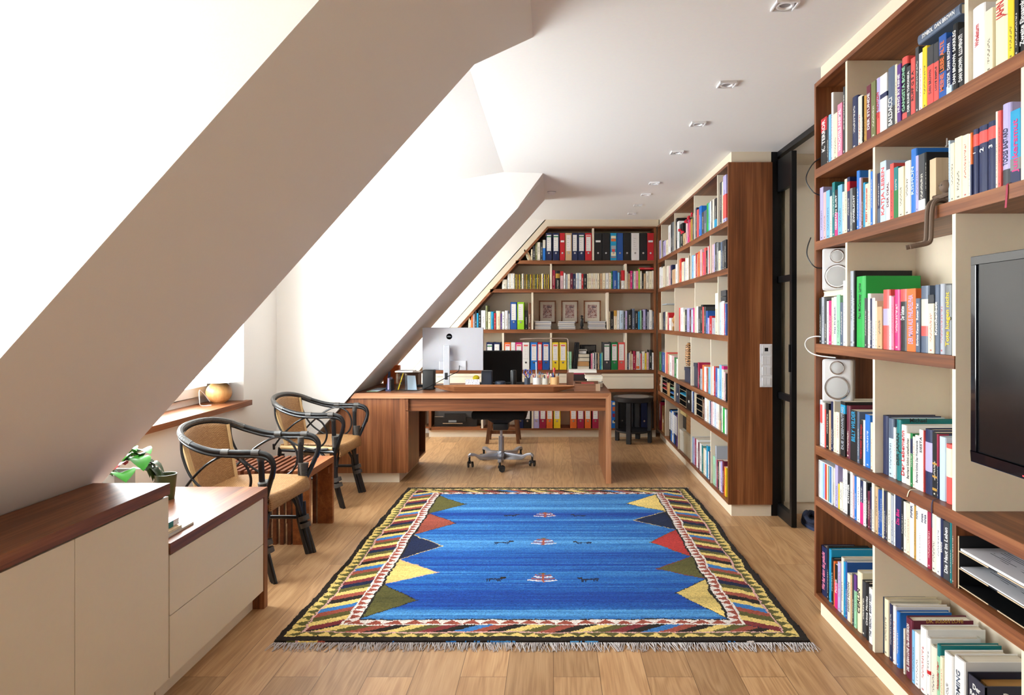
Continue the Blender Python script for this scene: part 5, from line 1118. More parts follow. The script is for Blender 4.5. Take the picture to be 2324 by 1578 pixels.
def armchair():
    r = thing('rattan_armchair', '', 'armchair', (0,0,0))
    half = [(0.222,0.232,0.40),(0.262,0.262,0.50),(0.296,0.278,0.60),(0.282,0.282,0.658),(0.225,0.284,0.683),(0.10,0.288,0.684),(-0.03,0.288,0.692),(-0.14,0.276,0.722),(-0.225,0.235,0.760),(-0.275,0.14,0.786)]
    full = half + [(-0.292,0,0.794)] + [(a,-b,c) for a,b,c in reversed(half)]
    path = smoothpath(full)
    MB().tube(path, 0.0135, 10).tube([p+Vector((0.010,0,-0.016)) if False else p+Vector((0,0,-0.020)) for p in path[10:-10]], 0.010, 8).build('arm_rail', CANE, r, smooth=True)
    # binding round the top rail
    b = MB()
    mid = len(path)//2
    for i in range(mid-17, mid+18):
        p = path[i]; q = path[i+1]; d = (q-p)/2.0
        for k_ in range(2): b.tube([p+d*k_, p+d*(k_+0.85)], 0.0158, 8)
    b.build('rail_binding', BIND, r, smooth=True)
    for s in (1, -1):
        lg = MB(); foot = Vector((0.272, s*0.226, 0.0)); knee = Vector((0.212, s*0.222, 0.30)); top = Vector((0.207, s*0.236, 0.672))
        lg.tube(smoothpath([knee+Vector((0,0,0.12)), knee, (0.222, s*0.222, 0.2), foot]), 0.014, 8)
        lg.tube(smoothpath([knee+Vector((0.014,s*0.012,0.0)), (0.236, s*0.234, 0.19), foot+Vector((0.016,s*0.014,0.0))]), 0.012, 8)
        lg.tube(smoothpath([knee+Vector((-0.016,-s*0.004,0.0)), (0.206, s*0.214, 0.19), foot+Vector((-0.014,-s*0.014,0))]), 0.012, 8)
        lg.tube([knee+Vector((0,0,0.1)), top], 0.0155, 10)
        lo = lg.build('leg', CANE, r, smooth=True)
        for z in (0.205, 0.165):
            p = knee.lerp(foot, (0.3-z)/0.3); MB().tube([p+Vector((-0.004,0,0.013)), p+Vector((0.004,0,-0.013))], 0.0315, 12).build('binding', BIND, lo, smooth=True)
        b = MB()
        for k_ in range(9): b.tube([(0.224, s*0.236, 0.445+0.009*k_), (0.224, s*0.237, 0.4525+0.009*k_)], [0.028+0.0012*k_]*2, 12, flat=0.72)
        b.build('binding', BIND, lo, smooth=True); b = MB()
        for k_ in range(5): b.tube([(0.207, s*0.237, 0.632+0.009*k_), (0.207, s*0.237, 0.639+0.009*k_)], 0.018, 10)
        b.build('binding', BIND, lo, smooth=True)
        rl = MB().tube(smoothpath([(-0.205, s*0.185, 0.43), (-0.225, s*0.195, 0.2), (-0.275, s*0.21, 0.0)]), 0.015, 8).tube(smoothpath([(-0.19, s*0.17, 0.38), (-0.21, s*0.185, 0.2), (-0.258, s*0.198, 0.0)]), 0.012, 8)
        rl.build('leg', CANE, r, smooth=True)
        # ornamental hoops under the arm
        ho = MB().tube(smoothpath([(-0.235,s*0.225,0.44),(-0.15,s*0.25,0.54),(-0.05,s*0.268,0.625),(0.05,s*0.278,0.666),(0.135,s*0.276,0.63),(0.172,s*0.27,0.55),(0.15,s*0.26,0.475),(0.08,s*0.25,0.43),(0.0,s*0.245,0.418)]), 0.0068, 8)
        ho.tube(smoothpath([(-0.222,s*0.235,0.745),(-0.212,s*0.24,0.65),(-0.155,s*0.25,0.54),(-0.06,s*0.255,0.465),(0.05,s*0.25,0.428),(0.17,s*0.245,0.43)]), 0.0068, 8)
        ho.tube([(-0.235,s*0.225,0.46),(-0.235,s*0.22,0.42)], 0.009, 8)
        ho.build('hoop', CANE, r, smooth=True)
        for x_ in (0.045, 0.205):
            b = MB()
            for k_ in range(4): b.tube([(x_-0.018+0.010*k_, s*0.287, 0.684), (x_-0.0078+0.010*k_, s*0.287, 0.684)], 0.0175, 10)
            b.build('arm_binding', BIND, r, smooth=True)
        # stretchers and diagonal braces
        b = MB().tube([(0.222,s*0.222,0.21),(-0.225,s*0.195,0.21)], 0.0115, 8)
        b.tube(smoothpath([(0.205,s*0.20,0.40),(0.21,s*0.21,0.30),(0.218,s*0.222,0.22)]), 0.009, 8)
        b.tube(smoothpath([(0.215,s*0.10,0.405),(0.215,s*0.17,0.33),(0.22,s*0.215,0.225)]), 0.010, 8).tube(smoothpath([(0.10,s*0.20,0.40),(0.17,s*0.21,0.32),(0.215,s*0.22,0.23)]), 0.010, 8)
        b.build('brace', CANE, r, smooth=True)
    MB().tube([(0.0,-0.205,0.21),(0.0,0.205,0.21)], 0.0125, 8).tube([(0.216,-0.235,0.405),(0.216,0.235,0.405)], 0.016, 8).tube([(-0.2,-0.18,0.41),(-0.2,0.18,0.41)], 0.014, 8).tube([(0.216,0.225,0.405),(-0.2,0.18,0.41)], 0.014, 8).tube([(0.216,-0.225,0.405),(-0.2,-0.18,0.41)], 0.014, 8).build('seat_frame', CANE, r, smooth=True)
    def seat(u, v):            # v: back -> front lip
        s_ = u*2-1
        if v < 0.78: q = v/0.78; x = -0.20 + 0.435*q; w = 0.188+0.047*q; z = 0.448 + 0.010*math.sin(q*3) - 0.014*math.cos(s_*1.5)
        else: q = (v-0.78)/0.22; x = 0.235+0.022*math.sin(q*2.2); w = 0.235; z = 0.448-0.080*q**1.3
        z += 0.012*q*math.cos(s_*1.4) if v >= 0.78 else 0.0
        return (x + 0.012*math.cos(s_*1.55), s_*w, z)
    grid_surface(seat, 16, 26, RAT, 'seat', r, 0.012, (0.45, 0.56))
    def back(u, v):            # v: bottom -> top
        s_ = u*2-1; w = 0.175 + 0.035*v; x = -0.195 - 0.075*v + 0.03*abs(s_)**2 - 0.02*math.cos(s_*1.5)*v
        return (x + 0.012, s_*w, 0.42 + 0.355*v - 0.028*v*abs(s_)**2.2)
    grid_surface(back, 16, 20, RATB, 'backrest', r, 0.010, (0.40, 0.37))
    for s in (1, -1):
        b = MB()
        pth = [Vector(back((s+1)/2, k_/10)) + Vector((0.0, s*0.006, 0)) for k_ in range(11)]
        for i in range(10):
            for k_ in range(3):
                p = pth[i].lerp(pth[i+1], k_/3); q = pth[i].lerp(pth[i+1], (k_+0.96)/3); b.tube([p, q], 0.014, 8)
        b.build('back_edging', NATC, r, smooth=True)
        MB().tube([(-0.2,s*0.185,0.43),(0.20,s*0.225,0.43)], 0.015, 8).build('seat_edging', NATC, r, smooth=True)
    return r
ch = armchair(); ch.location = (-1.704, 3.782, 0); ch.rotation_euler = (0, 0, R(-4)); ORG.pop(ch.name, None)
tag(ch, 'rattan armchair with black cane frame, nearest one, beside the low drawer unit', 'armchair', 'rattan armchairs')
ch2 = dup(ch, (-1.79, 5.18, 0), R(-2), 'rattan armchair with black cane frame, farther one, in front of the desk cabinet', 'rattan armchairs')

# ---------------------------------------------------------------- slatted bench between the chairs
bn = thing('slatted_bench', 'reddish brown slatted wooden bench between the two rattan armchairs', 'bench', (-1.85, 4.133, 0))
bx0, bx1, by0, by1, bz = -2.16, -1.478, 4.133, 4.60, 0.447
b = MB()
def bench_slat(b, x0, x1):
    b.box(x0, x1, by0, by1, bz-0.042, bz).box(x0, x1, by0, by0+0.032, 0, bz-0.042).box(x0, x1, by1-0.032, by1, 0, bz-0.042)
b = MB(); bench_slat(b, bx1-0.10, bx1); b.build('end_board', TEAK[1], bn, 0.0015)
b = MB(); bench_slat(b, bx0, bx0+0.10); b.build('end_board', TEAK[1], bn, 0.0015)
n_ = 11; sp_ = (bx1-0.10-bx0-0.10)/n_
for i in range(n_):
    xx = bx0+0.10+sp_*(i+0.5); b = MB(); bench_slat(b, xx-0.011, xx+0.011); b.build('slat', wood('teak_dark', 1, (70,32,16),(98,50,26),(124,70,40)), bn)
box('crossbar', TEAK[0], bx0+0.02, bx1-0.02, by0+0.034, by0+0.054, 0.34, 0.38, bn); box('crossbar', TEAK[0], bx0+0.02, bx1-0.02, by1-0.054, by1-0.034, 0.34, 0.38, bn)

# ---------------------------------------------------------------- lamp on the sill
lx, ly_, lz = -2.40, 4.90, 0.765
tl = thing('table_lamp', 'globe shaped wooden table lamp with white conical shade on the windowsill', 'lamp', (lx, ly_, lz))
GW = wood('light_wood', 2, (184,128,70), (210,158,98), (226,182,126), scale=0.6)
prof = [(0.038, 0.0)] + [(0.087*math.cos(a), 0.076+0.079*math.sin(a)) for a in [R(-70+10*i) for i in range(15)]] + [(0.016, 0.154)]
MB().lathe(prof, (lx, ly_, lz), 32).build('base', GW, tl, smooth=True)
MB().lathe([(0.013,0.150),(0.013,0.172),(0.008,0.175),(0.008,0.20)], (lx, ly_, lz), 16).build('socket', BLACKP, tl, smooth=True)
SHD = plain('lamp_shade_fabric', (244,240,232), 0.9)
MB().lathe([(0.157,0.155),(0.056,0.292),(0.0545,0.292),(0.1555,0.155)], (lx, ly_, lz), 40).build('lamp_shade', SHD, tl, smooth=True)
MB().tube(smoothpath([(lx-0.03,ly_-0.07,lz+0.02),(lx-0.04,ly_-0.13,lz+0.08),(lx-0.04,ly_-0.19,lz+0.11),(lx-0.03,ly_-0.21,lz+0.05),(lx-0.03,ly_-0.19,lz+0.006),(lx+0.02,ly_-0.15,lz+0.004)]), 0.003, 6).build('cord', WHITEP, tl, smooth=True)
pc = thing('picture_frame', 'small white framed notice in the window reveal behind the globe lamp', 'picture frame', (-2.44, 5.055, 0.84))
MB().box(-2.50,-2.40,5.052,5.063,0.84,0.95).build('frame', WHITEP, pc); box('print', ink('pale'), -2.49, -2.41, 5.050, 5.0525, 0.85, 0.94, pc)

# ---------------------------------------------------------------- plants on the low unit, behind the tall sideboard
pz0 = 0.5678
pl = thing('planter', 'pale concrete planter with red and green leaves behind the tall sideboard', 'planter', (-1.92, 2.86, pz0))
CONC = plain('concrete', (196,192,184), 0.85, bump=0.4, bscale=90)
b = MB().box(-2.06,-1.80,2.80,2.812,pz0,pz0+0.155).box(-2.06,-1.80,2.928,2.94,pz0,pz0+0.155).box(-2.06,-2.048,2.812,2.928,pz0,pz0+0.155).box(-1.812,-1.80,2.812,2.928,pz0,pz0+0.155).box(-2.06,-1.80,2.80,2.94,pz0,pz0+0.008)
b.build('pot', CONC, pl); box('soil', plain('soil', (60,44,32), 0.95, bump=1, bscale=120), -2.047,-1.813,2.813,2.927,pz0+0.01,pz0+0.13,pl)
def leafmat(nm, c):
    m, n, l, b_ = nt(nm); b_.inputs['Base Color'].default_value = srgb(c); b_.inputs['Roughness'].default_value = 0.35
    tc = n.new('ShaderNodeTexCoord'); nz = n.new('ShaderNodeTexNoise'); nz.inputs['Scale'].default_value = 25; l.new(tc.outputs['Object'], nz.inputs['Vector'])
    hs = n.new('ShaderNodeMixRGB'); hs.blend_type = 'MULTIPLY'; hs.inputs[0].default_value = 0.5; hs.inputs[1].default_value = srgb(c); l.new(nz.outputs['Color'], hs.inputs[2]); l.new(hs.outputs[0], b_.inputs['Base Color'])
    b_.inputs['Subsurface Weight'].default_value = 0.0; b_.inputs['Transmission Weight'].default_value = 0.0
    return m
LG, LD, LR = leafmat('leaf_green', (64,170,40)), leafmat('leaf_dark', (30,96,30)), leafmat('leaf_red', (190,16,36))
def leaf(b, base, tip, w, droop=0.02, nrm=(0,0,1)):
    B, T = Vector(base), Vector(tip); d = T-B; s = d.cross(Vector(nrm)).normalized(); up = s.cross(d).normalized()
    rows = []
    for i, k in enumerate((0, .12, .3, .5, .7, .86, 1.0)):
        ww = w*(0, .62, .95, 1, .78, .42, 0)[i]; c = B + d*k + up*(math.sin(k*3.1)*droop)
        rows.append((c - s*ww + up*ww*0.3, c, c + s*ww + up*ww*0.3))
    vs = [p for r_ in rows for p in r_]; vs += [p - up*0.0008 for p in vs]
    n0 = len(rows)*3; fs = []
    for i in range(len(rows)-1):
        for j in range(2):
            a = i*3+j; fs.append((a, a+1, a+4, a+3)); fs.append((a+n0+3, a+n0+4, a+n0+1, a+n0))
    b.add(vs, fs)
def W(x, y, Y): return (px(x, Y), Y, pz(y, Y))
rd = random.Random(4); c0 = Vector((-1.90, 2.87, pz0+0.13))
b = MB(); stems = MB()
specs = [((308,1030),(342,1032),2.98,0.035,0),((305,1040),(326,1070),2.90,0.042,0),((300,1020),(290,1012),2.95,0.02,0),((286,1035),(262,1042),2.86,0.03,1),((300,1035),(278,1048),2.84,0.026,0),((270,1075),(286,1096),2.76,0.046,0),
         ((255,1080),(226,1094),2.78,0.022,0),((312,1040),(322,1040),3.0,0.03,1),((292,1030),(310,1024),2.9,0.022,0),((284,1046),(270,1036),2.93,0.024,1),((265,1060),(246,1074),2.88,0.03,1),((296,1044),(306,1052),2.95,0.022,0)]
bg_ = [MB(), MB()]
for (ax, ay), (tx, ty), Yq, w_, k_ in specs:
    A, T_ = W(ax, ay, Yq), W(tx, ty, Yq-0.05); leaf(bg_[k_], A, T_, w_)
    stems.tube(smoothpath([c0+Vector((rd.uniform(-.05,.05), rd.uniform(-.03,.03), 0)), (Vector(A)+c0)/2+Vector((0,0,0.03)), A]), 0.0025, 5)
for i in range(14):
    A = c0 + Vector((rd.uniform(-.12,.08), rd.uniform(-.04,.05), rd.uniform(0.02,.14))); an = rd.uniform(0, 6.28)
    leaf(bg_[i % 2], A, A+Vector((math.cos(an)*.08, math.sin(an)*.06, rd.uniform(-.02,.04))), 0.022)
bg_[0].build('leaves', LG, pl, smooth=True); bg_[1].build('leaves', LD, pl, smooth=True); stems.build('stems', LD, pl, smooth=True)
b = MB(); leaf(b, W(284,1056,2.80), W(258,1068,2.74), 0.035); leaf(b, W(270,1060,2.86), W(250,1074,2.82), 0.028); b.build('red_leaf', LR, pl, smooth=True)
p2 = thing('potted_plant', 'dark drooping long leafed plant right of the concrete planter', 'plant', (-1.845, 3.04, pz0))
b = MB().lathe([(0.035,0),(0.045,0.11),(0.042,0.11),(0.035,0.02)], (-1.72,3.03,pz0), 20); b.build('pot', plain('green_pot', (70,76,40), 0.4), p2, smooth=True)
b = MB()
for i in range(12):
    an = rd.uniform(-0.8, 2.6); L0 = rd.uniform(0.07, 0.12); c1_ = Vector((-1.835,3.04,pz0+0.11)); T1 = c1_+Vector((math.cos(an)*L0, math.sin(an)*L0*0.5-0.02, rd.uniform(-0.08,0.02))); leaf(b, c1_+Vector((0,0,0.02)), T1, 0.018, 0.04)
b.build('leaves', leafmat('leaf_olive', (60,80,30)), p2, smooth=True)
# booklets on the low unit
zc = 0.5678
for i, (nm, c, hh, y0, y1, x0, x1, lab) in enumerate((('magazine','silver',0.008,2.43,2.66,-1.40-0.0,-1.60,'flat grey magazine at the bottom of the little pile on the low drawer unit'),('magazine','tan',0.010,2.43,2.585,-1.405,-1.60,'brownish magazine in the middle of the little pile on the low drawer unit'),('notebook','mint',0.022,2.43,2.60,-1.425,-1.58,'pastel striped notebook on top of the little pile on the low unit'))):
    b = MB().m(0).box(x0,x1,y0,y1,zc,zc+hh*0.12).box(x0,x1,y0,y1,zc+hh*0.88,zc+hh).m(1).box(x0+0.0-0.001,x1+0.001,y0+0.001,y1-0.001,zc+hh*0.12,zc+hh*0.88)
    if nm == 'notebook':
        b.m(2).box(x0+0.0006,x0-0.0003,y0,y0+0.06,zc,zc+hh).box(x0+0.0006,x0-0.0003,y0+0.1,y0+0.13,zc,zc+hh)
    o = b.build(nm, [ink(c if i != 2 else 'rose'), PGM if i != 2 else ink('white'), ink('teal')]); zc += hh+0.0006; tag(o, lab, nm)
# ---------------------------------------------------------------- office chair behind the desk
oc = thing('office_chair', 'black office chair with silver five star base standing at the desk', 'office chair', (-0.49, 6.42, 0))
SILV = plain('brushed_aluminium', (176,178,186), 0.32, metal=0.85); BLKF = plain('black_fabric', (14,14,16), 0.85, bump=0.3, bscale=300)
cx, cy = -0.49, 6.42
MB().tube([(cx,cy,0.10),(cx,cy,0.27)], 0.026, 16).tube([(cx,cy,0.27),(cx,cy,0.34)], 0.012, 12).build('gas_lift', SILV, oc, smooth=True)
MB().lathe([(0.038,0.055),(0.042,0.10),(0.032,0.13)], (cx,cy,0), 20).build('hub', SILV, oc, smooth=True)
for k in range(5):
    an = R(-88 + 72*k); d = Vector((math.cos(an), math.sin(an), 0)); s = Vector((-d.y, d.x, 0)); c = Vector((cx, cy, 0))
    b = MB(); ps = [(0.035,0.090,0.030,0.034),(0.12,0.088,0.028,0.028),(0.21,0.084,0.024,0.020),(0.255,0.112,0.018,0.012),(0.295,0.118,0.019,0.012),(0.318,0.100,0.014,0.012)]
    o0 = len(b.v)
    for r_, z, w_, h_ in ps:
        for q, (a1, a2) in enumerate(((-1,-1),(1,-1),(1,1),(-1,1))): b.v.append(tuple(c + d*r_ + s*(w_*a1) + Vector((0,0,z+h_*a2))))
    for i in range(len(ps)-1):
        for j in range(4): b.f.append([o0+i*4+j, o0+i*4+(j+1)%4, o0+i*4+4+(j+1)%4, o0+i*4+4+j]); b.mi.append(0)
    b.f.append([o0+3,o0+2,o0+1,o0]); b.f.append([o0+20,o0+21,o0+22,o0+23]); b.mi += [0,0]
    st = b.build('star_arm', SILV, oc, 0.003, smooth=True)
    w0 = c + d*0.305
    b = MB().tube([w0+Vector((0,0,0.098)), w0+Vector((0,0,0.052))], 0.010, 10)
    for sg in (-1, 1): b.tube([w0+s*0.020+d*(-0.004+0.014*sg)+Vector((0,0,0.0285)), w0+s*0.020+d*(-0.004+0.026*sg)+Vector((0,0,0.0285))], 0.0275, 18)
    b.box(w0.x-0.014, w0.x+0.014, w0.y-0.014, w0.y+0.014, 0.035, 0.058)
    b.build('caster', BLACKP, oc, smooth=True)
MB().box(cx-0.07,cx+0.07,cy-0.10,cy+0.14,0.34,0.40).prism([(cx-0.17,0.455),(cx-0.06,0.395),(cx+0.06,0.395),(cx+0.17,0.455)], 1, cy-0.06, cy+0.08).build('mechanism', BLACKP, oc, 0.008, smooth=True)
MB().box(cx-0.255,cx+0.245,cy-0.24,cy+0.24,0.455,0.535).build('seat', BLKF, oc, 0.035, smooth=True, seg=4)
MB().tube(smoothpath([(cx,cy+0.1,0.37),(cx,cy+0.30,0.40),(cx,cy+0.37,0.60),(cx,cy+0.36,0.8)]), 0.022, 8).build('back_bracket', BLACKP, oc, smooth=True)
b = MB(); zb0, zb1 = 0.60, 1.062
b.box(-0.697, -0.308, cy+0.27, cy+0.335, zb0, zb1); b.build('backrest', BLKF, oc, 0.022, smooth=True, seg=4)

# ---------------------------------------------------------------- stools
bs = thing('stool', 'round black wooden stool with grey inset top in the far right corner', 'stool', (0.897, 7.66, 0))
BW_ = plain('black_stained_wood', (20,18,20), 0.45, bump=0.2, bscale=90); c = (0.897, 7.66, 0)
MB().lathe([(0.0,0.452),(0.212,0.452),(0.222,0.458),(0.226,0.50),(0.218,0.507),(0.178,0.507),(0.178,0.5055),(0.0,0.5055)], c, 48).build('top', BW_, bs, smooth=True)
MB().lathe([(0.0,0.5056),(0.177,0.5056),(0.177,0.5072),(0.0,0.5072)], c, 48).build('inset', plain('slate_inset', (128,124,120), 0.4), bs)
MB().lathe([(0.0,0.115),(0.195,0.115),(0.2,0.12),(0.2,0.135),(0.0,0.135)], c, 40).build('lower_shelf', BW_, bs, smooth=True)
for a in (-112, -22, 68, 158):
    x, y = c[0]+0.188*math.cos(R(a)), c[1]+0.188*math.sin(R(a))
    MB().box(-0.026,0.026,-0.026,0.026,0,0.452)
    b = MB(); ca, sa = math.cos(R(a)), math.sin(R(a))
    q = [(x+ca*u-sa*v, y+sa*u+ca*v) for u, v in ((-.02,-.026),(.02,-.026),(.02,.026),(-.02,.026))]
    b.prism(q, 2, 0, 0.452); b.build('leg', BW_, bs, 0.002)
ws = thing('wooden_stool', 'small brown wooden stool under the far shelf behind the office chair', 'stool', (-0.575, 7.66, 0))
DW = wood('stool_wood', 2, (66,38,22),(96,58,34),(122,78,48))
x0, x1, y0, y1 = -0.715, -0.40, 7.52, 7.80
box('seat', DW, x0-0.005, x1+0.005, y0, y1, 0.40, 0.43, ws, 0.004)
for sx in (0, 1):
    for sy in (0, 1):
        tx = (x0+0.03, x1-0.03)[sx]; fx = (x0-0.015, x1+0.015)[sx]; ty = (y0+0.04, y1-0.04)[sy]; fy = (y0+0.0, y1-0.0)[sy]
        b = MB(); b.add([(fx-.018,fy-.018,0),(fx+.018,fy-.018,0),(fx+.018,fy+.018,0),(fx-.018,fy+.018,0),(tx-.018,ty-.018,.40),(tx+.018,ty-.018,.40),(tx+.018,ty+.018,.40),(tx-.018,ty+.018,.40)],[(3,2,1,0),(4,5,6,7),(0,1,5,4),(1,2,6,5),(2,3,7,6),(3,0,4,7)])
        b.build('leg', DW, ws)
box('stretcher', DW, x0+0.01, x1-0.01, y0+0.016, y0+0.036, 0.105, 0.14, ws)

# ---------------------------------------------------------------- things on the desk
DT = DZ + 0.0008
def dk_x(x, Y): return px(x, Y)
mn = thing('monitor', 'silver backed computer monitor on a stand at the left part of the desk', 'monitor', (px(1015,6.02), 6.02, DT))
Ym = 6.06; xl, xr = px(958.5,Ym), px(1096.5,Ym); zt, zb_ = pz(744,Ym), pz(841,Ym)
MS = plain('monitor_silver', (212,214,222), 0.35, metal=0.25)
def shear(x, z): return x + (zt - z)*0.065
def quadbox(b, xa, xb, y0, y1, za, zc):
    return b.add([(shear(xa,za),y0,za),(shear(xb,za),y0,za),(shear(xb,za),y1,za),(shear(xa,za),y1,za),(xa if 0 else shear(xa,zc),y0,zc),(shear(xb,zc),y0,zc),(shear(xb,zc),y1,zc),(shear(xa,zc),y1,zc)],[(3,2,1,0),(4,5,6,7),(0,1,5,4),(1,2,6,5),(2,3,7,6),(3,0,4,7)])
b = MB(); b.box(0,0,0,0,0,0) if False else None
MB().box(xl, xr, Ym, Ym+0.022, zb_, zt).build('housing', MS, mn, 0.004, smooth=True)
MB().box(xl-0.001, xr+0.001, Ym+0.022, Ym+0.030, zb_-0.001, zt+0.001).build('bezel', BLACKP, mn)
MB().box(xl+0.15, xr-0.15, Ym-0.014, Ym, zb_+0.004, zb_+0.085).build('connector_bay', MS, mn, 0.003)
xs0, xs1 = px(1006.5,5.98), px(1020.5,5.98)
MB().box(xs0, xs1, 5.975, 5.995, DT+0.006, pz(784,5.98)).build('stand_column', plain('stand_silver', (206,210,218), 0.3, metal=0.4), mn, 0.003)
MB().box(xs0+0.012, xs1-0.016, 5.974, 5.9762, 0.84, 0.90).build('cable_slot', BLACKP, mn)
MB().box(xs0+0.01, xs1-0.01, 5.995, Ym, 1.05, 1.12).build('hinge', MS, mn)
MB().box(px(1003,6.0), px(1046,6.0), 5.968, 6.14, DT, DT+0.008).build('stand_foot', MS, mn, 0.003)
xc, zc = px(1019.5,Ym), pz(764,Ym)
MB().m(0).lathe([(0.026,-0.0006),(0.0235,-0.0006)], (xc,Ym,zc), 32, axis=1).build('logo_ring', ink('silver'), mn)
lettering('DELL', 0.016, ink('silver'), (1,0,0), (0,0,1), (xc-px(1015,6.02), Ym-6.02-0.0008, zc-DT), mn, name='logo')
def cable(pts, r, m, lab, nm='cable'):
    o = MB().tube(smoothpath(pts), r, 6).build(nm, m, smooth=True); tag(o, lab, 'cable'); return o
cable([(px(1043,Ym), Ym-0.02, pz(830,Ym)), (px(1040,5.96), 5.96, pz(843,5.96)), (px(1022,5.93), 5.93, pz(852,5.93)), (px(985,5.9), 5.90, pz(872,5.9)), (px(950,5.86), 5.86, DT+0.006), (px(905,5.92), 5.92, DT+0.006)], 0.0035, BLACKP, 'black power cable running from the monitor across the desk')
def loud(name, x0, x1, y0, Y, d, m, lab):
    r = thing(name, lab, 'loudspeaker', (px((x0+x1)/2,Y), Y, DT))
    MB().box(px(x0,Y), px(x1,Y), Y, Y+d, DT, pz(y0,Y)).build('cabinet', m, r, 0.012, smooth=True, seg=3)
    MB().box(px(x0,Y)+0.012, px(x1,Y)-0.012, Y+d-0.001, Y+d+0.004, DT+0.012, pz(y0,Y)-0.012).build('grille', BLACKP, r)
    return r
loud('desk_speaker', 958.5, 985, 840, 5.95, 0.10, BLACKP, 'black desk loudspeaker left of the monitor stand')
SLATE = plain('slate_plastic', (52,60,76), 0.5)
loud('desk_speaker', 1092, 1116.5, 842, 6.24, 0.10, SLATE, 'dark grey desk loudspeaker in front of the black chair back')
o = MB().lathe([(0.046,0),(0.049,0.004),(0.049,0.042),(0.044,0.048),(0.0,0.048)], (px(1135.5,6.26),6.26,DT), 32).build('smart_speaker', SLATE, smooth=True); tag(o, 'low round dark grey speaker puck on the desk', 'speaker')
o = MB().lathe([(0.026,0),(0.027,0.004),(0.027,0.142),(0.023,0.150),(0.0,0.150)], (px(1165.5,6.26),6.26,DT), 28).build('cordless_phone', BLACKP, smooth=True); tag(o, 'black upright cordless handset on the desk in front of the chair back', 'phone')
o = box('keyboard', BLACKP, px(1072,6.42), px(1200,6.42), 6.38, 6.52, DT, DT+0.018, None, 0.003); tag(o, 'black keyboard on the desk behind the loudspeakers', 'keyboard')
o = box('card', WHITEP, px(1147,5.965), px(1171,5.965), 5.955, 5.965, DT+0.026+0.022, DT+0.075, None); 
bpy.data.objects.remove(o)
# long shallow wooden tray
Yt0, Yt1 = 5.78, 5.90
xa, xb = px(983,Yt0), px(1304,Yt0)
b = MB(); 
sec = [(-0.5, 0.046), (-0.42, 0.043), (-0.30, 0.008), (0.30, 0.008), (0.42, 0.043), (0.5, 0.046)]
rows_ = []
TW = wood('tray_wood', 0, (124,78,48),(156,102,66),(178,124,84))
n_ = 20
def trow(k, inner):
    e = 4*k*(1-k); taper = min(1.0, (min(k, 1-k)*7.0))**0.7
    x = xa + (xb-xa)*k; w_ = 0.05 + 0.15*taper; yc = (Yt0+Yt1)/2+0.02
    lift = 0.034*(1-taper)
    bot = (0.0 if not inner else 0.007) + lift
    return [(x, yc-w_/2, DT+0.045), (x, yc-w_/2*0.62, DT+bot), (x, yc+w_/2*0.62, DT+bot), (x, yc+w_/2, DT+0.045)]
vs = []; fs = []
for inner in (0, 1):
    for i in range(n_+1): vs += [(p[0], p[1] + (0.005 if j < 2 else -0.005)*inner, p[2]) for j, p in enumerate(trow(i/n_, inner))]
N1 = (n_+1)*4
for i in range(n_):
    for j in range(3):
        a = i*4+j; fs.append((a, a+1, a+5, a+4)); fs.append((N1+a+4, N1+a+5, N1+a+1, N1+a))
    fs.append((i*4, i*4+4, N1+i*4+4, N1+i*4)); fs.append((i*4+7, i*4+3, N1+i*4+3, N1+i*4+7))
for i in (0, n_): fs.append((i*4, i*4+1, N1+i*4+1, N1+i*4)); fs.append((i*4+1, i*4+2, N1+i*4+2, N1+i*4+1)); fs.append((i*4+2, i*4+3, N1+i*4+3, N1+i*4+2))
b.add(vs, fs); o = b.build('pen_tray', TW); tag(o, 'long shallow wooden tray along the front of the desk', 'tray')
# note card and yellow ball
o = MB().add([(px(1056,5.99),5.99,DT+0.0),(px(1089,5.99),5.99,DT+0.0),(px(1087,5.99),6.03,pz(862,6.0)),(px(1055,5.99),6.03,pz(862,6.0)),(px(1056,5.99),5.993,DT+0.0),(px(1089,5.99),5.993,DT+0.0),(px(1087,5.99),6.033,pz(862,6.0)),(px(1055,5.99),6.033,pz(862,6.0))],[(0,1,2,3),(7,6,5,4),(0,4,5,1),(1,5,6,2),(2,6,7,3),(3,7,4,0)])
m, n, l, bb_ = nt('handwritten_card'); tc = n.new('ShaderNodeTexCoord'); sp_n = n.new('ShaderNodeMapping'); sp_n.inputs['Scale'].default_value = (60, 1, 110); l.new(tc.outputs['Object'], sp_n.inputs['Vector'])
nz = n.new('ShaderNodeTexNoise'); nz.inputs['Scale'].default_value = 2; l.new(sp_n.outputs[0], nz.inputs['Vector']); rp = ramp(n, [(0.40,(110,110,140)),(0.46,(220,216,220))]); l.new(nz.outputs['Fac'], rp.inputs[0]); l.new(rp.outputs[0], bb_.inputs['Base Color'])
tag(o.build('note_card', m), 'white note card with small handwriting leaning on the desk tray', 'card')
yb = thing('yellow_ball', 'yellow crinkled ball on a small stand on the desk', 'ornament', (px(1081,6.2), 6.2, DT))
MB().lathe([(0.022,0),(0.018,0.01),(0.010,0.05),(0.014,0.062)], (px(1081,6.2),6.2,DT), 16).build('stand', plain('dull_orange', (180,120,30), 0.5), yb, smooth=True)
MB().sphere((px(1080.5,6.2),6.2,DT+0.083), 0.031, 18, (1,1,0.8)).build('ball', plain('yellow_paper', (236,214,20), 0.7, bump=1.0, bscale=90), yb, smooth=True)
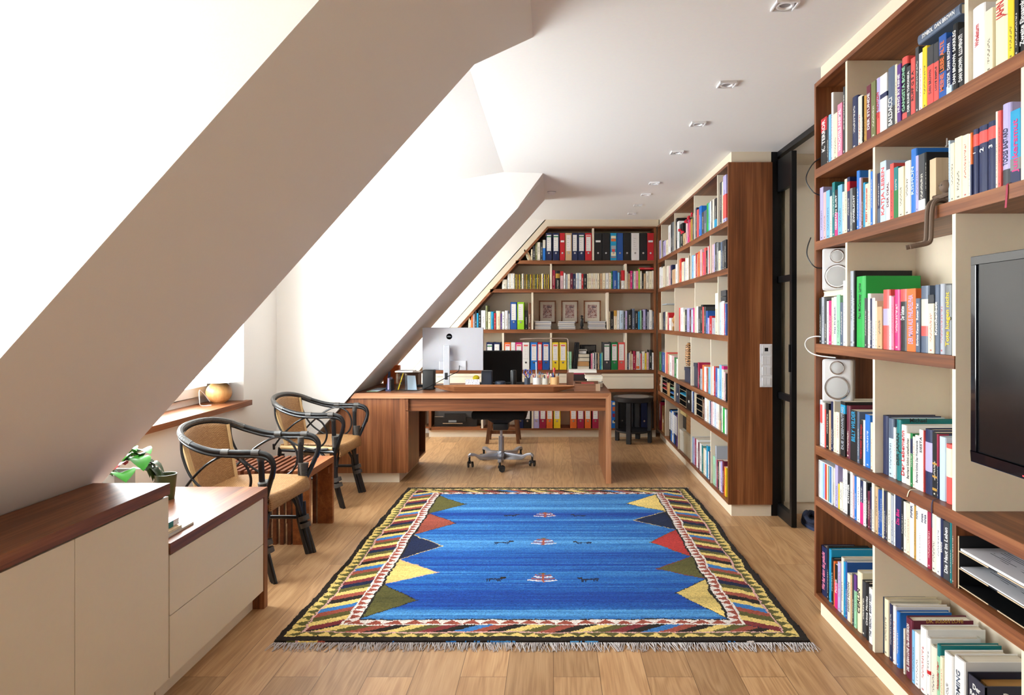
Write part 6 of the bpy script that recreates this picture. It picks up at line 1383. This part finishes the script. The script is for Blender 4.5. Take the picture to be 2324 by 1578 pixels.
# pen pots
PENC = ['red','blue','black','white','coral','gold','navy','crimson','bright','cream']
rd = random.Random(12)
for i, (x0, x1, y0, m_, lab, mx_) in enumerate(((1190,1203.5,858,SLATE,'dark blue pen pot holding scissors and pens, leftmost',7),(1209.5,1229,857,plain('pot_white',(214,212,208),0.5),'white wide pen pot, second from left',7),(1230,1246.5,858.5,plain('pot_cream',(200,194,180),0.5),'off white small pen pot, third from left',7),(1248.5,1269,856,wood('pot_bamboo',2,(176,124,72),(216,170,112),(234,196,142)),'striped wooden pen pot, rightmost',7))):
    Yp = 6.14; xc = px((x0+x1)/2,Yp); rr = (px(x1,Yp)-px(x0,Yp))/2; h_ = pz(y0,Yp)-DT
    r = MB().lathe([(rr,0),(rr,h_),(rr-0.004,h_),(rr-0.004,0.005),(0,0.005)], (xc,Yp,DT), 28).build('pen_pot', m_, smooth=True, origin=(xc,Yp,DT)); tag(r, lab, 'pen pot')
    for k in range(mx_):
        an = rd.uniform(0,6.28); q = rr*0.55; bx_, by_ = xc+math.cos(an)*q*0.5, Yp+math.sin(an)*q*0.5; L0 = rd.uniform(0.115,0.145); tx_, ty_ = bx_+math.cos(an)*(rr*0.5+0.008), by_+math.sin(an)*0.02
        cc = PENC[(k*3+i*2) % 10]; p0 = Vector((bx_,by_,DT+0.007)); p1 = Vector((tx_,ty_,DT+L0)); dd = (p1-p0)
        pen = MB().m(0).tube([p0, p0+dd*0.8], 0.0040, 8).m(1).tube([p0+dd*0.8, p0+dd], 0.0044, 8).build('pen', [ink(cc), ink(PENC[(k+i) % 10])], smooth=True)
        tag(pen, '%s pen in the %s' % (NAMES.get(cc,cc), lab.replace('holding scissors and pens, ','').replace(',','')), 'pen', 'pens in the pen pots')
    if i == 0:
        s_ = thing('scissors', 'blue handled scissors standing in the dark blue pen pot', 'scissors', (xc,Yp,DT))
        for sg in (-1, 1):
            cc_ = (xc+0.006+sg*0.021, Yp-0.012, pz(845,Yp)); b = MB().tube([(cc_[0]+0.016*math.cos(a_), cc_[1], cc_[2]+0.024*math.sin(a_)) for a_ in [R(24*j) for j in range(15)]], 0.0045, 6, closed=True)
            b.tube([(cc_[0], cc_[1], cc_[2]-0.024), (xc+0.006, Yp-0.012, DT+0.075)], 0.0045, 6); b.build('handle', plain('scissor_blue', (40,70,160), 0.35), s_, smooth=True)
            MB().tube([(xc+0.006, Yp-0.012+sg*0.002, DT+0.075), (xc+0.006-sg*0.003, Yp-0.010, DT+0.01)], 0.003, 4).build('blade', CHROME, s_)
    if i == 1:
        o = MB().tube([(xc-0.006,Yp,DT+0.008),(px(1218,Yp)-0.005,Yp+0.01,pz(822,Yp))], 0.005, 6).build('ruler', WHITEP); tag(o, 'white ruler sticking up out of the white pen pot', 'ruler')
    if i == 3:
        o = MB().m(0).tube([(xc-0.004,Yp,DT+0.008),(xc-0.004,Yp,DT+0.09)], 0.003, 6).m(1).tube([(xc-0.004,Yp,DT+0.085),(xc-0.003,Yp,pz(835,Yp))], 0.010, 8).build('screwdriver', [CHROME, ink('red')], smooth=True); tag(o, 'screwdriver with thick red handle in the striped pen pot', 'tool')
# slim desk lamp
la = thing('desk_lamp', 'slim beige angular desk lamp with a thin horizontal arm', 'lamp', (px(1294,6.22), 6.22, DT))
BE = plain('lamp_beige', (176,150,134), 0.4, metal=0.3)
MB().box(px(1286,6.22),px(1302,6.22),6.215,6.245,DT,pz(846,6.22)).build('base', plain('lamp_brown', (122,84,64), 0.5), la, 0.002)
MB().tube(smoothpath([(px(1289.5,6.22),6.23,pz(850,6.22)),(px(1289.5,6.22),6.23,pz(782,6.22)),(px(1288.5,6.22),6.23,pz(772,6.22)),(px(1282,6.22),6.23,pz(768.5,6.22)),(px(1230,6.22),6.23,pz(768.5,6.22)),(px(1209,6.22),6.23,pz(768.8,6.22))]), 0.0035, 8).build('arm', BE, la, smooth=True)
MB().tube([(px(1180,6.22),6.23,pz(770,6.22)),(px(1206,6.22),6.23,pz(769.3,6.22))], 0.0062, 10).tube([(px(1206,6.22),6.23,pz(769.3,6.22)),(px(1209.5,6.22),6.23,pz(769,6.22))], 0.0075, 10).build('lamp_head', BE, la, smooth=True)
# right end of the desk: paper tray, notebook and lying books
o = MB().m(0).box(px(1303,5.84),px(1362,5.84),5.84,5.86,DT,pz(871.5,5.84)).box(px(1303,5.84),px(1362,5.84),6.10,6.12,DT,pz(871.5,5.84)).box(px(1303,5.84),px(1303,5.84)+0.012,5.86,6.10,DT,pz(871.5,5.84)).box(px(1303,5.84)+0.012,px(1362,5.84),5.86,6.10,DT,DT+0.01).m(1).box(px(1352,5.84),px(1362,5.84)+0.0005,5.8395,5.84,DT,pz(871.5,5.84)).build('desk_box', [wood('box_brown',0,(96,62,44),(124,84,62),(146,104,80)), plain('pale_beige',(176,148,120),0.6)]); tag(o, 'brown open box tray at the right end of the desk', 'tray')
def flatbook(x0, x1, Y, d, z, h, c, lab, pages=True, g=None):
    b = MB().m(0).box(px(x0,Y),px(x1,Y),Y,Y+d,z,z+0.002).box(px(x0,Y),px(x1,Y),Y,Y+d,z+h-0.002,z+h).m(1).box(px(x0,Y)+0.002,px(x1,Y)-0.002,Y+0.002,Y+d-0.002,z+0.002,z+h-0.002)
    o = b.build('book', [ink(c), PGM]); tag(o, lab, 'book', g); return o
flatbook(1320, 1351, 5.88, 0.2, DT+0.0108, 0.012, 'coral', 'lower flat red booklet in the brown desk box'); flatbook(1321, 1350, 5.885, 0.19, DT+0.0235, 0.03, 'red', 'thick red booklet lying on the brown desk box', )
z = DT; hs = (0.050, 0.026, 0.026, 0.014)
for i, (x0, x1, c) in enumerate(((1338,1368,'charcoal'),(1334,1366,'white'),(1329,1368,'white'),(1328,1366,'brown'))):
    flatbook(x0, x1, 6.16, 0.2, z, hs[i], c, ('dark book at the bottom','white book second from the bottom','white book second from the top','brownish magazine on top')[i] + ' of the pile at the right end of the desk'); z += hs[i]+0.0006
fp = thing('file_folder', 'pale file folder with red edge lying behind the slim desk lamp', 'folder', (px(1322,6.45), 6.40, DT))
MB().box(px(1290,6.4),px(1352,6.4),6.40,6.55,DT,pz(850,6.4)).build('support_box', plain('dark_card',(48,36,36),0.6), fp)
MB().box(px(1291,6.4),px(1353,6.4),6.395,6.57,pz(850,6.4),pz(846.5,6.4)).build('red_edge', ink('crimson'), fp); MB().box(px(1292,6.4),px(1354,6.4),6.39,6.58,pz(846.5,6.4),pz(841,6.4)).build('papers', PAPER, fp)
# left end: paper sheets, file stand, glass vase, papers
for i in range(3):
    o = box('paper_sheet', ink(('mint','white','pale')[i]), px(828+4*i,5.82)+0.02, px(858+3*i,5.82), 5.80+0.02*i, 6.02+0.01*i, DT+0.003*i, DT+0.0026+0.003*i); tag(o, 'loose paper sheet at the left end of the desk, %s in the stack' % ('lowest','middle','top')[i], 'paper')
o = MB().m(0).box(px(876,5.86),px(888,5.86),5.84,5.98,DT,DT+0.012).prism([(5.84,DT+0.012),(5.98,DT+0.012),(5.98,DT+0.16),(5.93,DT+0.16)], 0, px(877,5.86), px(879,5.86)).m(1).box(px(880,5.86),px(884,5.86),5.85,5.97,DT+0.012,DT+0.11).m(2).box(px(885,5.86),px(888,5.86),5.85,5.97,DT+0.012,DT+0.095).build('file_stand', [ink('navy'), ink('lilac'), BLACKP]); tag(o, 'navy upright file stand with papers left of the glass vase', 'file stand')
vs_ = thing('glass_vase', 'square glass vase holding a yellow cutter and covered by a white lid', 'vase', (px(908,5.84), 5.87, DT))
xa, xb = px(898.5,5.82), px(919.5,5.82); ya, yb2 = 5.82, 5.90; zt_ = pz(846,5.82)
g = glass()
MB().box(xa,xb,ya,ya+0.003,DT,zt_).box(xa,xb,yb2-0.003,yb2,DT,zt_).box(xa,xa+0.003,ya+0.003,yb2-0.003,DT,zt_).box(xb-0.003,xb,ya+0.003,yb2-0.003,DT,zt_).box(xa,xb,ya,yb2,DT,DT+0.006).build('vase_body', g, vs_)
o = MB().m(0).tube([(px(904,5.86),5.86,DT+0.012),(px(915.5,5.86),5.86,zt_-0.006)], 0.0085, 8, flat=0.6).m(1).box(px(909,5.85),px(911,5.85),5.8495,5.852,DT+0.055,DT+0.075).build('cutter_knife', [ink('yellow'), BLACKP], smooth=True); tag(o, 'yellow cutter knife standing in the glass vase', 'cutter')
o = MB().box(px(897,5.84),px(938,5.84),5.82,5.98,zt_+0.001,zt_+0.014).build('white_lid', WHITEP, None, 0.006, smooth=True); tag(o, 'flat rounded white box lying on the glass vase', 'box')
for i in range(4):
    o = MB().prism([(px(925+2.2*i,5.95),DT),(px(946,5.95)-0.004*i,DT),(px(942.5,5.95)-0.004*i,pz(853,5.95)-0.003*i),(px(924,5.95)+0.004*i,pz(852.5,5.95)-0.003*i)], 1, 5.95+0.006*i, 5.9535+0.006*i).build('paper_sheet', ink('white' if i % 2 else 'pale')); tag(o, 'upright white papers between vase and left loudspeaker, %s from the front' % nth(i), 'paper', 'upright papers on the desk')
o = MB().box(px(870,6.5),px(906,6.5),6.50,6.56,DT,pz(832,6.5)+0.01).build('book', ink('orange')); tag(o, 'orange brown book standing behind the glass vase on the desk', 'book')
o = MB().box(px(905,6.35),px(952,6.35),6.32,6.5,pz(845,6.35)-0.012,pz(845,6.35)).box(px(908,6.35),px(950,6.35),6.33,6.49,DT,pz(845,6.35)-0.012).build('book_pile', [ink('brown')]); tag(o, 'brown covered pile of papers behind the left loudspeaker', 'papers')
o = MB().tube([(px(935,6.2),6.2,DT+0.012),(px(1040,6.2),6.2,DT+0.012)], 0.011, 8).build('pencil_case', BLACKP, smooth=True); tag(o, 'long dark roll behind the monitor stand', 'case')

# ---------------------------------------------------------------- printer under the far shelf
pr = thing('printer', 'black office printer with silver tray in the dark bay of the far bookcase', 'printer', (px(1030,7.95), 7.95, SH[5]))
x0, x1 = px(986,7.96), px(1082,7.96); z0 = SH[5]+0.018
box('platform', WAL[0], px(961,7.94), px(1090,7.94), 7.935, 8.2, SH[5]+0.0004, SH[5]+0.017, pr)
MB().box(x0,x1,7.97,8.2,z0,z0+0.30).build('body', plain('printer_grey',(62,60,60),0.5), pr, 0.008)
MB().box(x0,x1,7.958,7.969,z0,z0+0.105).build('front_panel', BLACKP, pr)
MB().box(px(1009,7.95),px(1057,7.95),7.945,7.957,z0+0.06,z0+0.155).build('display_flap', BLACKP, pr)
MB().box(px(1005,7.945),px(1050,7.945),7.936,7.944,z0+0.035,z0+0.043).build('paper_tray', CHROME, pr); MB().box(x0,px(1006,7.95),7.955,7.957,z0+0.112,z0+0.118).build('trim_strip', CHROME, pr)
MB().box(px(1018,7.95),px(1036,7.95),7.943,7.9449,z0+0.05,z0+0.075).build('display', ink('grey'), pr)

# ---------------------------------------------------------------- television in the niche
tv = thing('television', 'black wall mounted television in the niche of the nearest bookcase', 'television', (1.22, 1.05, 0.97))
TVB = plain('piano_black', (12,14,22), 0.12, coat=0.6); SCR = plain('screen_glass', (16,17,20), 0.16, spec=0.7)
ty0, ty1, tz0, tz1 = 0.93, 1.960, 0.955, 1.542
MB().box(1.205,1.240,ty0,ty1,tz0,tz1).build('housing', TVB, tv, 0.005)
b = MB().box(1.197,1.2049,ty0,ty1,tz1-0.024,tz1).box(1.197,1.2049,ty0,ty1,tz0,tz0+0.030).box(1.197,1.2049,ty1-0.024,ty1,tz0+0.03,tz1-0.024).box(1.197,1.2049,ty0,ty0+0.024,tz0+0.03,tz1-0.024); b.build('bezel', TVB, tv, 0.002)
MB().box(1.2025,1.2048,ty0+0.024,ty1-0.024,tz0+0.030,tz1-0.024).build('screen', SCR, tv)
MB().box(1.196,1.1969,1.735,1.742,tz0+0.006,tz0+0.010).build('standby_light', ink('red'), tv)
MB().box(1.24,1.49,1.35,1.55,1.15,1.35).build('wall_bracket', BLACKM, tv)

# ---------------------------------------------------------------- small white loudspeakers on the books
def wspk(loc, lab):
    r = thing('bookshelf_speaker', lab, 'loudspeaker', (0,0,0), group='white bookshelf speakers')
    h, w_, d_ = 0.186, 0.125, 0.118
    MB().box(-w_/2, w_/2, 0, d_, 0, h).build('cabinet', plain('gloss_white',(236,238,242),0.15,coat=0.5), r, 0.012, smooth=True, seg=3)
    CONE = plain('cone_grey',(206,210,212),0.4)
    for rr, z in ((0.030, 0.150), (0.052, 0.062)):
        nm = 'tweeter' if rr < 0.04 else 'woofer'
        a = MB().lathe([(rr,0.0),(rr,-0.004),(rr-0.003,-0.005),(rr-0.004,-0.002)], (0,0,z), 32, axis=1).build(nm+'_ring', CHROME, r, smooth=True)
        MB().lathe([(rr-0.004,-0.0015),(rr*0.6,-0.0035),(0.0,-0.0045)], (0,0,z), 32, axis=1).build(nm, CONE, r, smooth=True)
    r.location = loc; r.rotation_euler = (0,0,R(-30)); ORG.pop(r.name, None); return r
s1 = wspk((1.240, 2.985, 1.002), 'white loudspeaker standing on the books of the fourth shelf, the lower of the two')
# level supports: the speaker stands on the book tops, the upper one on a lying book
s2 = dup(s1, (1.240, 2.985, 1.4905), R(-30), 'white loudspeaker on the third shelf above its twin, the upper of the two')
lb = MB().m(0).box(1.226,1.40,2.87,3.10,1.466,1.470).box(1.226,1.40,2.87,3.10,1.486,1.4895).m(1).box(1.228,1.399,2.872,3.098,1.470,1.486).build('book', [ink('cream'), PGM]); tag(lb, 'cream book lying across the third shelf books under the upper white loudspeaker', 'book')
cable([(1.26,3.12,1.60),(1.215,3.138,1.60),(1.192,3.152,1.62),(1.180,3.175,1.66),(1.183,3.18,1.70),(1.198,3.178,1.745)], 0.0028, BLACKP, 'black speaker cable looping around the edge of the nearest bookcase, lower loop')
cable([(1.235,3.135,1.93),(1.200,3.150,1.95),(1.178,3.175,2.0),(1.180,3.178,2.04),(1.200,3.150,2.085),(1.235,3.125,2.11)], 0.0028, BLACKP, 'black cable looping around the edge of the nearest bookcase, upper loop')
cable([(1.24,3.0,1.195),(1.198,3.09,1.20),(1.180,3.15,1.215),(1.170,3.175,1.245),(1.180,3.172,1.272),(1.200,3.14,1.285),(1.225,3.12,1.285)], 0.0028, WHITEP, 'white cable curling round the shelf edge beside the lower loudspeaker')

# ---------------------------------------------------------------- letter tray of the nearest bookcase with sheets
y1t, y0t = 2.068, 1.745; zt0 = SH[4]+0.0008
r = thing('letter_tray', 'large black letter tray with printed sheets at the right end of the fifth shelf', 'letter tray', (1.225, y0t, zt0))
EDGE = plain('tray_edge', (206,184,150), 0.5)
MB().m(0).box(1.2265,1.47,y0t,y0t+0.004,zt0,zt0+0.158).box(1.2265,1.47,y1t-0.004,y1t,zt0,zt0+0.158).box(1.466,1.47,y0t,y1t,zt0,zt0+0.158).m(1).box(1.225,1.2265,y0t,y0t+0.004,zt0,zt0+0.158).box(1.225,1.2265,y1t-0.004,y1t,zt0,zt0+0.158).build('frame', [BLACKP, EDGE], r)
for z in (0.008, 0.060, 0.112):
    MB().m(0).box(1.2265,1.466,y0t+0.004,y1t-0.004,zt0+z,zt0+z+0.003).m(1).box(1.225,1.2265,y0t+0.004,y0t+0.14,zt0+z,zt0+z+0.003).box(1.225,1.2265,y0t+0.18,y1t-0.004,zt0+z,zt0+z+0.003).build('shelf', [BLACKP, EDGE], r)
m, n, l, bb_ = nt('printed_sheet'); tc = n.new('ShaderNodeTexCoord')
mp = n.new('ShaderNodeMapping'); mp.inputs['Scale'].default_value = (1,1,1); l.new(tc.outputs['Generated'], mp.inputs['Vector']); sx = n.new('ShaderNodeSeparateXYZ'); l.new(mp.outputs[0], sx.inputs[0])
def mm(op, a, b_=None):
    k = n.new('ShaderNodeMath'); k.operation = op
    for i, v in enumerate((a, b_)):
        if v is None: continue
        if isinstance(v, (int, float)): k.inputs[i].default_value = v
        else: l.new(v, k.inputs[i])
    return k.outputs[0]
line = mm('LESS_THAN', mm('FRACT', mm('MULTIPLY', sx.outputs[0], 22.0)), 0.28); nz = n.new('ShaderNodeTexNoise'); nz.inputs['Scale'].default_value = 1
mp2 = n.new('ShaderNodeMapping'); mp2.inputs['Scale'].default_value = (8, 3, 1); l.new(tc.outputs['Generated'], mp2.inputs['Vector']); l.new(mp2.outputs[0], nz.inputs['Vector'])
msk = mm('MULTIPLY', mm('MULTIPLY', line, mm('GREATER_THAN', nz.outputs['Fac'], 0.46)), mm('MULTIPLY', mm('GREATER_THAN', sx.outputs[1], 0.12), mm('MULTIPLY', mm('LESS_THAN', sx.outputs[1], 0.86), mm('GREATER_THAN', sx.outputs[0], 0.2))))
mx = n.new('ShaderNodeMixRGB'); l.new(msk, mx.inputs[0]); mx.inputs[1].default_value = srgb((226,226,232)); mx.inputs[2].default_value = srgb((50,54,80)); l.new(mx.outputs[0], bb_.inputs['Base Color'])
for z, nm, cnt in ((0.0635,'middle',3),(0.1155,'top',6)):
    o = box('paper_stack', m, 1.228, 1.452, y0t+0.006, y1t-0.008, zt0+z, zt0+z+0.0012*cnt); tag(o, 'printed white sheets on the %s level of the large black letter tray' % nm, 'papers')

# ---------------------------------------------------------------- clay figure sitting on the shelf edge
CLAY = plain('clay', (112,92,76), 0.7, bump=0.5, bscale=60)
cf = thing('clay_figure', 'thin brown clay figure sitting on the second shelf edge with dangling legs', 'figurine', (1.225, 2.17, SH[1]))
Z1 = SH[1]
yc = 2.165
MB().tube(smoothpath([(1.262,yc-0.02,Z1+0.014),(1.25,yc-0.02,Z1+0.028),(1.235,yc-0.025,Z1+0.040)]), [0.020,]*13, 10).sphere((1.226,yc-0.035,Z1+0.056), 0.021, 16, (1,1.05,0.95)).tube(smoothpath([(1.24,yc-0.055,Z1+0.036),(1.222,yc-0.03,Z1+0.028),(1.212,yc+0.0,Z1+0.026)]), 0.007, 6).tube(smoothpath([(1.245,yc+0.02,Z1+0.036),(1.225,yc+0.02,Z1+0.032),(1.21,yc+0.005,Z1+0.028)]), 0.007, 6).build('body', CLAY, cf, smooth=True)
b = MB()
for dx_, dz_ in ((-0.006,0.003),(0.006,0.006)): b.sphere((1.226-0.018, yc-0.035+dx_, Z1+0.058+dz_*0), 0.0035, 6)
b.build('eyes', BLACKP, cf)
for i, dy in enumerate((-0.014, 0.014)):
    MB().tube(smoothpath([(1.262,yc+dy-0.01,Z1+0.013),(1.225,yc+dy,Z1+0.020),(1.203,yc+dy+0.004,Z1+0.010),(1.196,yc+dy+0.006,Z1-0.02),(1.195,yc+dy+0.008,Z1-0.07),(1.194,yc+dy+0.01,Z1-0.105),(1.185,yc+dy+0.012,Z1-0.118),(1.155,yc+dy+0.02,Z1-0.124),(1.138,yc+dy+0.026,Z1-0.128)], 5), 0.0075, 8).build('leg', CLAY, cf, smooth=True)
# ribbons
def ribbon(pts, w_, c, lab):
    b = MB(); P = smoothpath(pts, 4); vs = []; fs = []
    for p in P: vs += [(p.x, p.y-w_/2, p.z), (p.x, p.y+w_/2, p.z), (p.x+0.0006, p.y-w_/2, p.z), (p.x+0.0006, p.y+w_/2, p.z)]
    for i in range(len(P)-1):
        a = i*4; fs += [(a,a+1,a+5,a+4),(a+2,a+6,a+7,a+3),(a,a+4,a+6,a+2),(a+1,a+3,a+7,a+5)]
    b.add(vs, fs); o = b.build('ribbon_bookmark', ink(c)); tag(o, lab, 'bookmark')
yr = pY(2287, 1.21)
ribbon([(1.221,yr,Z1+0.004),(1.209,yr,Z1+0.001),(1.2075,yr,Z1-0.02),(1.2070,yr+0.004,Z1-0.062)], 0.008, 'crimson', 'dark red ribbon bookmark hanging over the second shelf edge')
yr = pY(2066, 1.21); ribbon([(1.236,yr-0.01,SH[3]+0.003),(1.209,yr,SH[3]+0.001),(1.2065,yr+0.015,SH[3]-0.026)], 0.005, 'cream', 'cream ribbon bookmark hanging over the fourth shelf edge')
yr = pY(2117, 1.21); ribbon([(1.236,yr,SH[3]+0.003),(1.209,yr,SH[3]+0.001),(1.2065,yr,SH[3]-0.045),(1.2065,yr,SH[3]-0.085)], 0.005, 'navy', 'dark ribbon bookmark hanging over the fourth shelf edge')

# ---------------------------------------------------------------- wall controls, spots, detector, slippers
sw = thing('switch_panel', 'white vertical panel of thermostat and three rocker switches on the walnut side', 'switch', (1.4695, 4.724, 0.897))
SWW = plain('switch_white', (236,236,238), 0.3)
x0, x1, z0, z1 = 1.4275, 1.5115, 0.897, 1.195
box('frame', SWW, x0, x1, 4.716, 4.7235, z0, z1, sw, 0.002)
for i in range(4):
    zc = z0 + 0.0385 + 0.0735*i
    if i == 3: MB().m(0).box(x0+0.014,x1-0.014,4.7125,4.7159,zc-0.029,zc+0.029).m(1).box(x0+0.030,x1-0.030,4.7115,4.7125,zc-0.011,zc+0.014).build('thermostat', [SWW, BLACKP], sw)
    else:
        for xa, xb in ((x0+0.014, (x0+x1)/2-0.0006), ((x0+x1)/2+0.0006, x1-0.014)): box('rocker', SWW, xa, xb, 4.7115, 4.7159, zc-0.028, zc+0.028, sw, 0.001)
def spot(Y):
    X = 0.857; r = thing('recessed_spotlight', '', 'spotlight', (X, Y, CZ), group='square ceiling spotlights')
    s = 0.042
    b = MB().box(X-s,X+s,Y-s,Y-s+0.006,CZ-0.011,CZ).box(X-s,X+s,Y+s-0.006,Y+s,CZ-0.011,CZ).box(X-s,X-s+0.006,Y-s+0.006,Y+s-0.006,CZ-0.011,CZ).box(X+s-0.006,X+s,Y-s+0.006,Y+s-0.006,CZ-0.011,CZ)
    b.build('frame', WHITEP, r, 0.001)
    MB().lathe([(0.034,-0.003),(0.032,-0.009),(0.026,-0.009),(0.024,-0.003),(0.0,-0.002)], (X,Y,CZ), 28).build('lamp_ring', WHITEP, r, smooth=True)
    MB().lathe([(0.020,-0.0035),(0.0,-0.0045)], (X,Y,CZ), 20).build('lens', plain('lens_grey',(150,148,150),0.25), r, smooth=True)
    return r
ysp = [2.529, 3.377, 4.057, 4.747, 5.813, 6.341, 6.922, 7.463]; sp0 = spot(ysp[0])
for i, Y in enumerate(ysp):
    r = sp0 if i == 0 else dup(sp0, (0.857, Y, CZ))
    r['label'] = 'square white ceiling spotlight, %s counted from the camera along the row' % nth(i)
sdt = thing('smoke_detector', 'small round white smoke detector on the ceiling near the roof slope', 'smoke detector', (-0.016, 6.19, CZ))
MB().lathe([(0.040,0),(0.038,-0.018),(0.028,-0.028),(0.0,-0.030)], (-0.016,6.19,CZ), 28).build('body', WHITEP, sdt, smooth=True); MB().lathe([(0.0395,-0.006),(0.0395,-0.010)], (-0.016,6.19,CZ), 28).build('vent_ring', ink('grey'), sdt)
def slipper(dx, lab):
    r = thing('slipper', lab, 'slipper', (1.70+dx, 4.50, 0), group='dark blue slippers in the hallway')
    SB = plain('slipper_felt', (30,36,58), 0.9, bump=0.5, bscale=200)
    ol = [(0.045*math.cos(t)*(1.0+0.15*math.sin(t)), 0.135*math.sin(t)) for t in [R(15*k) for k in range(24)]]
    b = MB().prism([(1.70+dx+x, 4.50+y) for x, y in ol], 2, 0, 0.022); b.build('sole', plain('slipper_sole', (40,52,84), 0.7), r, 0.003)
    def up(u, v):
        a = R(-10+200*u); k = math.sin(v*1.5); x = 0.044*math.cos(a)*math.cos(v*1.35); y = 0.13*math.sin(a)*(1 if math.sin(a) > 0 else 0.4)*math.cos(v*0.9); return (1.70+dx+x-(1.70+dx), y, 0.02+0.065*k*(0.75+0.25*math.sin(a)))
    o = grid_surface(up, 16, 8, SB, 'upper', r, 0.004)
    b = MB().tube(smoothpath([(1.70+dx-0.043,4.50-0.02,0.07),(1.70+dx-0.042,4.50-0.10,0.06),(1.70+dx,4.50-0.128,0.07),(1.70+dx+0.042,4.50-0.10,0.06),(1.70+dx+0.043,4.50-0.02,0.07),(1.70+dx,4.50+0.02,0.088),(1.70+dx-0.043,4.50-0.02,0.07)]), 0.016, 8)
    b.prism([(1.70+dx+x*0.98, 4.50+y*0.97) for x, y in ol if y < 0.03], 2, 0.022, 0.06); b.build('collar', SB, r, smooth=True)
slipper(0.0, 'dark blue slipper on the hallway floor, left one'); slipper(0.13, 'dark blue slipper on the hallway floor, right one')

# ---------------------------------------------------------------- the smallest far books become one object
allb = [o for o in SC.objects if o.name.split('.')[0] == 'book' and o.parent is None and o.type == 'MESH']
def size_px(o):
    d = o.dimensions; Y = max(o.location.y, 0.5)
    loc = o.matrix_world @ Vector((0,0,0)); Y = o.location.y if o.location.y > 0.5 else 6.0
    if o.location.length < 1e-6: return 1e9
    return d.y*d.z/(Y*Y)*(1.0 if Y > YF-0.1 else o.location.x/Y)
bpy.context.view_layer.update()
keep_all = [o for o in allb if o.name and (o.location.y < 3.3 or o.location.length < 1e-6)]
rest = sorted([o for o in allb if o not in keep_all], key=size_px)
drop = rest[:max(0, len(allb)-299)]
def stuff_material():
    m = BKM.copy(); m.name = 'book_covers_many'; n = m.node_tree.nodes; l = m.node_tree.links
    oi = next(k for k in n if k.type == 'OBJECT_INFO'); tc = next(k for k in n if k.type == 'TEX_COORD')
    at = n.new('ShaderNodeAttribute'); at.attribute_name = 'tint'; ag = n.new('ShaderNodeAttribute'); ag.attribute_name = 'gen'
    sp = n.new('ShaderNodeAttribute'); sp.attribute_name = 'nrm'
    for k in list(l):
        f, t = k.from_socket, k.to_socket
        if f.node == oi and f.name == 'Color': l.new(at.outputs['Color'], t)
        elif f.node == oi and f.name == 'Random': l.new(at.outputs['Alpha'], t)
        elif f.node == tc and f.name == 'Generated': l.new(ag.outputs['Vector'], t)
        elif f.node == tc and f.name == 'Normal': l.new(sp.outputs['Vector'], t)
    return m
if drop:
    vs, fs, mi, tint, gen, nrm = [], [], [], [], [], []
    for o in drop:
        me = o.data; o0 = len(vs); mw = o.matrix_world
        lo = [min(v.co[i] for v in me.vertices) for i in range(3)]; hi = [max(v.co[i] for v in me.vertices) for i in range(3)]
        cl = tuple(o.color)[:3]; rn = random.Random(o.name).random()
        for v in me.vertices: vs.append(tuple(mw @ v.co))
        for p in me.polygons:
            fs.append([o0+i for i in p.vertices]); mi.append(1 if p.material_index else 0)
            for vi in p.vertices:
                c = me.vertices[vi].co; tint.append((*cl, rn)); gen.append(tuple((c[i]-lo[i])/max(1e-6, hi[i]-lo[i]) for i in range(3))); nrm.append(tuple(p.normal))
        for chd in list(o.children): bpy.data.objects.remove(chd)
        bpy.data.objects.remove(o)
    me = bpy.data.meshes.new('books'); me.from_pydata(vs, [], fs); me.materials.append(stuff_material()); me.materials.append(PGM); me.polygons.foreach_set('material_index', mi)
    a = me.attributes.new('tint', 'FLOAT_COLOR', 'CORNER'); a.data.foreach_set('color', np.array(tint, dtype=np.float32).ravel())
    for nm_, dat in (('gen', gen), ('nrm', nrm)):
        a = me.attributes.new(nm_, 'FLOAT_VECTOR', 'CORNER'); a.data.foreach_set('vector', np.array(dat, dtype=np.float32).ravel())
    o = bpy.data.objects.new('books', me); COL.objects.link(o); tag(o, 'the many slimmer books filling the rows of the two farther bookcases', 'books'); o['kind'] = 'stuff'
